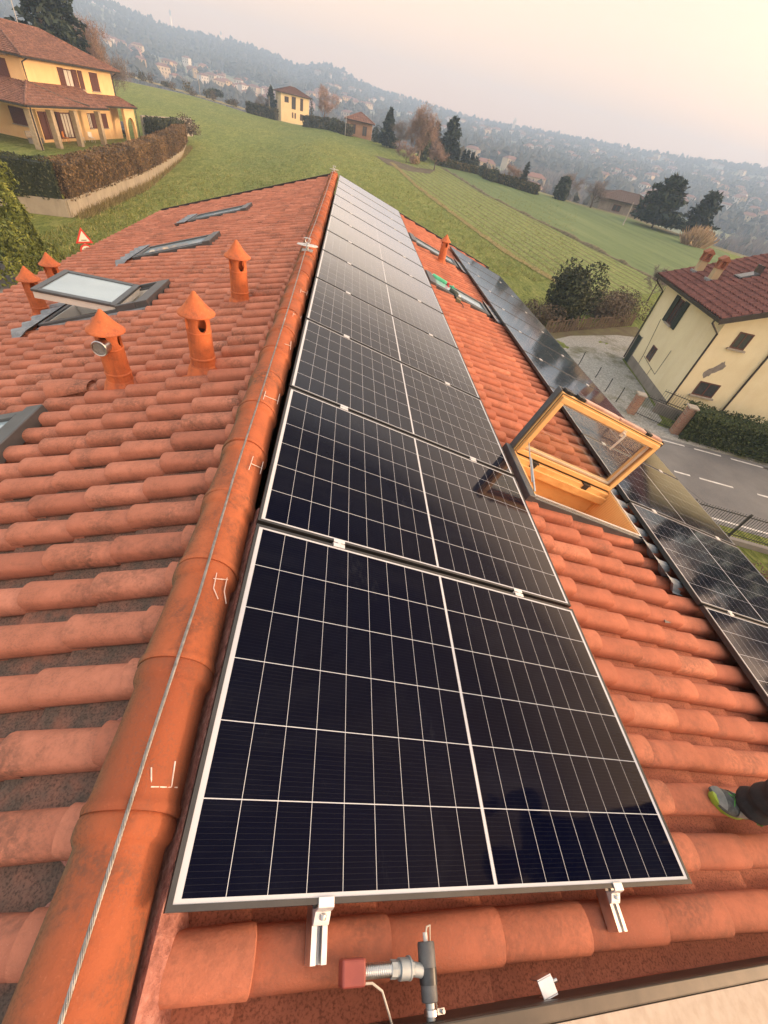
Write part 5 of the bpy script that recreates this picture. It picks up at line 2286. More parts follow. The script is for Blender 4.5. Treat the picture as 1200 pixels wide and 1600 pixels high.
def tiled_plane(m, o, ex, ey, nx, ny, colw, course, up, amp=0.05, clip=None, rng=None):
    """real corrugated roof face: o origin at the eave, ex along the eave (len nx), ey up the slope (len ny)"""
    rng = rng or RND
    ex, ey, up, o = Vector(ex).normalized(), Vector(ey).normalized(), Vector(up).normalized(), Vector(o)
    k = max(1, int(round(nx / colw)))
    c = max(1, int(round(ny / course)))
    per = 4
    cw = nx / k
    cl = ny / c
    for j in range(c):
        y0, y1 = j * cl, (j + 1) * cl + 0.02
        vs, fs, cs = [], [], []
        run = None
        row = []
        for i in range(k * per + 1):
            x = i * cw / per
            if clip:
                lo, hi = clip((y0 + y1) / 2)
                if x < lo - cw * 0.3 or x > hi + cw * 0.3:
                    continue
            ph = (i % per) / per
            h = amp * (sin(pi * min(1, ph / 0.75)) if ph < 0.75 else 0.0)
            row.append((x, h))
        if len(row) < 2:
            continue
        tn = rng.random()
        for (x, h) in row:
            for (y, dz) in ((y0, 0.0), (y0, 0.055), (y1, 0.0)):
                vs.append(o + ex * x + ey * y + up * (h + dz + (0 if dz or y == y1 else -0.015)))
        for i in range(len(row) - 1):
            a, b = i * 3, (i + 1) * 3
            fs.append((a, b, b + 1, a + 1))
            fs.append((a + 1, b + 1, b + 2, a + 2))
        m.col = (tn, 0, 0)
        m.add(vs, fs)


def part_window(parent, mat_frame, rect, plane, name='window', panes=2, reveal=0.12, glass=M_WINGL, sill=True, frame_w=0.06):
    """rect (a0, a1, z0, z1) on a wall plane; plane maps (a, depth_out, z) to local coordinates"""
    a0, a1, z0, z1 = rect
    m = MB()

    def bx(m, a, b, c, d, e, f):
        P = [plane(x, y, z) for x, y, z in ((a, c, e), (b, c, e), (b, d, e), (a, d, e), (a, c, f), (b, c, f), (b, d, f), (a, d, f))]
        m.add(P, [(0, 3, 2, 1), (4, 5, 6, 7), (0, 1, 5, 4), (1, 2, 6, 5), (2, 3, 7, 6), (3, 0, 4, 7)])
    w = frame_w
    bx(m, a0, a0 + w, 0.003, 0.035, z0, z1)
    bx(m, a1 - w, a1, 0.003, 0.035, z0, z1)
    bx(m, a0 + w, a1 - w, 0.003, 0.035, z0, z0 + w)
    bx(m, a0 + w, a1 - w, 0.003, 0.035, z1 - w, z1)
    for k in range(1, panes):
        c = a0 + (a1 - a0) * k / panes
        bx(m, c - w / 2, c + w / 2, 0.003, 0.032, z0 + w, z1 - w)
    wnd = m.build(name, mat_frame, parent, recalc=True)
    m = MB()
    bx(m, a0 + w * 0.9, a1 - w * 0.9, 0.002, 0.014, z0 + w * 0.9, z1 - w * 0.9)
    m.build('pane', glass, wnd, recalc=True)
    if sill:
        m = MB()
        bx(m, a0 - 0.10, a1 + 0.10, 0.002, 0.14, z0 - 0.09, z0 - 0.002)
        m.build('sill', M_STONE, wnd, recalc=True)
    return wnd, bx


def shutter(parent, mat, bx, a0, a1, z0, z1, d0=0.004, d1=0.05, slats=True):
    m = MB()
    w = 0.07
    bx(m, a0, a0 + w, d0, d1, z0, z1)
    bx(m, a1 - w, a1, d0, d1, z0, z1)
    bx(m, a0 + w, a1 - w, d0, d1, z0, z0 + w)
    bx(m, a0 + w, a1 - w, d0, d1, z1 - w, z1)
    n = max(4, int((z1 - z0 - 2 * w) / 0.07))
    for k in range(n):
        z = z0 + w + (z1 - z0 - 2 * w) * k / n
        bx(m, a0 + w, a1 - w, d0 + 0.004, d1 - 0.012, z + 0.008, z + (z1 - z0 - 2 * w) / n)
    return m.build('shutter', mat, parent, recalc=True)


# ---------------- cream house across the yard
C0 = flat_hit(1033, 643, FIELD_Z)
A1 = flat_hit(975, 560, FIELD_Z)
dA = Vector(((A1 - C0).x, (A1 - C0).y, 0))
LA = dA.length
dA.normalize()
rzR = atan2(-dA.x, dA.y)                      # local y = dA, local x = dB
cream = empty('cream_house', C0, (0, 0, rzR), 'cream rendered two storey house with a dark red tiled roof beyond the road', 'house')
WB = 13.0
EZ = 5.42
SL = radians(22)
ov = 0.70
m = MB()
wz = EZ - 0.10 + ov * tan(SL)
m.prism([(0, 0, 0), (WB, 0, 0), (WB, 0, wz), (WB / 2, 0, wz + WB / 2 * tan(SL)), (0, 0, wz)], (0, LA, 0))
cw = m.build('wall', M_CREAM, cream, recalc=True)
m = MB()
m.box((-0.035, 0.0, 0.0), (-0.002, LA - 0.9, 0.62))
m.build('plinth', M_CONC, cream)
m = MB()
rl = (WB / 2 + ov) / cos(SL)
tiled_plane(m, (-ov, -ov + 0.05, EZ + 0.02), (0, 1, 0), (cos(SL), 0, sin(SL)), LA + 2 * ov - 0.1, rl, 0.30, 0.42, (-sin(SL), 0, cos(SL)), 0.085, rng=random.Random(4))
tiled_plane(m, (WB + ov, -ov + 0.05, EZ + 0.02), (0, 1, 0), (-cos(SL), 0, sin(SL)), LA + 2 * ov - 0.1, rl, 0.30, 0.42, (sin(SL), 0, cos(SL)), 0.085, rng=random.Random(5))
roof = m.build('roof', M_REDROOF, cream)
m = MB()
for y0, y1 in ((-ov, -ov + 0.045), (LA + ov - 0.045, LA + ov)):
    m.prism([(-ov, y0, EZ - 0.22), (-ov, y0, EZ + 0.06), (WB / 2, y0, EZ + 0.06 + (WB / 2 + ov) * tan(SL)), (WB / 2, y0, EZ - 0.22 + (WB / 2 + ov) * tan(SL))], (0, y1 - y0, 0))
    m.prism([(WB + ov, y0, EZ - 0.22), (WB + ov, y0, EZ + 0.06), (WB / 2, y0, EZ + 0.06 + (WB / 2 + ov) * tan(SL)), (WB / 2, y0, EZ - 0.22 + (WB / 2 + ov) * tan(SL))], (0, y1 - y0, 0))
m.box((-ov - 0.10, -ov, EZ - 0.14), (-ov - 0.002, LA + ov, EZ + 0.02))
m.build('fascia', M_GUT, cream, recalc=True)
m = MB()
m.prism([(-ov, -ov + 0.05, EZ - 0.16), (-ov, -ov + 0.05, EZ - 0.02), (WB / 2, -ov + 0.05, EZ - 0.02 + (WB / 2 + ov) * tan(SL)), (WB + ov, -ov + 0.05, EZ - 0.02), (WB + ov, -ov + 0.05, EZ - 0.16), (WB / 2, -ov + 0.05, EZ - 0.16 + (WB / 2 + ov) * tan(SL))], (0, LA + 2 * ov - 0.1, 0))
m.build('eaves_board', M_CONC, cream, recalc=True)


def plA(a, d, z):
    return Vector((-d, a, z))


def plB(a, d, z):
    return Vector((a, -d, z))


w1, bx = part_window(cream, M_BRSHUT, (4.72, 5.52, 3.52, 4.92), plA)
shutter(w1, M_DKGREEN, bx, 5.54, 6.10, 3.45, 4.98, 0.02, 0.07)
shutter(w1, M_DKGREEN, bx, 4.14, 4.70, 3.45, 4.98, 0.02, 0.07)
part_window(cream, M_BRSHUT, (4.52, 5.30, 1.24, 2.10), plA, sill=False)
part_window(cream, M_BRSHUT, (0.98, 1.74, 4.18, 5.00), plB)
w2, bx = part_window(cream, M_BRSHUT, (0.86, 2.05, 1.42, 2.22), plB)
part_window(cream, M_BRSHUT, (6.5, 7.5, 1.42, 2.4), plB)
part_window(cream, M_BRSHUT, (6.5, 7.5, 4.0, 5.2), plB)
m = MB()
m.box((-0.03, 7.28, 0.0), (-0.002, 8.02, 1.85))
d_ = m.build('door', M_DKGREEN, cream)
m = MB()
m.box((-0.034, 7.22, 0), (-0.003, 7.275, 1.92))
m.box((-0.034, 8.025, 0), (-0.003, 8.08, 1.92))
m.build('door_frame', M_CONC, d_)
for (x, y, ex, ey) in ((-0.07, -0.07, -ov, -ov * 0.3), (-0.07, LA + 0.02, -ov, LA + 0.2)):
    m = MB()
    m.tube([(ex - 0.02, ey, EZ - 0.05), (ex - 0.02, ey, EZ - 0.30), (x, y, EZ - 0.75), (x, y, 0.1)], 0.052, 8)
    m.build('downpipe', M_GUT, cream, smooth=True)
m = MB()
m.tube([(3.1, -0.07, EZ + 1.2), (3.1, -0.07, 0.1)], 0.052, 8)
m.build('downpipe', M_GUT, cream, smooth=True)
m = MB()
m.tube([(-0.02, 6.35, 3.4), (-0.02, 5.75, 1.2), (-0.02, 5.70, 0.3)], 0.014, 5)
m.tube([(-0.02, 5.6, 1.20), (-0.02, 3.05, 1.02), (-0.02, 2.98, 2.6)], 0.014, 5)
m.tube([(-0.02, 3.9, 0.05), (-0.02, 3.85, 1.1)], 0.012, 5)
m.build('wall_cable', M_GUT, cream)
m = MB()
rng = random.Random(8)
pts = []
for k in range(26):
    a = 2 * pi * k / 26
    r = 1 + rng.uniform(-0.13, 0.13)
    pts.append((1.10 + 0.26 * cos(a) * r + 0.26 * sin(a) + 0.08 * sin(3 * a), -0.004, 2.92 + 0.50 * sin(a) * r))
m.prism(pts, (0, 0.003, 0))
m.build('bare_patch', simple('bare_render', (0.27, 0.25, 0.23), (0.20, 0.185, 0.17), 0.95, scale=6), cream, recalc=True)


def roof_hit_R(px, py):
    """pixel -> local point on the visible slope of the cream house"""
    Mi = cream_M.inverted()
    o, d = Mi @ CAM_POS, (Mi.to_3x3() @ ray(px, py))
    n = Vector((-sin(SL), 0, cos(SL)))
    t = (n.dot(Vector((-ov, 0, EZ + 0.05))) - n.dot(o)) / n.dot(d)
    return o + d * t


cream_M = Matrix.Translation(C0) @ Matrix.Rotation(rzR, 4, 'Z')
M_CHIM = mat_plaster('chimney_render', (0.52, 0.42, 0.27), (0.44, 0.34, 0.21), (0.36, 0.28, 0.19))
M_CHBR = simple('chimney_brick', (0.34, 0.14, 0.085), (0.26, 0.10, 0.06), 0.9, scale=9)
for (px, py, lab) in ((1090, 424, 'rendered chimney with brick pot on the red roof, far one'), (1112, 437, 'rendered chimney with brick pot on the red roof, near one')):
    P = roof_hit_R(px, py)
    m = MB()
    m.box((P.x - 0.20, P.y - 0.20, P.z - 0.4), (P.x + 0.20, P.y + 0.20, P.z + 0.62))
    chn = m.build('chimney', M_CHIM, roof)
    chn['label'] = lab
    m = MB()
    m.box((P.x - 0.33, P.y - 0.30, P.z - 0.22), (P.x + 0.27, P.y + 0.30, P.z + 0.04))
    m.build('flashing', M_LEAD, chn)
    m = MB()
    m.box((P.x - 0.235, P.y - 0.235, P.z + 0.60), (P.x + 0.235, P.y + 0.235, P.z + 0.64))
    for s in (-1, 1):
        for q in (-1, 1):
            m.box((P.x + s * 0.17 - 0.055, P.y + q * 0.17 - 0.055, P.z + 0.62), (P.x + s * 0.17 + 0.055, P.y + q * 0.17 + 0.055, P.z + 1.0))
    m.box((P.x - 0.26, P.y - 0.26, P.z + 1.0), (P.x + 0.26, P.y + 0.26, P.z + 1.06))
    m.prism([(P.x - 0.28, P.y - 0.26, P.z + 1.06), (P.x + 0.28, P.y - 0.26, P.z + 1.06), (P.x, P.y - 0.26, P.z + 1.26)], (0, 0.52, 0))
    for s in (-1, 1):
        m.box((P.x + s * 0.18 - 0.03, P.y - 0.03, P.z + 0.62), (P.x + s * 0.18 + 0.03, P.y + 0.03, P.z + 1.0))
    m.build('chimney_lantern', M_CHBR, chn, recalc=True)
P = roof_hit_R(1168, 432)
m = MB()
R22 = Matrix.Translation(P) @ Matrix.Rotation(-SL, 4, 'Y')
m.box((-0.55, -0.36, 0.0), (0.45, 0.36, 0.12), R22)
sk = m.build('roof_window', M_WCLAD, roof)
m = MB()
m.box((-0.48, -0.29, 0.121), (0.38, 0.29, 0.128), R22)
m.box((0.30, -0.34, 0.13), (0.36, 0.34, 0.62), R22 @ Matrix.Translation((0.05, 0, 0)) @ Matrix.Rotation(0.35, 4, 'Y'))
m.build('pane', M_WINGL, sk)
# ---------------- gate, posts, hedge by the road
M_IRON = simple('dark_iron', (0.045, 0.048, 0.046), (0.07, 0.072, 0.068), 0.5, 0.5)


def post_at(px, py, pxt, pyt, w, label):
    P = flat_hit(px, py, FIELD_Z)
    d = ray(pxt, pyt)
    t = hypot(P.x - CAM_POS.x, P.y - CAM_POS.y) / hypot(d.x, d.y)
    h = (CAM_POS + d * t).z - FIELD_Z
    m = MB()
    Mx = Matrix.Translation(P) @ Matrix.Rotation(atan2(RDIR.y, RDIR.x), 4, 'Z')
    r = empty('gate_post', P, (0, 0, atan2(RDIR.y, RDIR.x)), label, 'gate post', 'brick gate posts')
    m.box((-w, -w, 0), (w, w, h))
    o = m.build('shaft', M_BRICK, r)
    bevel(o, 0.02)
    m = MB()
    m.box((-w - 0.05, -w - 0.05, h), (w + 0.05, w + 0.05, h + 0.07))
    m.build('cap', M_STONE, r)
    return P, h


GP1, gh1 = post_at(984, 645, 991, 612, 0.21, 'brick gate post with a pale cap standing nearest our roof')
GP2, gh2 = post_at(1052, 676, 1076, 634, 0.21, 'brick gate post leaning into the hedge of the cream house')


def railing(name, a, b, h, gap, label, cat, parent_label=None, rail_w=0.035, base=0.06, spear=0.08, posts=None, bar=0.018):
    a, b = Vector(a), Vector(b)
    L = (b - a).length
    d = (b - a) / L
    r = empty(name, a, (0, 0, 0), label, cat)
    m = MB()
    n = int(L / gap)
    for k in range(n + 1):
        p = d * (k * L / n)
        m.tube([p + Vector((0, 0, base)), p + Vector((0, 0, h + spear))], bar * 0.5, 5)
    m.build('bars', M_IRON, r)
    m = MB()
    for z in (base + 0.10, h - 0.05):
        m.bar(Vector((0, 0, z)), d * L + Vector((0, 0, z)), rail_w * 0.5, rail_w)
    m.build('rails', M_IRON, r)
    if posts:
        k = max(1, int(round(L / posts)))
        for i in range(k + 1):
            p = d * (i * L / k)
            m = MB()
            m.bar(p, p + Vector((0, 0, h + 0.1)), 0.06, 0.06, up=(d.x, d.y, 0))
            m.build('post', M_IRON, r)
    return r


railing('iron_gate', GP1 + (GP2 - GP1).normalized() * 0.28, GP2 - (GP2 - GP1).normalized() * 0.28, 1.25, 0.11, 'sagging iron gate with thin bars between the two brick posts', 'gate')
hc = cream_M @ Vector((0.15, -0.35, 0))
hd_ = cream_M @ Vector((2.1, -1.5, 0))
m = MB()
pL = flat_hit(1018, 642, FIELD_Z)
m.bar(pL + Vector((0, 0, 0.3)), hd_ + Vector((0, 0, 0.3)), 0.2, 0.6)
o = m.build('low_wall', M_CONC)
tag(o, 'low grey concrete wall at the corner of the cream house', 'wall')
railing('yard_railing', pL + Vector((0, 0, 0.6)), hd_ + Vector((0, 0, 0.6)), 0.75, 0.13, 'thin grey railing on the low wall by the cream house corner', 'railing')
for i, (px, py, pxt, pyt) in enumerate([(903, 572, 915, 550), (930, 590, 937, 573), (945, 612, 958, 592), (962, 628, 972, 604)]):
    P = flat_hit(px, py, FIELD_Z)
    d = ray(pxt, pyt)
    t = hypot(P.x - CAM_POS.x, P.y - CAM_POS.y) / hypot(d.x, d.y)
    top = CAM_POS + d * t
    m = MB()
    m.tube([P, P.lerp(Vector((P.x + 0.05, P.y, top.z)), 0.5), Vector((P.x + 0.04, P.y + 0.03, top.z))], 0.03, 6)
    o = m.build('fence_stake', M_IRON)
    tag(o, 'thin dark stake of the wire fence along the gravel yard', 'stake', 'fence stakes by the gravel yard')

# our own railing along the road
F1 = flat_hit(1158, 852, FIELD_Z)
F2 = flat_hit(1200, 868, FIELD_Z)
fd = RDIR
fa, fb = F1 - fd * 7.0, F1 + fd * 14.0
ra = railing('road_railing', fa + Vector((0, 0, 0.22)), fb + Vector((0, 0, 0.22)), 1.15, 0.105, 'dark iron railing between the road and the garden below the panels', 'railing', posts=2.2, spear=0.06)
m = MB()
m.bar(fa + Vector((0, 0, 0.11)), fb + Vector((0, 0, 0.11)), 0.22, 0.22)
o = m.build('kerb_wall', M_CONC)
tag(o, 'low concrete footing under the dark roadside railing', 'wall')

# ---------------- ochre house on its terrace
cL = Vector((-31.858, 58.512, -7.0))
rzL = atan2(0.99594, 0.09001)
ochre = empty('ochre_house', cL, (0, 0, rzL), 'ochre two storey villa with brown tiled roofs and a columned porch', 'house')
ochre_M = Matrix.Translation(cL) @ Matrix.Rotation(rzL, 4, 'Z')
# local x along the front (s), y to the back, z up
S0, S1, T0, T1 = 4.8, 22.4, 2.4, 12.4
m = MB()
m.box((S0, T0, -1.5), (S1, T1, 6.62))
m.build('wall', M_OCHRE, ochre)


def hip_roof(parent, s0, s1, t0, t1, z, pitch, mat, name='roof', colw=0.28, course=0.40, amp=0.04, seed=1):
    m = MB()
    rng = random.Random(seed)
    D = (t1 - t0) / 2
    L = s1 - s0
    hy = D / cos(pitch)
    tp_ = tan(pitch)
    tiled_plane(m, (s0, t0, z), (1, 0, 0), (0, cos(pitch), sin(pitch)), L, hy, colw, course, (0, -sin(pitch), cos(pitch)), amp, clip=lambda y: (y * cos(pitch), L - y * cos(pitch)), rng=rng)
    tiled_plane(m, (s0, t1, z), (1, 0, 0), (0, -cos(pitch), sin(pitch)), L, hy, colw, course, (0, sin(pitch), cos(pitch)), amp, clip=lambda y: (y * cos(pitch), L - y * cos(pitch)), rng=rng)
    tiled_plane(m, (s0, t0, z), (0, 1, 0), (cos(pitch), 0, sin(pitch)), t1 - t0, hy, colw, course, (-sin(pitch), 0, cos(pitch)), amp, clip=lambda y: (y * cos(pitch), 2 * D - y * cos(pitch)), rng=rng)
    tiled_plane(m, (s1, t0, z), (0, 1, 0), (-cos(pitch), 0, sin(pitch)), t1 - t0, hy, colw, course, (sin(pitch), 0, cos(pitch)), amp, clip=lambda y: (y * cos(pitch), 2 * D - y * cos(pitch)), rng=rng)
    zr = z + D * tp_ + 0.05
    m.col = (0.8, 0, 0)
    e = 0.05
    for a, b in (((s0, t0, z + e), (s0 + D, t0 + D, zr)), ((s0, t1, z + e), (s0 + D, t0 + D, zr)), ((s1, t0, z + e), (s1 - D, t0 + D, zr)), ((s1, t1, z + e), (s1 - D, t0 + D, zr)), ((s0 + D, t0 + D, zr), (s1 - D, t0 + D, zr))):
        m.tube([a, b], 0.11, 6)
    rf = m.build(name, mat, parent)
    m = MB()
    for a, b in (((s0, t0), (s1, t0)), ((s1, t0), (s1, t1)), ((s1, t1), (s0, t1)), ((s0, t1), (s0, t0))):
        m.bar((*a, z - 0.08), (*b, z - 0.08), 0.14, 0.16)
    m.build('gutter', M_GUT, rf)
    m = MB()
    m.box((s0 + 0.08, t0 + 0.08, z - 0.12), (s1 - 0.08, t1 - 0.08, z - 0.02))
    m.build('eaves_board', M_DECK, rf)
    return rf


orf = hip_roof(ochre, S0 - 0.9, S1 + 0.95, T0 - 0.85, T1 + 0.85, 6.58, radians(20.5), M_BROWNROOF, seed=3)


def plF(a, d, z):
    return Vector((a, T0 - d, z))


def plE(a, d, z):
    return Vector((S0 - d, a, z))


# upper windows
w, bx = part_window(ochre, M_BRSHUT, (11.75, 13.35, 4.50, 6.05), plF, panes=2, glass=M_CURTAIN, frame_w=0.09)
shutter(w, M_BRSHUT, bx, 10.72, 11.72, 4.45, 6.10, 0.02, 0.09)
shutter(w, M_BRSHUT, bx, 13.38, 14.35, 4.45, 6.10, 0.02, 0.09)
w, bx = part_window(ochre, M_BRSHUT, (14.60, 15.45, 4.50, 6.05), plF, glass=M_BRSHUT)
shutter(w, M_BRSHUT, bx, 14.60, 15.45, 4.45, 6.10, 0.04, 0.09)
w, bx = part_window(ochre, M_BRSHUT, (17.10, 18.85, 4.45, 6.10), plF, glass=M_BRSHUT)
shutter(w, M_BRSHUT, bx, 17.12, 17.97, 4.45, 6.10, 0.04, 0.09)
shutter(w, M_BRSHUT, bx, 17.99, 18.84, 4.45, 6.10, 0.04, 0.09)
w, bx = part_window(ochre, M_BRSHUT, (3.9, 6.2, 4.3, 6.05), plE, glass=M_BRSHUT)
shutter(w, M_BRSHUT, bx, 3.9, 5.03, 4.3, 6.05, 0.04, 0.09)
shutter(w, M_BRSHUT, bx, 5.06, 6.2, 4.3, 6.05, 0.04, 0.09)
# ground floor doors and windows
for a0, a1 in ((4.2 + 0.9, 6.3), (8.1, 11.0)):
    w, bx = part_window(ochre, M_BRSHUT, (a0 + 0.75, a1 - 0.35, 0.12, 2.38), plF, name='glazed_door', panes=3, glass=M_CURTAIN, sill=False, frame_w=0.11)
    shutter(w, M_BRSHUT, bx, a0 - 0.15, a0 + 0.72, 0.12, 2.42, 0.02, 0.09)
    shutter(w, M_BRSHUT, bx, a1 - 0.32, a1 + 0.35, 0.12, 2.42, 0.02, 0.09)
w, bx = part_window(ochre, M_BRSHUT, (14.5, 15.2, 0.98, 2.38), plF, glass=M_CURTAIN)
shutter(w, M_BRSHUT, bx, 15.25, 16.6, 0.95, 2.40, 0.02, 0.09)
w, bx = part_window(ochre, M_BRSHUT, (17.5, 18.9, 0.98, 2.38), plF, glass=M_BRSHUT)
shutter(w, M_BRSHUT, bx, 17.5, 18.9, 0.95, 2.40, 0.04, 0.09)
w, bx = part_window(ochre, M_BRSHUT, (3.4, 5.2, 1.0, 2.4), plE, glass=M_BRSHUT)
shutter(w, M_BRSHUT, bx, 3.4, 5.2, 1.0, 2.4, 0.04, 0.09)
# porch roofs
PZ0, PZ1 = 3.28, 4.66
pp_ = atan2(PZ1 - PZ0, 3.0)
m = MB()
tiled_plane(m, (-1.0, -0.6, PZ0), (1, 0, 0), (0, cos(pp_), sin(pp_)), 15.3, 3.0 / cos(pp_), 0.28, 0.40, (0, -sin(pp_), cos(pp_)), 0.04, clip=lambda y: (y * cos(pp_) * 1.75, 15.3), rng=random.Random(6))
pp2 = atan2(PZ1 - PZ0, 5.8)
tiled_plane(m, (-1.0, -0.6, PZ0), (0, 1, 0), (cos(pp2), 0, sin(pp2)), 12.0, 5.8 / cos(pp2), 0.28, 0.40, (-sin(pp2), 0, cos(pp2)), 0.04, clip=lambda y: (y * cos(pp2) * 0.52, 12), rng=random.Random(7))
m.col = (0.8, 0, 0)
m.tube([(-1.0, -0.6, PZ0 + 0.05), (S0, T0, PZ1 + 0.05)], 0.11, 6)
prf = m.build('porch_roof', M_BROWNROOF, ochre)
m = MB()
m.bar((-1.0, -0.66, PZ0 - 0.07), (14.3, -0.66, PZ0 - 0.07), 0.14, 0.16)
m.bar((-1.06, -0.6, PZ0 - 0.07), (-1.06, 10, PZ0 - 0.07), 0.14, 0.16)
m.build('gutter', M_GUT, prf)
m = MB()
m.add([(-0.95, -0.55, PZ0 - 0.04), (14.2, -0.55, PZ0 - 0.04), (14.2, T0 - 0.01, PZ1 - 0.10), (S0, T0 - 0.01, PZ1 - 0.10), (S0 - 0.01, 11, PZ1 - 0.10), (-0.95, 11, PZ0 - 0.04)], [(0, 1, 2, 3), (0, 3, 4, 5)])
m.build('soffit', M_DECK, prf)
m = MB()
p3 = atan2(0.72, 2.3)
tiled_plane(m, (13.6, 0.1, PZ0 + 0.16), (1, 0, 0), (0, cos(p3), sin(p3)), 9.6, 2.3 / cos(p3), 0.28, 0.40, (0, -sin(p3), cos(p3)), 0.04, rng=random.Random(8))
tiled_plane(m, (23.2, 0.1, PZ0 + 0.16), (0, 1, 0), (-cos(p3), 0, sin(p3)), 6, 0.8, 0.28, 0.40, (sin(p3), 0, cos(p3)), 0.04, rng=random.Random(9))
pr2 = m.build('porch_roof', M_BROWNROOF, ochre)
m = MB()
m.bar((13.6, 0.04, PZ0 + 0.09), (23.2, 0.04, PZ0 + 0.09), 0.14, 0.16)
m.build('gutter', M_GUT, pr2)
M_PILLAR = simple('porch_stone', (0.46, 0.38, 0.27), (0.36, 0.29, 0.20), 0.9, scale=4, bump=0.4, bdist=0.02)
for (x, y) in ((0.0, 0.0), (3.4, 0.0), (7.55, 0.0), (12.6, 0.0), (0.0, 4.6)):
    m = MB()
    m.box((x - 0.27, y - 0.27, -0.4), (x + 0.27, y + 0.27, 2.96))
    col_ = m.build('column', M_PILLAR, ochre)
    bevel(col_, 0.03)
m = MB()
m.box((-0.35, -0.18, 2.961), (14.2, 0.18, 3.16))
m.box((-0.18, 0.181, 2.961), (0.18, 10, 3.16))
m.build('porch_beam', M_OCHRE, ochre)
m = MB()                                           # arch at the right end
n = 16
arc = [(20.4 + 1.0 * (1 - cos(pi * k / n)), 1.30 + 1.0 * sin(pi * k / n) * 1.05) for k in range(n + 1)]
poly = [(20.0, 0.4, -0.5), (20.0, 0.4, 3.3), (22.8, 0.4, 3.3), (22.8, 0.4, -0.5), (22.4, 0.4, -0.5)] + [(a, 0.4, z) for a, z in reversed(arc)] + [(20.4, 0.4, -0.5)]
m.prism(poly, (0, 0.35, 0))
m.build('arch', M_OCHRE, ochre, recalc=True)
for path_ in ([(4.9, T0 - 0.75, 6.45), (4.9, T0 - 0.1, 6.1), (4.9, T0 - 0.1, 4.7), (7.5, 0.6, 3.85), (10.2, -0.6, 3.45)], [(-0.4, -0.6, 3.2), (-0.1, -0.35, 2.8), (-0.1, -0.35, -0.4)],
              [(22.5, T0 - 0.7, 6.4), (22.5, T0 - 0.1, 6.0), (22.5, T0 - 0.1, 4.0), (22.9, 0.2, 3.3), (22.9, 0.2, 0.0)]):
    m = MB()
    m.tube(path_, 0.06, 6)
    m.build('downpipe', M_GUT, ochre, smooth=True)
m = MB()
m.box((7.2, 9.5, 7.2), (7.9, 10.2, 9.6))
m.box((7.05, 9.35, 9.6), (8.05, 10.35, 9.7))
m.build('chimney', M_OCHRE, orf)
m = MB()
m.tube([(14.0, 7.4, 8.6), (14.0, 7.4, 12.6)], 0.045, 6)
for k in range(7):
    m.tube([(13.5 - 0.05 * k, 7.4 - 0.35 + 0.12 * k, 12.4 - 0.25 * k), (14.5 + 0.05 * k, 7.4 + 0.35 - 0.12 * k, 12.4 - 0.25 * k)], 0.02, 4)
m.build('aerial', M_GALV, orf)
M_CHAIRW = simple('white_resin', (0.75, 0.74, 0.72), (0.66, 0.65, 0.63), 0.4)
M_AWN = simple('awning_cloth', (0.62, 0.52, 0.40), (0.72, 0.66, 0.56), 0.9, scale=3, stretch=(1, 6, 1))
m = MB()
M_ = Matrix.Translation((S0 - 0.02, 3.6, 6.28)) @ Matrix.Rotation(radians(22), 4, 'Y')
m.box((-1.0, 0, -0.02), (0, 2.9, 0.02), M_)
for k in range(12):
    m.box((-1.02, 0.24 * k, -0.24), (-1.0, 0.24 * k + 0.22, 0.0), M_)
m.build('awning', M_AWN, ochre)


def garden_chair(s, t, rz, mat, label):
    r = empty('garden_chair', ochre_M @ Vector((s, t, 0.02)), (0, 0, rzL + rz), label, 'chair', 'garden chairs on the porch')
    m = MB()
    m.box((-0.24, -0.24, 0.42), (0.24, 0.24, 0.46))
    m.build('seat', mat, r)
    m = MB()
    m.box((-0.24, 0.20, 0.47), (0.24, 0.24, 0.92))
    m.build('backrest', mat, r)
    for x in (-0.2, 0.2):
        for y in (-0.2, 0.2):
            m = MB()
            m.tube([(x, y, 0.419), (x * 1.15, y * 1.15, 0.0)], 0.02, 6)
            m.build('leg', mat, r)


garden_chair(9.6, 0.9, 0.4, M_CHAIRW, 'white garden chair on the porch left of the third column')
garden_chair(11.3, 0.7, -0.5, M_CHAIRW, 'white garden chair on the porch right of the third column')
garden_chair(6.9, 1.2, 0.2, simple('orange_resin', (0.62, 0.24, 0.05), (0.55, 0.2, 0.04), 0.5), 'orange garden chair on the porch by the second glazed door')
r = empty('garden_bench', ochre_M @ Vector((2.2, 1.6, 0)), (0, 0, rzL), 'dark weathered garden bench under the porch corner', 'bench')
m = MB()
for k in range(4):
    m.box((-1.0, -0.25 + 0.13 * k, 0.42), (1.0, -0.14 + 0.13 * k, 0.46))
m.build('seat', M_CONC, r)
m = MB()
for k in range(4):
    m.box((-1.0, 0.24, 0.52 + 0.12 * k), (1.0, 0.28, 0.62 + 0.12 * k))
m.build('backrest', M_CONC, r)
for x in (-0.85, 0.85):
    m = MB()
    m.box((x - 0.05, -0.22, 0), (x + 0.05, 0.23, 0.419))
    m.build('leg', M_CONC, r)

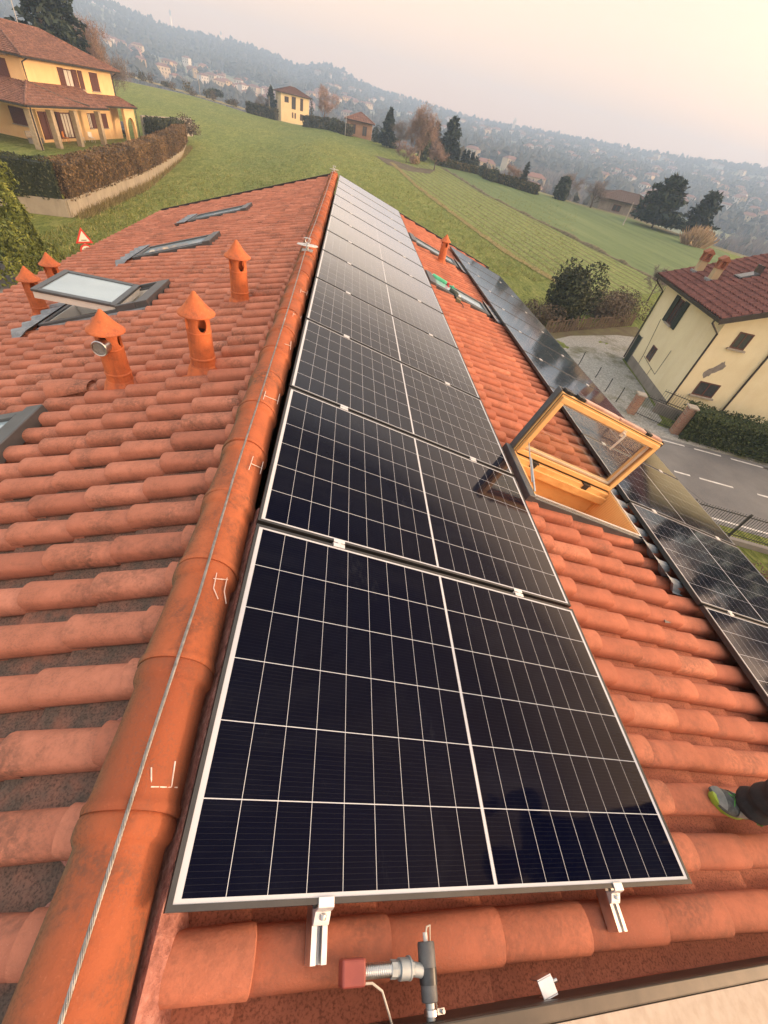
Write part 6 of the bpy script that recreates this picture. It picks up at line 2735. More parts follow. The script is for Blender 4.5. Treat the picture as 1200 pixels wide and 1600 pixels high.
# terrace, retaining wall
W_ = [Vector((-24.3, 39.6, 0)), Vector((-21.25, 40.4, 0)), Vector((-21.7, 48.5, 0)), Vector((-22.1, 57.0, 0)), Vector((-23.3, 68.0, 0)), Vector((-25.6, 84.0, 0)), Vector((-28.4, 97.0, 0))]
m = MB()
M_RWALL = mat_plaster('retaining_wall', (0.40, 0.36, 0.29), (0.30, 0.27, 0.22), (0.15, 0.14, 0.12), 0.5)
tv = [(-46, 36.5)] + [(p.x - 0.3, p.y + 0.3) for p in W_] + [(-32, 112), (-70, 112), (-70, 36)]
mz = MB()
mz.prism([(x, y, -9.0) for x, y in tv], (0, 0, 1.85))
o = mz.build('terrace', bpy.data.materials['field_grass'], recalc=True)
tag(o, 'raised garden terrace around the ochre villa', 'terrace', kind='structure')
full = [Vector((-46, 36.0, 0))] + W_
for a, b in zip(full, full[1:]):
    d = (b - a).normalized()
    nrm = Vector((d.y, -d.x, 0))
    za, zb = plane_z(a.x, a.y), plane_z(b.x, b.y)
    ta, tb = max(-7.38, za + 0.7), max(-7.38, zb + 0.7)
    p = [a + nrm * 0.13, b + nrm * 0.13, b - nrm * 0.13, a - nrm * 0.13]
    zs = [za - 0.3, zb - 0.3, zb - 0.3, za - 0.3]
    zt_ = [ta, tb, tb, ta]
    m.add([(q.x, q.y, z) for q, z in zip(p, zs)] + [(q.x, q.y, z) for q, z in zip(p, zt_)], [(0, 3, 2, 1), (4, 5, 6, 7), (0, 1, 5, 4), (1, 2, 6, 5), (2, 3, 7, 6), (3, 0, 4, 7)])
o = m.build('retaining_wall', M_RWALL, recalc=True)
tag(o, 'stained concrete retaining wall under the clipped hedge of the ochre villa', 'wall')
m = MB()
g0, g1 = ochre_M @ Vector((28.5, 2.2, 0)), ochre_M @ Vector((47, 1.8, 0))
m.bar(Vector((g0.x, g0.y, -5.85)), Vector((g1.x, g1.y, -6.05)), 0.3, 2.4)
o = m.build('garden_wall', M_STONE, recalc=True)
tag(o, 'pale grey garden wall behind the dark green shrub beside the villa', 'wall')

# parked car seen through the arch end of the porch
M_CARP = simple('dark_car_paint', (0.035, 0.04, 0.05), (0.045, 0.05, 0.06), 0.25, 0.3)
r = empty('parked_car', ochre_M @ Vector((24.6, 3.8, -0.05)), (0, 0, rzL + 0.35), 'dark parked car half hidden between the villa and the shrub', 'car')
m = MB()
pf = [(-2.0, 0.35), (-2.05, 0.75), (-1.6, 0.92), (-0.9, 0.98), (-0.35, 1.42), (1.1, 1.45), (1.7, 1.05), (2.0, 0.95), (2.05, 0.40), (1.6, 0.30), (-1.6, 0.30)]
m.prism([(x, -0.82, z) for x, z in pf], (0, 1.64, 0))
b_ = m.build('body', M_CARP, r, recalc=True)
bevel(b_, 0.09, 3)
m = MB()
m.add([(-0.86, -0.72, 1.02), (-0.86, 0.72, 1.02), (-0.42, 0.64, 1.38), (-0.42, -0.64, 1.38)], [(0, 1, 2, 3)])
for s in (-1, 1):
    m.add([(-0.70, s * 0.825, 1.00), (1.55, s * 0.825, 1.04), (1.05, s * 0.825, 1.38), (-0.32, s * 0.825, 1.36)], [(0, 1, 2, 3)])
m.build('windscreen', M_WINGL, r)
for x in (-1.25, 1.25):
    for s in (-1, 1):
        m = MB()
        M_ = Matrix.Translation((x, s * 0.76, 0.31)) @ Matrix.Rotation(pi / 2, 4, 'X')
        m.lathe([(0.0, -0.1), (0.31, -0.1), (0.32, 0), (0.31, 0.1), (0.0, 0.1)], 20, M_)
        m.build('wheel', M_BLACK, r, smooth=True, sharp=40)

# ---------------- road sign behind the eave
def text_mesh(body, size, mat, parent, M, name='lettering'):
    cu = bpy.data.curves.new('txt', 'FONT')
    cu.body = body
    cu.size = size
    cu.align_x = 'CENTER'
    cu.align_y = 'CENTER'
    cu.extrude = 0.001
    cu.offset = size * 0.012
    o = bpy.data.objects.new('txt', cu)
    COL.objects.link(o)
    dg = bpy.context.evaluated_depsgraph_get()
    dg.update()
    me = bpy.data.meshes.new_from_object(o.evaluated_get(dg))
    bpy.data.objects.remove(o, do_unlink=True)
    me.materials.clear()
    me.materials.append(mat)
    n = bpy.data.objects.new(name, me)
    COL.objects.link(n)
    n.parent = parent
    n.matrix_local = M
    return n


M_SRED = simple('sign_red', (0.62, 0.045, 0.025), (0.55, 0.04, 0.025), 0.45)
M_SWHITE = simple('sign_white', (0.78, 0.76, 0.70), (0.70, 0.68, 0.62), 0.45)
M_SBLACK = simple('sign_black', (0.02, 0.02, 0.02), (0.03, 0.03, 0.03), 0.5)
d = ray(136, 392)
SD = 33.5
sp = CAM_POS + d * (SD / hypot(d.x, d.y))            # centre of the round plate
tocam = CAM_POS - sp
sr = empty('road_sign', (sp.x, sp.y, FIELD_Z), (0, 0, atan2(tocam.y, tocam.x) + pi / 2 + 0.25), 'road sign post with a red bordered triangle above a round 30 plate', 'road sign')
hz = sp.z - FIELD_Z
m = MB()
m.tube([(0, 0.04, 0), (0, 0.04, hz + 1.0)], 0.035, 10)
m.build('post', M_GALV, sr, smooth=True, sharp=40)
m = MB()
MX = Matrix.Translation((0, 0, hz)) @ Matrix.Rotation(pi / 2, 4, 'X')
m.lathe([(0.0, -0.004), (0.36, -0.004), (0.36, 0.006), (0.0, 0.006)], 40, MX)
rd = m.build('round_plate', M_SRED, sr, recalc=True)
m = MB()
m.lathe([(0.0, 0.0065), (0.265, 0.0065), (0.265, 0.009), (0.0, 0.009)], 40, MX)
m.build('white_disc', M_SWHITE, rd, recalc=True)
text_mesh('30', 0.34, M_SBLACK, rd, Matrix.Translation((0, -0.012, hz)) @ Matrix.Rotation(pi / 2, 4, 'X'), 'number')
m = MB()
tz = hz + 0.40


def tri(s, y, z0):
    return [(-0.50 * s, y, z0), (0.50 * s, y, z0), (0.0, y, z0 + 0.866 * s)]


m.prism(tri(0.95, -0.004, tz), (0, -0.008, 0))
tp2 = m.build('triangle_plate', M_SRED, sr, recalc=True)
m = MB()
m.prism(tri(0.62, -0.0125, tz + 0.095), (0, -0.003, 0))
m.build('white_triangle', M_SWHITE, tp2, recalc=True)
m = MB()
m.prism([(-0.14, -0.016, tz + 0.145), (0.14, -0.016, tz + 0.145), (0.14, -0.016, tz + 0.185), (-0.14, -0.016, tz + 0.185)], (0, -0.002, 0))
m.build('symbol', M_SBLACK, tp2, recalc=True)

# ---------------- houses at the far edge of the field
def far_house(name, pbase, rz, W, D, H, pitch, wallm, roofm, label, wins, storey_off=0.0, group=None):
    r = empty(name, pbase, (0, 0, rz), label, 'house', group)
    m = MB()
    m.box((-W / 2, 0, -3), (W / 2, D, H))
    m.build('wall', wallm, r)
    hip_roof(r, -W / 2 - 0.7, W / 2 + 0.7, -0.7, D + 0.7, H, pitch, roofm, colw=0.5, course=0.7, amp=0.06, seed=int(W * 10))
    for (a0, a1, z0, z1) in wins:
        part_window(r, M_BRSHUT, (a0, a1, z0, z1), lambda a, d, z: Vector((a, -d, z)), panes=2, sill=False, frame_w=0.12)
    return r


P = gp(459, 192)
yh = P.copy()
yaw = atan2(P.y - CAM_POS.y, P.x - CAM_POS.x) - pi / 2
dist = hypot(P.x, P.y)
px_m = dist / FPX / 1.10
print('yellow house distance', dist)
far_house('yellow_house', P + Vector((0, 4, 0.3)), yaw + 0.25, 48 * px_m * 0.72, 8, 6.4, radians(20), M_YELLOW, M_FARROOF, 'yellow villa with a dark hipped roof at the far edge of the field',
          [(-3.6, -2.2, 4.2, 5.6), (-1.2, 0.2, 2.9, 5.9), (1.7, 2.7, 2.9, 5.9), (-1.1, -0.6, 0.7, 2.1), (-0.2, 0.3, 0.7, 2.1), (1.7, 2.7, 0.5, 2.1)])
P = gp(560, 217)
far_house('old_barn', P + Vector((0, 5, 0.2)), yaw - 0.15, 7.4, 7, 3.4, radians(24), mat_plaster('barn_plaster', (0.42, 0.27, 0.18), (0.34, 0.20, 0.13), (0.26, 0.16, 0.11)), M_BROWNROOF, 'old barn with pinkish walls and a tiled hipped roof at the far field edge',
          [(-2.4, -1.0, 0.5, 2.6), (1.0, 2.3, 0.5, 2.6)])
P = gp(968, 335)
far_house('low_shed', P + Vector((4, 4, -0.4)), 0.35 - 0.55, 15.0, 10, 2.6, radians(17), M_CONC, simple('brown_sheet_roof', (0.12, 0.085, 0.075), (0.10, 0.07, 0.062), 0.8), 'low shed with a broad brown roof left of the two cedars', [(-4, -2, 0.5, 1.8), (1, 3, 0.5, 1.8)])
# ------------------------------------------------------------------ plants
F_DARK = foliage('dark_conifer', (0.012, 0.020, 0.014), (0.026, 0.042, 0.028), (0.055, 0.075, 0.048))
F_THUJA = foliage('yellowish_thuja', (0.060, 0.080, 0.014), (0.160, 0.195, 0.034), (0.330, 0.345, 0.080))
F_BUSH = foliage('evergreen_bush', (0.020, 0.028, 0.014), (0.052, 0.062, 0.028), (0.12, 0.125, 0.058))
F_HEDGE = foliage('clipped_hedge', (0.030, 0.032, 0.014), (0.070, 0.064, 0.026), (0.15, 0.115, 0.050))
F_HEDGEB = foliage('russet_hedge', (0.060, 0.042, 0.022), (0.150, 0.098, 0.048), (0.29, 0.19, 0.095))
F_IVY = foliage('ivy_green', (0.020, 0.034, 0.012), (0.052, 0.074, 0.024), (0.12, 0.14, 0.055))
F_TWIG = foliage('bare_twigs', (0.082, 0.068, 0.062), (0.150, 0.122, 0.110), (0.24, 0.20, 0.18))
F_PINK = foliage('rosy_twigs', (0.115, 0.075, 0.060), (0.215, 0.140, 0.105), (0.36, 0.245, 0.185))
F_BRAM = foliage('brambles', (0.060, 0.045, 0.030), (0.115, 0.085, 0.055), (0.19, 0.145, 0.095))
F_REED = foliage('dry_reeds', (0.26, 0.18, 0.10), (0.42, 0.30, 0.18), (0.58, 0.44, 0.28))
F_HEATH = foliage('heather', (0.10, 0.035, 0.060), (0.19, 0.065, 0.105), (0.30, 0.13, 0.17))
F_WOODS = foliage('wood_mass', (0.030, 0.036, 0.028), (0.055, 0.055, 0.042), (0.095, 0.080, 0.062))
M_BARK = simple('bark', (0.085, 0.062, 0.048), (0.13, 0.10, 0.08), 0.95, scale=6)
M_BARKP = simple('pale_bark', (0.30, 0.24, 0.20), (0.20, 0.15, 0.12), 0.9, scale=5)


def spot(px, py, pxt, pyt, w=None, z_off=0.0, scale=1.0):
    """base on the field at a pixel; height of the thing whose top is at another pixel; width from pixels"""
    P = gp(px, py)
    P = Vector((P.x * scale, P.y * scale, 0))
    P.z = ground_z(P.x, P.y) if scale != 1.0 else plane_z(P.x, P.y)
    D = hypot(P.x - CAM_POS.x, P.y - CAM_POS.y)
    d = ray(pxt, pyt)
    t = D / hypot(d.x, d.y)
    h = (CAM_POS + d * t).z - P.z
    r = 0
    if w:
        cx, cy = (px + pxt) / 2, (py + pyt) / 2
        r = ray(cx - w / 2, cy).angle(ray(cx + w / 2, cy)) * (P - CAM_POS).length / 2
    return P, max(h, 0.5), r


def branch(m, p, d, L, r, depth, rng, twigs, spread=0.6, upb=0.25):
    n = 4
    pts, rr = [p], [r]
    q, dd = p, d.copy()
    for i in range(n):
        dd = (dd + Vector((rng.gauss(0, 0.12), rng.gauss(0, 0.12), rng.gauss(0.04, 0.08)))).normalized()
        q = q + dd * (L / n)
        pts.append(q)
        rr.append(r * (1 - 0.6 * (i + 1) / n))
    m.tube(pts, rr, 5 if depth > 1 else 3, cap=False)
    if depth == 0:
        return
    k = rng.randint(3, 5) if depth > 1 else twigs
    for i in range(k):
        t = rng.uniform(0.3, 1.0)
        j = min(n - 1, int(t * n))
        s = pts[j].lerp(pts[j + 1], t * n - j)
        side = dd.orthogonal()
        side.rotate(Matrix.Rotation(rng.random() * 6.28, 3, dd))
        nd = (dd * (1 - spread * 0.5) + side * spread + Vector((0, 0, upb))).normalized()
        branch(m, s, nd, L * rng.uniform(0.45, 0.72), max(rr[j] * 0.6, 0.008), depth - 1, rng, twigs, spread, upb)


def bare_tree(P, h, r, label, seed, mat=None, name='bare_tree', group=None, depth=4, twigs=5, trunk=0.3, cat='tree', bark=None, thick=0.018, fuzz=9):
    rng = random.Random(seed)
    root = empty(name, P, (0, 0, 0), label, cat, group)
    m = MB()
    th = h * trunk
    m.tube([(0, 0, -0.3), (0.02 * h * rng.uniform(-1, 1), 0, th * 0.5), (0.02 * h * rng.uniform(-1, 1), 0.01 * h, th), (0, 0, h * 0.75)], [h * thick * 1.5, h * thick, h * thick * 0.8, h * 0.004], 8)
    m.build('trunk', bark or M_BARK, root, smooth=True, sharp=None)
    m = MB()
    k = 8
    spread = min(0.95, 0.35 + 0.75 * r / h)
    for i in range(k):
        z = th * 0.7 + (h * 0.62 - th * 0.7) * i / k
        a = i * 2.4 + rng.uniform(-0.4, 0.4)
        m.col = (rng.uniform(0.2, 0.8), 0, 0)
        d = Vector((cos(a) * spread, sin(a) * spread, 1.0 - 0.5 * spread)).normalized()
        branch(m, Vector((0, 0, z)), d, h * rng.uniform(0.30, 0.42), h * thick * 0.5, depth - 1, rng, twigs, 0.55, 0.22)
    # the finest twigs, as a veil of thin blades round the branch ends
    tips = [Vector(v) for v in rng.sample(m.v, min(len(m.v), 420))]
    for q in tips:
        for j in range(fuzz):
            d = Vector((rng.gauss(0, 1), rng.gauss(0, 1), rng.gauss(0.7, 0.8))).normalized()
            p = q + Vector((rng.gauss(0, 1), rng.gauss(0, 1), rng.gauss(0, 1))) * (0.035 * h)
            s_ = d.orthogonal().normalized() * (h * 0.0035 + 0.004)
            m.col = (rng.uniform(0.1, 0.95), 0, 0)
            m.add([p - s_, p + s_, p + d * (h * rng.uniform(0.04, 0.10))], [(0, 1, 2)])
    # squeeze the crown to the width it has
    far = sorted(hypot(v[0], v[1]) for v in m.v)
    top = max(v[2] for v in m.v)
    sx = r / max(0.1, far[int(len(far) * 0.985)])
    sz = h / top
    m.v = [(v[0] * sx, v[1] * sx, v[2] * sz) for v in m.v]
    m.build('crown', mat or F_TWIG, root)
    return root


def conifer(P, h, r, label, seed, n=2600, mat=None, name='conifer_tree', droop=0.25, power=0.9, leaf=None, group=None, base=0.08, bark=None, ragged=0.25):
    rng = random.Random(seed)
    root = empty(name, P, (0, 0, 0), label, 'tree', group)
    m = MB()
    m.tube([(0, 0, -0.3), (0, 0, h * 0.5), (0, 0, h * 0.96)], [h * 0.022, h * 0.015, h * 0.003], 7)
    m.build('trunk', bark or M_BARK, root, smooth=True, sharp=None)
    m = MB()
    leaf = leaf or r * 0.13
    nb = max(30, n // 40)
    for i in range(nb):
        q = base + (1 - base) * (i + rng.random()) / nb
        z0 = h * q
        R = r * (1 - q) ** power * rng.uniform(1 - ragged * 1.6, 1 + ragged) + r * 0.04
        a = i * 2.39996 + rng.uniform(-0.3, 0.3)
        k = int(n / nb * (0.4 + 1.2 * (1 - q)))
        bt = rng.uniform(0.15, 0.85)
        for j in range(k):
            t = rng.random() ** 0.6
            off = rng.gauss(0, 0.22) * (0.3 + t * 0.6)
            x = R * t
            p = Vector((cos(a + off) * x, sin(a + off) * x, z0 - droop * x + 0.16 * x * t + rng.gauss(0, h * 0.008)))
            m.col = (min(1, max(0, bt + rng.gauss(0, 0.18))), 0, 0)
            m.leaf(p, leaf * rng.uniform(0.6, 1.4), rng, up=Vector((0, 0, 0.8)), asp=1.4)
    m.build('crown', mat or F_DARK, root)
    return root


def blob_bush(P, h, r, label, seed, n=1500, mat=None, name='bush', leaf=None, group=None, cat='bush', stem=True, lobes=7, ry=None, core=True):
    rng = random.Random(seed)
    root = empty(name, P, (0, 0, 0), label, cat, group)
    ry = ry or r
    L = []
    for i in range(lobes):
        a = rng.random() * 6.28
        q = rng.random() ** 0.5 * 0.55
        L.append((Vector((cos(a) * r * q, sin(a) * ry * q, h * rng.uniform(0.25, 0.68))), rng.uniform(0.40, 0.62), rng.uniform(0.2, 0.8)))
    m = MB()
    if stem:
        for k in range(4):
            a = k * 1.6 + rng.random()
            m.tube([(0.1 * r * cos(a), 0.1 * r * sin(a), -0.2), (0.3 * r * cos(a), 0.3 * ry * sin(a), h * 0.55)], [0.03 * h, 0.008 * h], 6)
        m.build('stems', M_BARK, root)
    m = MB()
    leaf = leaf or r * 0.09
    for i in range(n):
        c, s, t = L[i % lobes]
        d = Vector((rng.gauss(0, 1), rng.gauss(0, 1), rng.gauss(0, 1))).normalized()
        k = s * (0.45 + 0.6 * rng.random() ** 0.45)
        p = c + Vector((d.x * r * k, d.y * ry * k, d.z * h * k * 0.85))
        if p.z < 0:
            p.z = rng.uniform(0, 0.15 * h)
        m.col = (min(1, max(0, t + rng.gauss(0, 0.2))), 0, 0)
        m.leaf(p, leaf * rng.uniform(0.6, 1.4), rng, up=d * 0.7)
    m.build('foliage', mat or F_BUSH, root)
    return root


def hedge(path, w, h, label, seed, mat, density=260, leaf=0.055, name='hedge', zf=None, mat2=None, rough=0.06):
    """clipped hedge along a path: a leafy shell and twigs inside"""
    rng = random.Random(seed)
    m = MB()
    segs = []
    tot = 0
    for a, b in zip(path, path[1:]):
        segs.append((a, b, (b - a).length))
        tot += (b - a).length
    # opaque heart of branches
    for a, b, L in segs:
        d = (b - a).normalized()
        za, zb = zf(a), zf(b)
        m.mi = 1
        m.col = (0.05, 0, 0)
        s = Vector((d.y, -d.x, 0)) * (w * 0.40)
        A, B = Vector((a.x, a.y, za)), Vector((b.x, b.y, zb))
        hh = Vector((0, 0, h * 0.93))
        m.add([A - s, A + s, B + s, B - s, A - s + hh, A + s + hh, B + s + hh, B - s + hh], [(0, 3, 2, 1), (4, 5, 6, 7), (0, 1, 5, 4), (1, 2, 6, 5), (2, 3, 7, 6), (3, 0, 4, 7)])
    m.mi = 0
    done = 0
    for a, b, L in segs:
        d = (b - a).normalized()
        s = Vector((d.y, -d.x, 0))
        n = int(density * L)
        for i in range(n):
            t = rng.uniform(-0.02, 1.02)
            p = a.lerp(b, t)
            z = zf(p)
            face = rng.random()
            x_ = (done + L * t)
            wob = rough * mnoise.noise(Vector((x_ * 0.8, face * 3, seed)))
            if face < 0.70:
                sd2 = 1 if rng.random() < 0.62 else -1
                q, zz, up_ = sd2 * (w / 2 + wob + rng.uniform(-0.07, 0.03)), rng.random() ** 0.9 * h, s * sd2
            else:
                q, zz, up_ = rng.uniform(-0.5, 0.5) * w, h + wob + rng.uniform(-0.06, 0.05), Vector((0, 0, 1))
            P = Vector((p.x, p.y, z + zz)) + s * q
            tone = 0.5 + 0.45 * mnoise.noise(Vector((x_ * 0.35, zz * 0.5, seed * 3.1))) + rng.gauss(0, 0.17)
            m.col = (min(1, max(0, tone)), 0, 0)
            m.leaf(P, leaf * rng.uniform(0.6, 1.5), rng, up=up_ * 0.5)
        done += L
    for a, b in ((path[0], path[1]), (path[-1], path[-2])):         # leafy ends
        d = (a - b).normalized()
        s = Vector((d.y, -d.x, 0))
        for i in range(int(density * w * 1.1)):
            P = Vector((a.x, a.y, zf(a) + rng.random() * h)) + s * rng.uniform(-0.5, 0.5) * w + d * rng.uniform(-0.05, 0.12)
            m.col = (min(1, max(0, 0.45 + rng.gauss(0, 0.2))), 0, 0)
            m.leaf(P, leaf * rng.uniform(0.6, 1.5), rng, up=d * 0.5)
    o = m.build(name, [mat, mat2 or mat])
    return tag(o, label, 'hedge')


# near conifer at the left picture edge
P, h, r = spot(-14, 415, -18, 165, 60)
P = flat_hit(-2, 425, FIELD_Z)
th = empty('thuja_tree', P, (0, 0, 0), 'tall yellowish green thuja cut by the left picture edge', 'tree')
rng = random.Random(77)
d_ = ray(-4, 118)
HT = (CAM_POS + d_ * (hypot(P.x, P.y) / hypot(d_.x, d_.y))).z - P.z
RT = 3.7
HT *= 1.22
m = MB()
m.tube([(0, 0, -0.2), (0, 0, HT * 0.9)], [0.16, 0.03], 8)
m.build('trunk', M_BARK, th, smooth=True)
m = MB()
plumes = []
for i in range(170):
    q = rng.random() ** 1.15
    a = rng.random() * 6.28
    R = RT * (1 - q) ** 0.62 * (0.80 + 0.12 * sin(5 * a + q * 9))
    plumes.append((Vector((cos(a) * R * 0.86, sin(a) * R * 0.86, HT * q * 0.93)), Vector((cos(a), sin(a), 0.0)), rng.uniform(0.25, 0.75)))
for (c, d, t) in plumes:
    L = rng.uniform(0.75, 1.25)
    for k in range(150):
        u = rng.random()
        wv = 0.30 * (1 - 0.55 * u) * (0.4 + rng.random() * 0.6)
        a = rng.random() * 6.28
        p = c + Vector((0, 0, u * L)) + d * (0.25 * u * (1 - u) * 2 + wv * 0.75) + Vector((cos(a) * wv, sin(a) * wv, 0))
        m.col = (min(1, max(0, t + 0.22 * (u - 0.5) + rng.gauss(0, 0.16))), 0, 0)
        m.leaf(p, rng.uniform(0.035, 0.075), rng, up=(d * 0.5 + Vector((0, 0, 0.6))), asp=1.5)
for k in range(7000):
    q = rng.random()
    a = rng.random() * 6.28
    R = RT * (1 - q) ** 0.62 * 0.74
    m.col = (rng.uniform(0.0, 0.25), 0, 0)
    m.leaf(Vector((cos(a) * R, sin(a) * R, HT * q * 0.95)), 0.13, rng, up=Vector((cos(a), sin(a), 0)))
m.build('crown', F_THUJA, th)

# clipped hedge of the villa, following the wall
hp = [Vector((-45, 36.8, 0))] + [Vector((p.x - 0.55, p.y + 0.55 - 0.3 * (i == 0), 0)) for i, p in enumerate(W_)]
zh = lambda p: max(-7.38, plane_z(p.x, p.y) + 0.7) - 0.12
hedge([hp[0], hp[1], hp[2]], 1.5, 2.35, 'dark green clipped hedge end above the retaining wall, beside the thuja', 5, F_BUSH, 330, 0.085, zf=zh, rough=0.16)
hedge([hp[2] + Vector((0, 0.05, 0)), hp[3], hp[4], hp[5], hp[6], hp[7]], 1.6, 2.3, 'long russet brown clipped hedge along the retaining wall of the villa', 6, F_HEDGEB, 380, 0.085, zf=zh, rough=0.18)
P0 = ochre_M @ Vector((28.2, 0.6, 0))
hedge([P0, ochre_M @ Vector((37.0, 0.4, 0))], 2.2, 2.1, 'dark green shrub row in front of the pale garden wall', 9, F_BUSH, 420, 0.12, zf=lambda p: -6.9, rough=0.35)
blob_bush(Vector((-27.6, 98.5, plane_z(0, 98) - 0.2)), 2.4, 2.3, 'dry brown shrub at the far end of the long clipped hedge', 8, 900, F_BRAM, leaf=0.14, core=False)
rng = random.Random(5)
m = MB()
for k in range(2600):
    t = rng.random()
    q = rng.random()
    a = W_[1].lerp(W_[3], t) if q < 0.45 else W_[3].lerp(W_[6], t)
    x, y = a.x + rng.uniform(0.1, 1.2), a.y
    m.col = (rng.random(), 0, 0)
    hgt = rng.uniform(0.15, 0.6)
    p = Vector((x, y, plane_z(x, y)))
    tip = p + Vector((rng.uniform(-0.25, 0.25), rng.uniform(-0.25, 0.25), hgt))
    m.add([p - Vector((0.03, 0, 0)), p + Vector((0.03, 0, 0)), tip], [(0, 1, 2)])
tag(m.build('dry_grass_tufts', foliage('straw', (0.16, 0.13, 0.05), (0.26, 0.21, 0.09), (0.40, 0.33, 0.16))), 'straw coloured grass tufts at the foot of the retaining wall', 'grass', kind='stuff')

# hedge of the cream house and ivy
ha = flat_hit(1066, 688, FIELD_Z)
hb = flat_hit(1200, 727, FIELD_Z)
hdv = (hb - ha).normalized()
hn = Vector((-hdv.y, hdv.x, 0))
if hn.x < 0:
    hn = -hn
hedge([ha + hn * 0.9, ha + hn * 0.9 + hdv * 12], 1.7, 1.55, 'dark ivy green hedge between the road and the cream house', 12, F_IVY, 900, 0.06, zf=lambda p: FIELD_Z, rough=0.30)
pb = flat_hit(1138, 701, FIELD_Z)
dd = ray(1150, 678)
tt = hypot(pb.x - CAM_POS.x, pb.y - CAM_POS.y) / hypot(dd.x, dd.y)
pz = (CAM_POS + dd * tt).z
r = empty('letter_box', pb, (0, 0, atan2(RDIR.y, RDIR.x)), 'pale grey letter box standing in the ivy hedge', 'letter box')
m = MB()
m.box((-0.24, -0.15, pz - FIELD_Z - 0.22), (0.24, 0.15, pz - FIELD_Z + 0.20))
bevel(m.build('box', M_GALV, r), 0.03)
m = MB()
m.box((-0.17, -0.156, pz - FIELD_Z + 0.08), (0.17, -0.1505, pz - FIELD_Z + 0.12))
m.build('slot', M_BLACK, r)
m = MB()
m.box((-0.28, -0.14, -0.05), (0.28, 0.14, pz - FIELD_Z - 0.23))
m.build('plinth', M_CONC, r)

# bush, brambles and small tree behind the yard
P, h, rr_ = spot(878, 507, 905, 417, 92)
blob_bush(P + Vector((0, 0.8, 0)), h * 0.96, rr_ * 1.02, 'big dark evergreen bush beyond the gravel yard', 31, 13000, F_BUSH, leaf=0.115, lobes=12)
P2 = gp(935, 505)
blob_bush(P2 + Vector((0.6, 1.6, 0)), 2.3, 2.6, 'brown bramble thicket right of the big evergreen bush', 32, 5200, F_BRAM, leaf=0.085, lobes=8, cat='bramble', name='bramble_thicket')
P3 = gp(968, 500)
blob_bush(P3 + Vector((1.6, 2.4, 0)), 1.9, 2.5, 'low brown bramble thicket behind the corner of the cream house', 33, 4200, F_BRAM, leaf=0.08, lobes=8, cat='bramble', name='bramble_thicket')
P4 = gp(858, 512)
blob_bush(P4 + Vector((-0.5, 0.8, 0)), 1.6, 1.9, 'grey brown scrub at the left foot of the big evergreen bush', 34, 2400, F_BRAM, leaf=0.075, lobes=6, cat='bramble', name='bramble_thicket')
P5 = gp(1012, 462)
P5, h5, r5 = spot(1012, 470, 1030, 408, 52)
bare_tree(P5, h5, r5, 'small bare fruit tree behind the left corner of the cream house', 41, F_TWIG, depth=4, twigs=5)
m = MB()
fa_, fb_ = gp(850, 521), gp(985, 509)
n = 34
for k in range(n + 1):
    p = fa_.lerp(fb_, k / n)
    hh = 0.95 + 0.2 * sin(k * 2.7)
    m.bar(p, p + Vector((0.05 * sin(k * 5), 0.03, hh)), 0.14, 0.05, up=(0, 1, 0))
for z in (0.4, 0.85):
    m.bar(fa_ + Vector((0, 0.06, z)), fb_ + Vector((0, 0.06, z)), 0.03, 0.06)
tag(m.build('paling_fence', simple('old_paling', (0.20, 0.145, 0.10), (0.13, 0.095, 0.068), 0.95, scale=3)), 'low weathered paling fence in front of the brambles', 'fence')
rng = random.Random(6)
for (x, y, lab) in ((925, 521, 'white stone'), (965, 519, 'pale stone')):
    pass
# heather under the eave
hp0 = flat_hit(1196, 905, FIELD_Z)
for i in range(6):
    q = hp0 + RDIR * (-2.2 + i * 1.25) + RN * (0.2 * (i % 2))
    blob_bush(Vector((q.x, q.y, FIELD_Z)), 0.62, 0.8, 'purple heather clump below the eave inside the dark railing', 50 + i, 900, F_HEATH, leaf=0.035, lobes=6, group='heather clumps by the railing', name='heather', cat='heather', stem=False)

# ------------------------------------------------------------------ far edge of the field
def pole(px, py, pxt, pyt, label, arm=False):
    P, h, _ = spot(px, py, pxt, pyt)
    r_ = empty('utility_pole', P, (0, 0, 0), label, 'pole', 'utility poles along the field edge')
    m = MB()
    m.tube([(0, 0, -0.3), (0, 0, h)], [0.11, 0.075], 8)
    m.build('shaft', simple('pole_grey', (0.42, 0.39, 0.36), (0.36, 0.33, 0.30), 0.85) if 'pole_grey' not in bpy.data.materials else bpy.data.materials['pole_grey'], r_, smooth=True)
    m = MB()
    m.box((-0.35, -0.04, h - 0.4), (0.35, 0.04, h - 0.32))
    m.build('crossarm', M_BARK, r_)


pole(313, 151, 308, 110, 'utility pole on the straw coloured strip left of the yellow villa')
pole(421, 184, 418, 150, 'utility pole by the spruce left of the yellow villa')
pole(434, 187, 431, 150, 'utility pole at the left corner of the yellow villa')
pole(539, 212, 538, 180, 'utility pole in front of the old barn')
pole(757, 277, 764, 248, 'utility pole leaning over the dark hedge by the cypresses')
pole(868, 310, 878, 281, 'utility pole before the ivy covered tree')
pole(200, 126, 190, 92, 'utility pole just right of the ochre villa')
pole(973, 352, 982, 314, 'utility pole left of the two cedars')


def E_conifer(b, t, w, label, seed, n=1600, **k):
    P, h, r = spot(*b, *t, w)
    return conifer(P, h, r, label, seed, n, **k)


def E_bare(b, t, w, label, seed, mat=None, **k):
    P, h, r = spot(*b, *t, w)
    return bare_tree(P, h, r, label, seed, mat, **k)


def E_bush(b, t, w, label, seed, n=700, **k):
    P, h, r = spot(*b, *t, w)
    return blob_bush(P, h, r, label, seed, n, leaf=max(0.2, r * 0.13), **k)


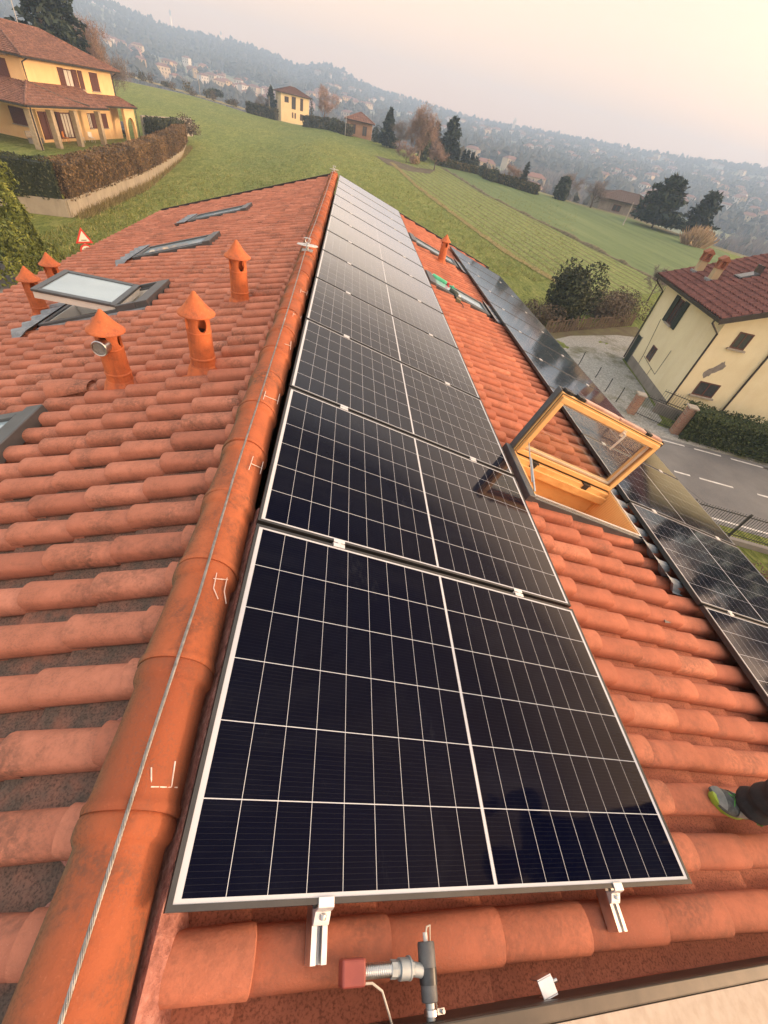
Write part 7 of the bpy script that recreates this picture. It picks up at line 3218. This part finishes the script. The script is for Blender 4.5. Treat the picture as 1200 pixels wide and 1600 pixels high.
E_conifer((424, 181), (417, 134), 30, 'dark spruce left of the yellow villa', 61)
E_bare((409, 178), (404, 145), 26, 'bare brown tree left of the spruce by the yellow villa', 62, depth=3)
E_conifer((486, 196), (485, 152), 9, 'narrow dark cypress against the right wall of the yellow villa', 63, 900, name='cypress_tree', power=0.35, droop=-0.5)
E_bare((506, 199), (505, 128), 44, 'bare reddish brown tree between the yellow villa and the barn', 64, F_PINK, depth=4, twigs=4)
E_bush((524, 206), (524, 185), 22, 'dull green bush left of the barn', 65)
E_bush((586, 222), (586, 196), 19, 'round dark evergreen bush right of the barn', 66, mat=F_DARK)
E_conifer((604, 230), (603, 168), 38, 'dark pointed spruce right of the barn', 67, 2600)
E_bare((622, 238), (621, 182), 40, 'bare mauve tree between the spruce and the birches', 68, F_TWIG, depth=4, twigs=4)
E_bare((653, 252), (647, 148), 54, 'tall rosy bare birch towering over the field edge clump', 69, F_PINK, depth=4, twigs=7, bark=M_BARKP, name='birch_tree', fuzz=11)
P, h, r = spot(655, 250, 650, 186, 22)
blob_bush(P + Vector((0.5, -0.3, 0)), h, r * 1.25, 'ivy dark growth wrapping the birch trunk', 70, 1300, F_IVY, leaf=0.28, name='ivy', cat='ivy', lobes=9)
E_bare((666, 250), (662, 180), 40, 'bare orange tinted tree touching the tall birch', 71, F_PINK, depth=4, twigs=6, fuzz=10)
E_conifer((674, 250), (670, 186), 32, 'dark evergreen just behind the birches', 72, 1500, power=0.5)
E_conifer((697, 258), (690, 178), 40, 'broad dark evergreen at the right of the birch clump', 73, 2800, power=0.45, ragged=0.18)
E_bare((634, 254), (627, 216), 42, 'low rosy bare shrub at the left foot of the birches', 74, F_PINK, depth=4, twigs=6, trunk=0.1)
E_bare((678, 266), (682, 210), 38, 'rosy bare small tree at the right foot of the birches', 75, F_PINK, depth=4, twigs=6)
E_bush((648, 256), (648, 243), 20, 'straw yellow shrub at the foot of the birches', 76, mat=F_REED)
for i, (bx_, by_, tx, ty) in enumerate([(711, 263, 716, 234), (720, 264, 725, 236), (726, 266, 731, 235), (733, 268, 737, 240)]):
    E_conifer((bx_, by_), (tx, ty), 5.0, ['leftmost of the four slim cypresses beyond the field', 'second slim cypress of the four beyond the field', 'tallest slim cypress, third of the four', 'rightmost slim cypress of the four, next to a round bush'][i], 80 + i, 700, name='cypress_tree', power=0.3, droop=-0.6, group='slim cypresses', leaf=0.35)
E_bush((742, 268), (744, 246), 16, 'round dark bush right of the four cypresses', 85, mat=F_DARK)
E_bush((753, 276), (755, 257), 18, 'dark rounded shrub behind the leaning pole', 86, mat=F_DARK)
E_bush((770, 284), (772, 262), 24, 'dark shrub right of the leaning pole', 87, mat=F_BUSH)
E_bare((797, 290), (800, 252), 34, 'bare brown trees before the small dark conifer', 88, F_PINK, depth=4, twigs=4)
E_conifer((813, 296), (822, 252), 20, 'small dark conifer at the end of the field hedge', 89, 1400, power=0.6)
hA_, hB_ = gp(757, 279), gp(836, 304)
hedge([hA_, hB_], 2.0, 2.0, 'long low dark hedge along the far edge of the smooth field', 90, F_HEDGE, 60, 0.28, zf=lambda p: plane_z(p.x, p.y) - 0.2, rough=0.3)
hA_, hB_ = gp(682, 258), gp(745, 272)
hedge([hA_, hB_], 1.6, 1.6, 'low hedge below the four slim cypresses', 91, F_HEDGE, 60, 0.26, zf=lambda p: plane_z(p.x, p.y) - 0.2, rough=0.3)
hA_, hB_ = gp(478, 198), gp(545, 213)
hedge([hA_, hB_], 2.0, 2.6, 'brown hedge between the yellow villa and the barn', 92, F_HEDGE, 50, 0.34, zf=lambda p: plane_z(p.x, p.y) - 0.2, rough=0.3)
hA_, hB_ = gp(388, 176), gp(432, 188)
hedge([hA_, hB_], 2.0, 2.8, 'brown hedge left of the yellow villa', 93, F_HEDGE, 50, 0.34, zf=lambda p: plane_z(p.x, p.y) - 0.2, rough=0.3)
for i in range(11):
    t = i / 10
    px_, py_ = 206 + (372 - 206) * t + 5 * sin(i * 3), 124 + (170 - 124) * t - 2
    E_bush((px_, py_), (px_, py_ - 9 - 4 * (i % 3)), 15 + 7 * (i % 2), 'low dull bush along the straw coloured strip at the far left edge of the field', 100 + i, 220, mat=F_HEDGE if i % 2 else F_BRAM, group='bushes on the far left field edge', stem=False)
E_bush((338, 151), (338, 138), 26, 'dark green bush by the pole on the straw strip', 112, 500, mat=F_DARK)
P, h, r = spot(872, 312, 876, 274, 28)
blob_bush(P, h, r, 'dark ivy covered tree stump group left of the bare tree', 113, 1300, F_DARK, leaf=0.32, name='ivy_tree', cat='tree', lobes=8)
E_bare((884, 312), (884, 262), 44, 'bare brown tree rising out of the ivy covered stumps', 114, F_TWIG, depth=4, twigs=5)
E_bare((922, 324), (932, 272), 44, 'lone spreading bare tree at the field edge left of the shed', 115, F_TWIG, depth=4, twigs=6, trunk=0.22, thick=0.03)
E_bare((645, 250), (640, 186), 40, 'second rosy bare birch left of the tall one', 171, F_PINK, depth=4, twigs=6, fuzz=10, bark=M_BARKP, name='birch_tree')
# trees farther along the road to the right: the picture shows them only as dark reflections in the eave row
rng = random.Random(55)
for i in range(11):
    a_ = radians(54 + 3.6 * i + rng.uniform(-1, 1))
    d_ = rng.uniform(62, 88)
    p = Vector((sin(a_) * d_, cos(a_) * d_, 0))
    p.z = plane_z(p.x, p.y)
    if i % 3 == 2:
        bare_tree(p, rng.uniform(11, 13), 4.2, 'bare tree of the roadside row mirrored in the eave row panels', 300 + i, F_TWIG, depth=4, twigs=4, group='roadside trees right of the picture')
    else:
        conifer(p, rng.uniform(12, 14.5), rng.uniform(3.2, 4.4), 'dark conifer of the roadside row mirrored in the eave row panels', 300 + i, 900, power=0.55, leaf=0.6, group='dark roadside trees right of the picture')
# two cedars
for (b, t, w, lab, sd2, pw, nn) in (((1018, 356), (1046, 274), 78, 'large ragged dark cedar, left and taller of the two', 121, 0.42, 5200), ((1078, 372), (1088, 294), 56, 'rounder dark cedar, right one of the two', 122, 0.30, 4200)):
    P, h, r = spot(*b, *t, w)
    conifer(P, h, r, lab, sd2, nn, name='cedar_tree', power=pw, droop=0.10, ragged=0.42, leaf=r * 0.105, base=0.12)
P, h, r = spot(1082, 384, 1090, 352, 52)
rr = empty('reed_bed', P, (0, 0, 0), 'clump of tall straw coloured reeds below the right cedar', 'reeds')
m = MB()
rng = random.Random(9)
for k in range(900):
    a_, q_ = rng.random() * 6.28, rng.random() ** 0.6
    p = Vector((cos(a_) * q_ * r, sin(a_) * q_ * r * 0.5, 0))
    hh = h * rng.uniform(0.45, 1.1) * (1.1 - 0.5 * q_ * q_)
    tip = p + Vector((p.x * 0.22 + rng.gauss(0, 0.45), p.y * 0.3 + rng.gauss(0, 0.3), hh))
    m.col = (rng.random(), 0, 0)
    m.add([p - Vector((0.04, 0, 0)), p + Vector((0.04, 0, 0)), tip + Vector((0.07, 0, -0.4)), tip], [(0, 1, 2, 3)])
m.build('stalks', F_REED, rr)

# dark conifers and russet tree behind the villa
for (px, py, D, hh, r, lab, sd2) in ((62, 30, 104, 19.5, 5.2, 'tall dark conifer behind the villa roof, left of the pair', 131), (98, 40, 108, 17.5, 4.6, 'tall dark conifer behind the villa roof, right of the pair', 132)):
    d = ray(px, py)
    t = D / hypot(d.x, d.y)
    p = CAM_POS + d * t
    p.z = plane_z(p.x, p.y)
    conifer(p, hh, r, lab, sd2, 4200, power=0.6, ragged=0.35, leaf=0.42)
d = ray(133, 70)
p = CAM_POS + d * (118 / hypot(d.x, d.y))
p.z = plane_z(p.x, p.y)
bare_tree(p, 13.5, 4.5, 'russet bare tree behind the right end of the villa roof', 133, F_PINK, depth=4, twigs=6)
d = ray(160, 85)
p = CAM_POS + d * (128 / hypot(d.x, d.y))
p.z = plane_z(p.x, p.y)
bare_tree(p, 10.5, 4.0, 'grey bare tree right of the russet tree behind the villa', 134, F_TWIG, depth=4, twigs=6)

# ------------------------------------------------------------------ hills: woods and hillside houses
def np_mass(name, mat, pts, kind_fn, label, cat):
    V, F, Cc = [], [], []
    for (x, y, z, h, r, tone, rs) in pts:
        kind_fn(V, F, Cc, x, y, z, h, r, tone, rs)
    me = bpy.data.meshes.new(name)
    me.from_pydata(V, [], F)
    me.materials.append(mat)
    at = me.attributes.new('tint', 'FLOAT_COLOR', 'POINT')
    buf = np.ones((len(V), 4), dtype=np.float32)
    buf[:, 0] = np.array(Cc, dtype=np.float32)
    at.data.foreach_set('color', buf.ravel())
    o = bpy.data.objects.new(name, me)
    COL.objects.link(o)
    return tag(o, label, cat, kind='stuff')


def crown_blob(V, F, Cc, x, y, z, h, r, tone, rs):
    n = len(V)
    k = 6
    lv = ((0.25, 0.75), (0.5, 1.0), (0.78, 0.62)) if rs.random() < 0.75 else ((0.1, 0.9), (0.4, 0.6), (0.7, 0.3))
    for q, w in lv:
        a0 = rs.random() * 6
        for j in range(k):
            a = a0 + 2 * pi * j / k
            rr = r * w * rs.uniform(0.65, 1.3)
            V.append((x + cos(a) * rr, y + sin(a) * rr, z + h * (q + rs.uniform(-0.07, 0.07))))
            Cc.append(min(1, max(0, tone + rs.gauss(0, 0.14))))
    V.append((x + rs.uniform(-0.2, 0.2) * r, y, z + h))
    Cc.append(tone)
    for i in range(2):
        for j in range(k):
            a, b = n + i * k + j, n + i * k + (j + 1) % k
            F.append((a, b, b + k, a + k))
    for j in range(k):
        F.append((n + 2 * k + j, n + 2 * k + (j + 1) % k, n + 3 * k))


def brush(V, F, Cc, x, y, z, h, r, tone, rs):
    for i in range(34):
        n = len(V)
        a = rs.random() * 6.28
        s = rs.uniform(0.1, 1.0)
        b = (x + cos(a) * r * 0.15 * s, y + sin(a) * r * 0.15 * s, z + h * rs.uniform(0, 0.35))
        t = (x + cos(a) * r * s, y + sin(a) * r * s, z + h * rs.uniform(0.5, 1.0) * (1.05 - 0.35 * s * s))
        w = 0.0075 * h * rs.uniform(0.4, 1.3)
        V += [(b[0] - w, b[1], b[2]), (b[0] + w, b[1], b[2]), t, (t[0], t[1] + w, (b[2] + t[2]) / 2)]
        Cc += [tone, tone, min(1, tone + 0.2), tone]
        F.append((n, n + 1, n + 2))
        F.append((n, n + 3, n + 2))


rs = random.Random(202)
pts, bpts = [], []
village = lambda az, r: (exp(-((r - (900 + 120 * sin(az * 9))) / 90.0) ** 2) if -0.45 < az < 0.02 else 0.25 * exp(-((r - 1000) / 160.0) ** 2))
tries = 0
while len(pts) < 15000 and tries < 60000:
    tries += 1
    az = rs.uniform(radians(-33), radians(52))
    r = 520 + (RH + 70 - 520) * rs.random() ** 0.75
    x, y = sin(az) * r, cos(az) * r
    if mnoise.noise(Vector((x / 160, y / 160, 4.2))) < -0.28 and r < RH - 130:
        continue
    if rs.random() < village(az, r) * 0.55:
        continue
    h = rs.uniform(7, 15) * (1.25 if rs.random() < 0.05 else 1)
    tone = 0.35 + 0.35 * mnoise.noise(Vector((x / 70, y / 70, 0))) + rs.gauss(0, 0.14)
    pts.append((x, y, ground_z(x, y) - 0.5, h, h * rs.uniform(0.28, 0.5), tone, rs))
np_mass('hill_woods', F_WOODS, pts, crown_blob, 'hazy wooded hillside of dark evergreens and grey bare trees', 'woods')
tries = 0
while len(bpts) < 4600 and tries < 30000:
    tries += 1
    az = rs.uniform(radians(-34), radians(50))
    re = edge_r(az)
    r = re + 80 + (640 - re) * rs.random() ** 0.9
    x, y = sin(az) * r, cos(az) * r
    if mnoise.noise(Vector((x / 75, y / 75, 9.1))) < (0.16 if az > 0.2 else -0.12):
        continue
    h = rs.uniform(5.5, 11)
    tone = 0.45 + 0.3 * mnoise.noise(Vector((x / 40, y / 40, 2))) + rs.gauss(0, 0.12)
    bpts.append((x, y, ground_z(x, y) - 0.5, h, h * rs.uniform(0.22, 0.40), min(1, max(0, tone)), rs))
np_mass('valley_woods', F_TWIG, bpts, brush, 'grey mauve leafless woods filling the valley beyond the field', 'woods')
ev = []
tries = 0
while len(ev) < 260 and tries < 9000:
    tries += 1
    az = rs.uniform(radians(-34), radians(50))
    r = edge_r(az) + 60 + 420 * rs.random()
    x, y = sin(az) * r, cos(az) * r
    if mnoise.noise(Vector((x / 75, y / 75, 9.1))) < 0.0:
        continue
    h = rs.uniform(6, 12)
    ev.append((x, y, ground_z(x, y) - 0.5, h, h * rs.uniform(0.28, 0.45), rs.uniform(0.1, 0.6), rs))
np_mass('valley_evergreens', F_WOODS, ev, crown_blob, 'scattered dark evergreens among the leafless valley woods', 'woods')


def house_mesh(W, D, H, wall, roof, rng_):
    m = MB()
    m.mi = 0
    m.box((-W / 2, -D / 2, -3), (W / 2, D / 2, H))
    m.mi = 2
    k = max(2, int(W / 3))
    for i in range(k):
        for z in ([1.0, 3.8] if H > 4.5 else [1.0]):
            x = -W / 2 + W * (i + 0.5) / k
            m.box((x - 0.5, -D / 2 - 0.04, z), (x + 0.5, -D / 2 - 0.003, z + 1.5))
    m.mi = 1
    e, rz_ = 0.6, H + D * 0.24
    m.add([(-W / 2 - e, -D / 2 - e, H), (W / 2 + e, -D / 2 - e, H), (W / 2 + e, D / 2 + e, H), (-W / 2 - e, D / 2 + e, H), (-W / 2 + D * 0.3, 0, rz_), (W / 2 - D * 0.3, 0, rz_)],
          [(0, 1, 5, 4), (1, 2, 5), (2, 3, 4, 5), (3, 0, 4), (3, 2, 1, 0)])
    return m.build('hillside_house', [wall, roof, M_REVEAL])


M_HW = [simple('far_white', (0.72, 0.69, 0.64), (0.66, 0.62, 0.57)), simple('far_cream', (0.64, 0.53, 0.38), (0.60, 0.49, 0.34)), simple('far_pink', (0.60, 0.38, 0.29), (0.56, 0.34, 0.26)),
        simple('far_ochre', (0.62, 0.44, 0.22), (0.58, 0.40, 0.2)), simple('far_grey', (0.50, 0.48, 0.46), (0.44, 0.43, 0.41))]
M_FR = simple('far_tile_roof', (0.26, 0.125, 0.085), (0.20, 0.095, 0.068), 0.9)
CN = ['white', 'cream', 'pinkish', 'ochre', 'grey']
protos = []
for i in range(10):
    protos.append((house_mesh(rs.uniform(8.5, 15), rs.uniform(7.5, 10), rs.choice([3.4, 5.2, 5.8, 6.4]), M_HW[i % 5], M_FR, rs), i % 5))
used = set()
cnt = 0


def put_house(az, r, k, where, extra=0.0):
    global cnt
    o, ci = protos[k]
    if k in used:
        o = o.copy()
        COL.objects.link(o)
    used.add(k)
    x, y = sin(az) * r, cos(az) * r
    o.location = (x, y, ground_z(x, y) + 0.8 + extra)
    o.rotation_euler = (0, 0, -az + rs.uniform(-0.7, 0.7))
    tag(o, f'small {CN[ci]} house {where}', 'house', f'{CN[ci]} houses {where}')
    cnt += 1


for i in range(88):
    az = radians(-24 + 25 * rs.random())
    r = 880 + 130 * sin(az * 9) + rs.gauss(0, 62)
    put_house(az, r, rs.choice([0, 5, 1, 6, 2, 7, 3]), 'in the village strip on the hazy left hillside', 4.0)
for i in range(74):
    az = radians(rs.uniform(-5, 26))
    r = rs.uniform(820, 1580)
    put_house(az, r, rs.choice([0, 5, 1, 6, 4, 9]), 'scattered among the woods of the middle hill', 5.0)
for i in range(76):
    az = radians(rs.uniform(26, 42))
    r = rs.uniform(560, 1560)
    put_house(az, r, rs.choice([0, 5, 1, 6, 4, 8, 9]), 'spread over the misty slope at the right', 4.5)
for i in range(9):
    put_house(radians(rs.uniform(9, 24)), rs.uniform(330, 600), rs.choice([1, 3, 6, 8]), 'between the leafless woods of the valley floor', 1.0)
for k, (o, ci) in enumerate(protos):
    if k not in used:
        bpy.data.objects.remove(o, do_unlink=True)
# church tower on the middle hill, masts on the left skyline
d = ray(800, 206)
az = atan2(d.x, d.y)
r_ = 1480
x, y = sin(az) * r_, cos(az) * r_
m = MB()
z = ground_z(x, y)
m.box((-3, -3, 0), (3, 3, 26))
m.add([(-3.6, -3.6, 26.01), (3.6, -3.6, 26.01), (3.6, 3.6, 26.01), (-3.6, 3.6, 26.01), (0, 0, 33)], [(0, 1, 4), (1, 2, 4), (2, 3, 4), (3, 0, 4), (3, 2, 1, 0)])
tag(m.build('bell_tower', M_HW[0], loc=(x, y, z)), 'slim pale bell tower on the crest of the middle hill', 'tower')
for (px, hgt, lab) in ((271, 38, 'taller faint mast on the left skyline'), (346, 22, 'shorter faint mast on the left skyline')):
    d = ray(px, 60)
    az = atan2(d.x, d.y)
    x, y = sin(az) * 1660, cos(az) * 1660
    m = MB()
    m.tube([(0, 0, 0), (0, 0, hgt)], [1.3, 0.7], 6)
    m.box((-2.2, -1.2, hgt * 0.72), (2.2, 1.2, hgt * 0.95))
    tag(m.build('mast', M_GALV, loc=(x, y, ground_z(x, y))), lab, 'mast')

# ------------------------------------------------------------------ evening haze over the valley
HAZE_DENSITY = 0.00085
t = bpy.data.materials.new('haze_air')
t.use_nodes = True
t.node_tree.nodes.clear()
out = t.node_tree.nodes.new('ShaderNodeOutputMaterial')
pv_ = t.node_tree.nodes.new('ShaderNodeVolumePrincipled')
pv_.inputs['Color'].default_value = (0.50, 0.70, 1.0, 1)
pv_.inputs['Density'].default_value = HAZE_DENSITY
pv_.inputs['Anisotropy'].default_value = 0.0
t.node_tree.links.new(pv_.outputs[0], out.inputs['Volume'])
try:
    t.cycles.homogeneous_volume = True
except Exception:
    pass
m = MB()
m.box((-1520, -460, -62), (1520, 1830, 132))
hz_ = m.build('haze', t)
tag(hz_, 'pale bluish evening haze over the fields and hills', 'haze', kind='stuff')
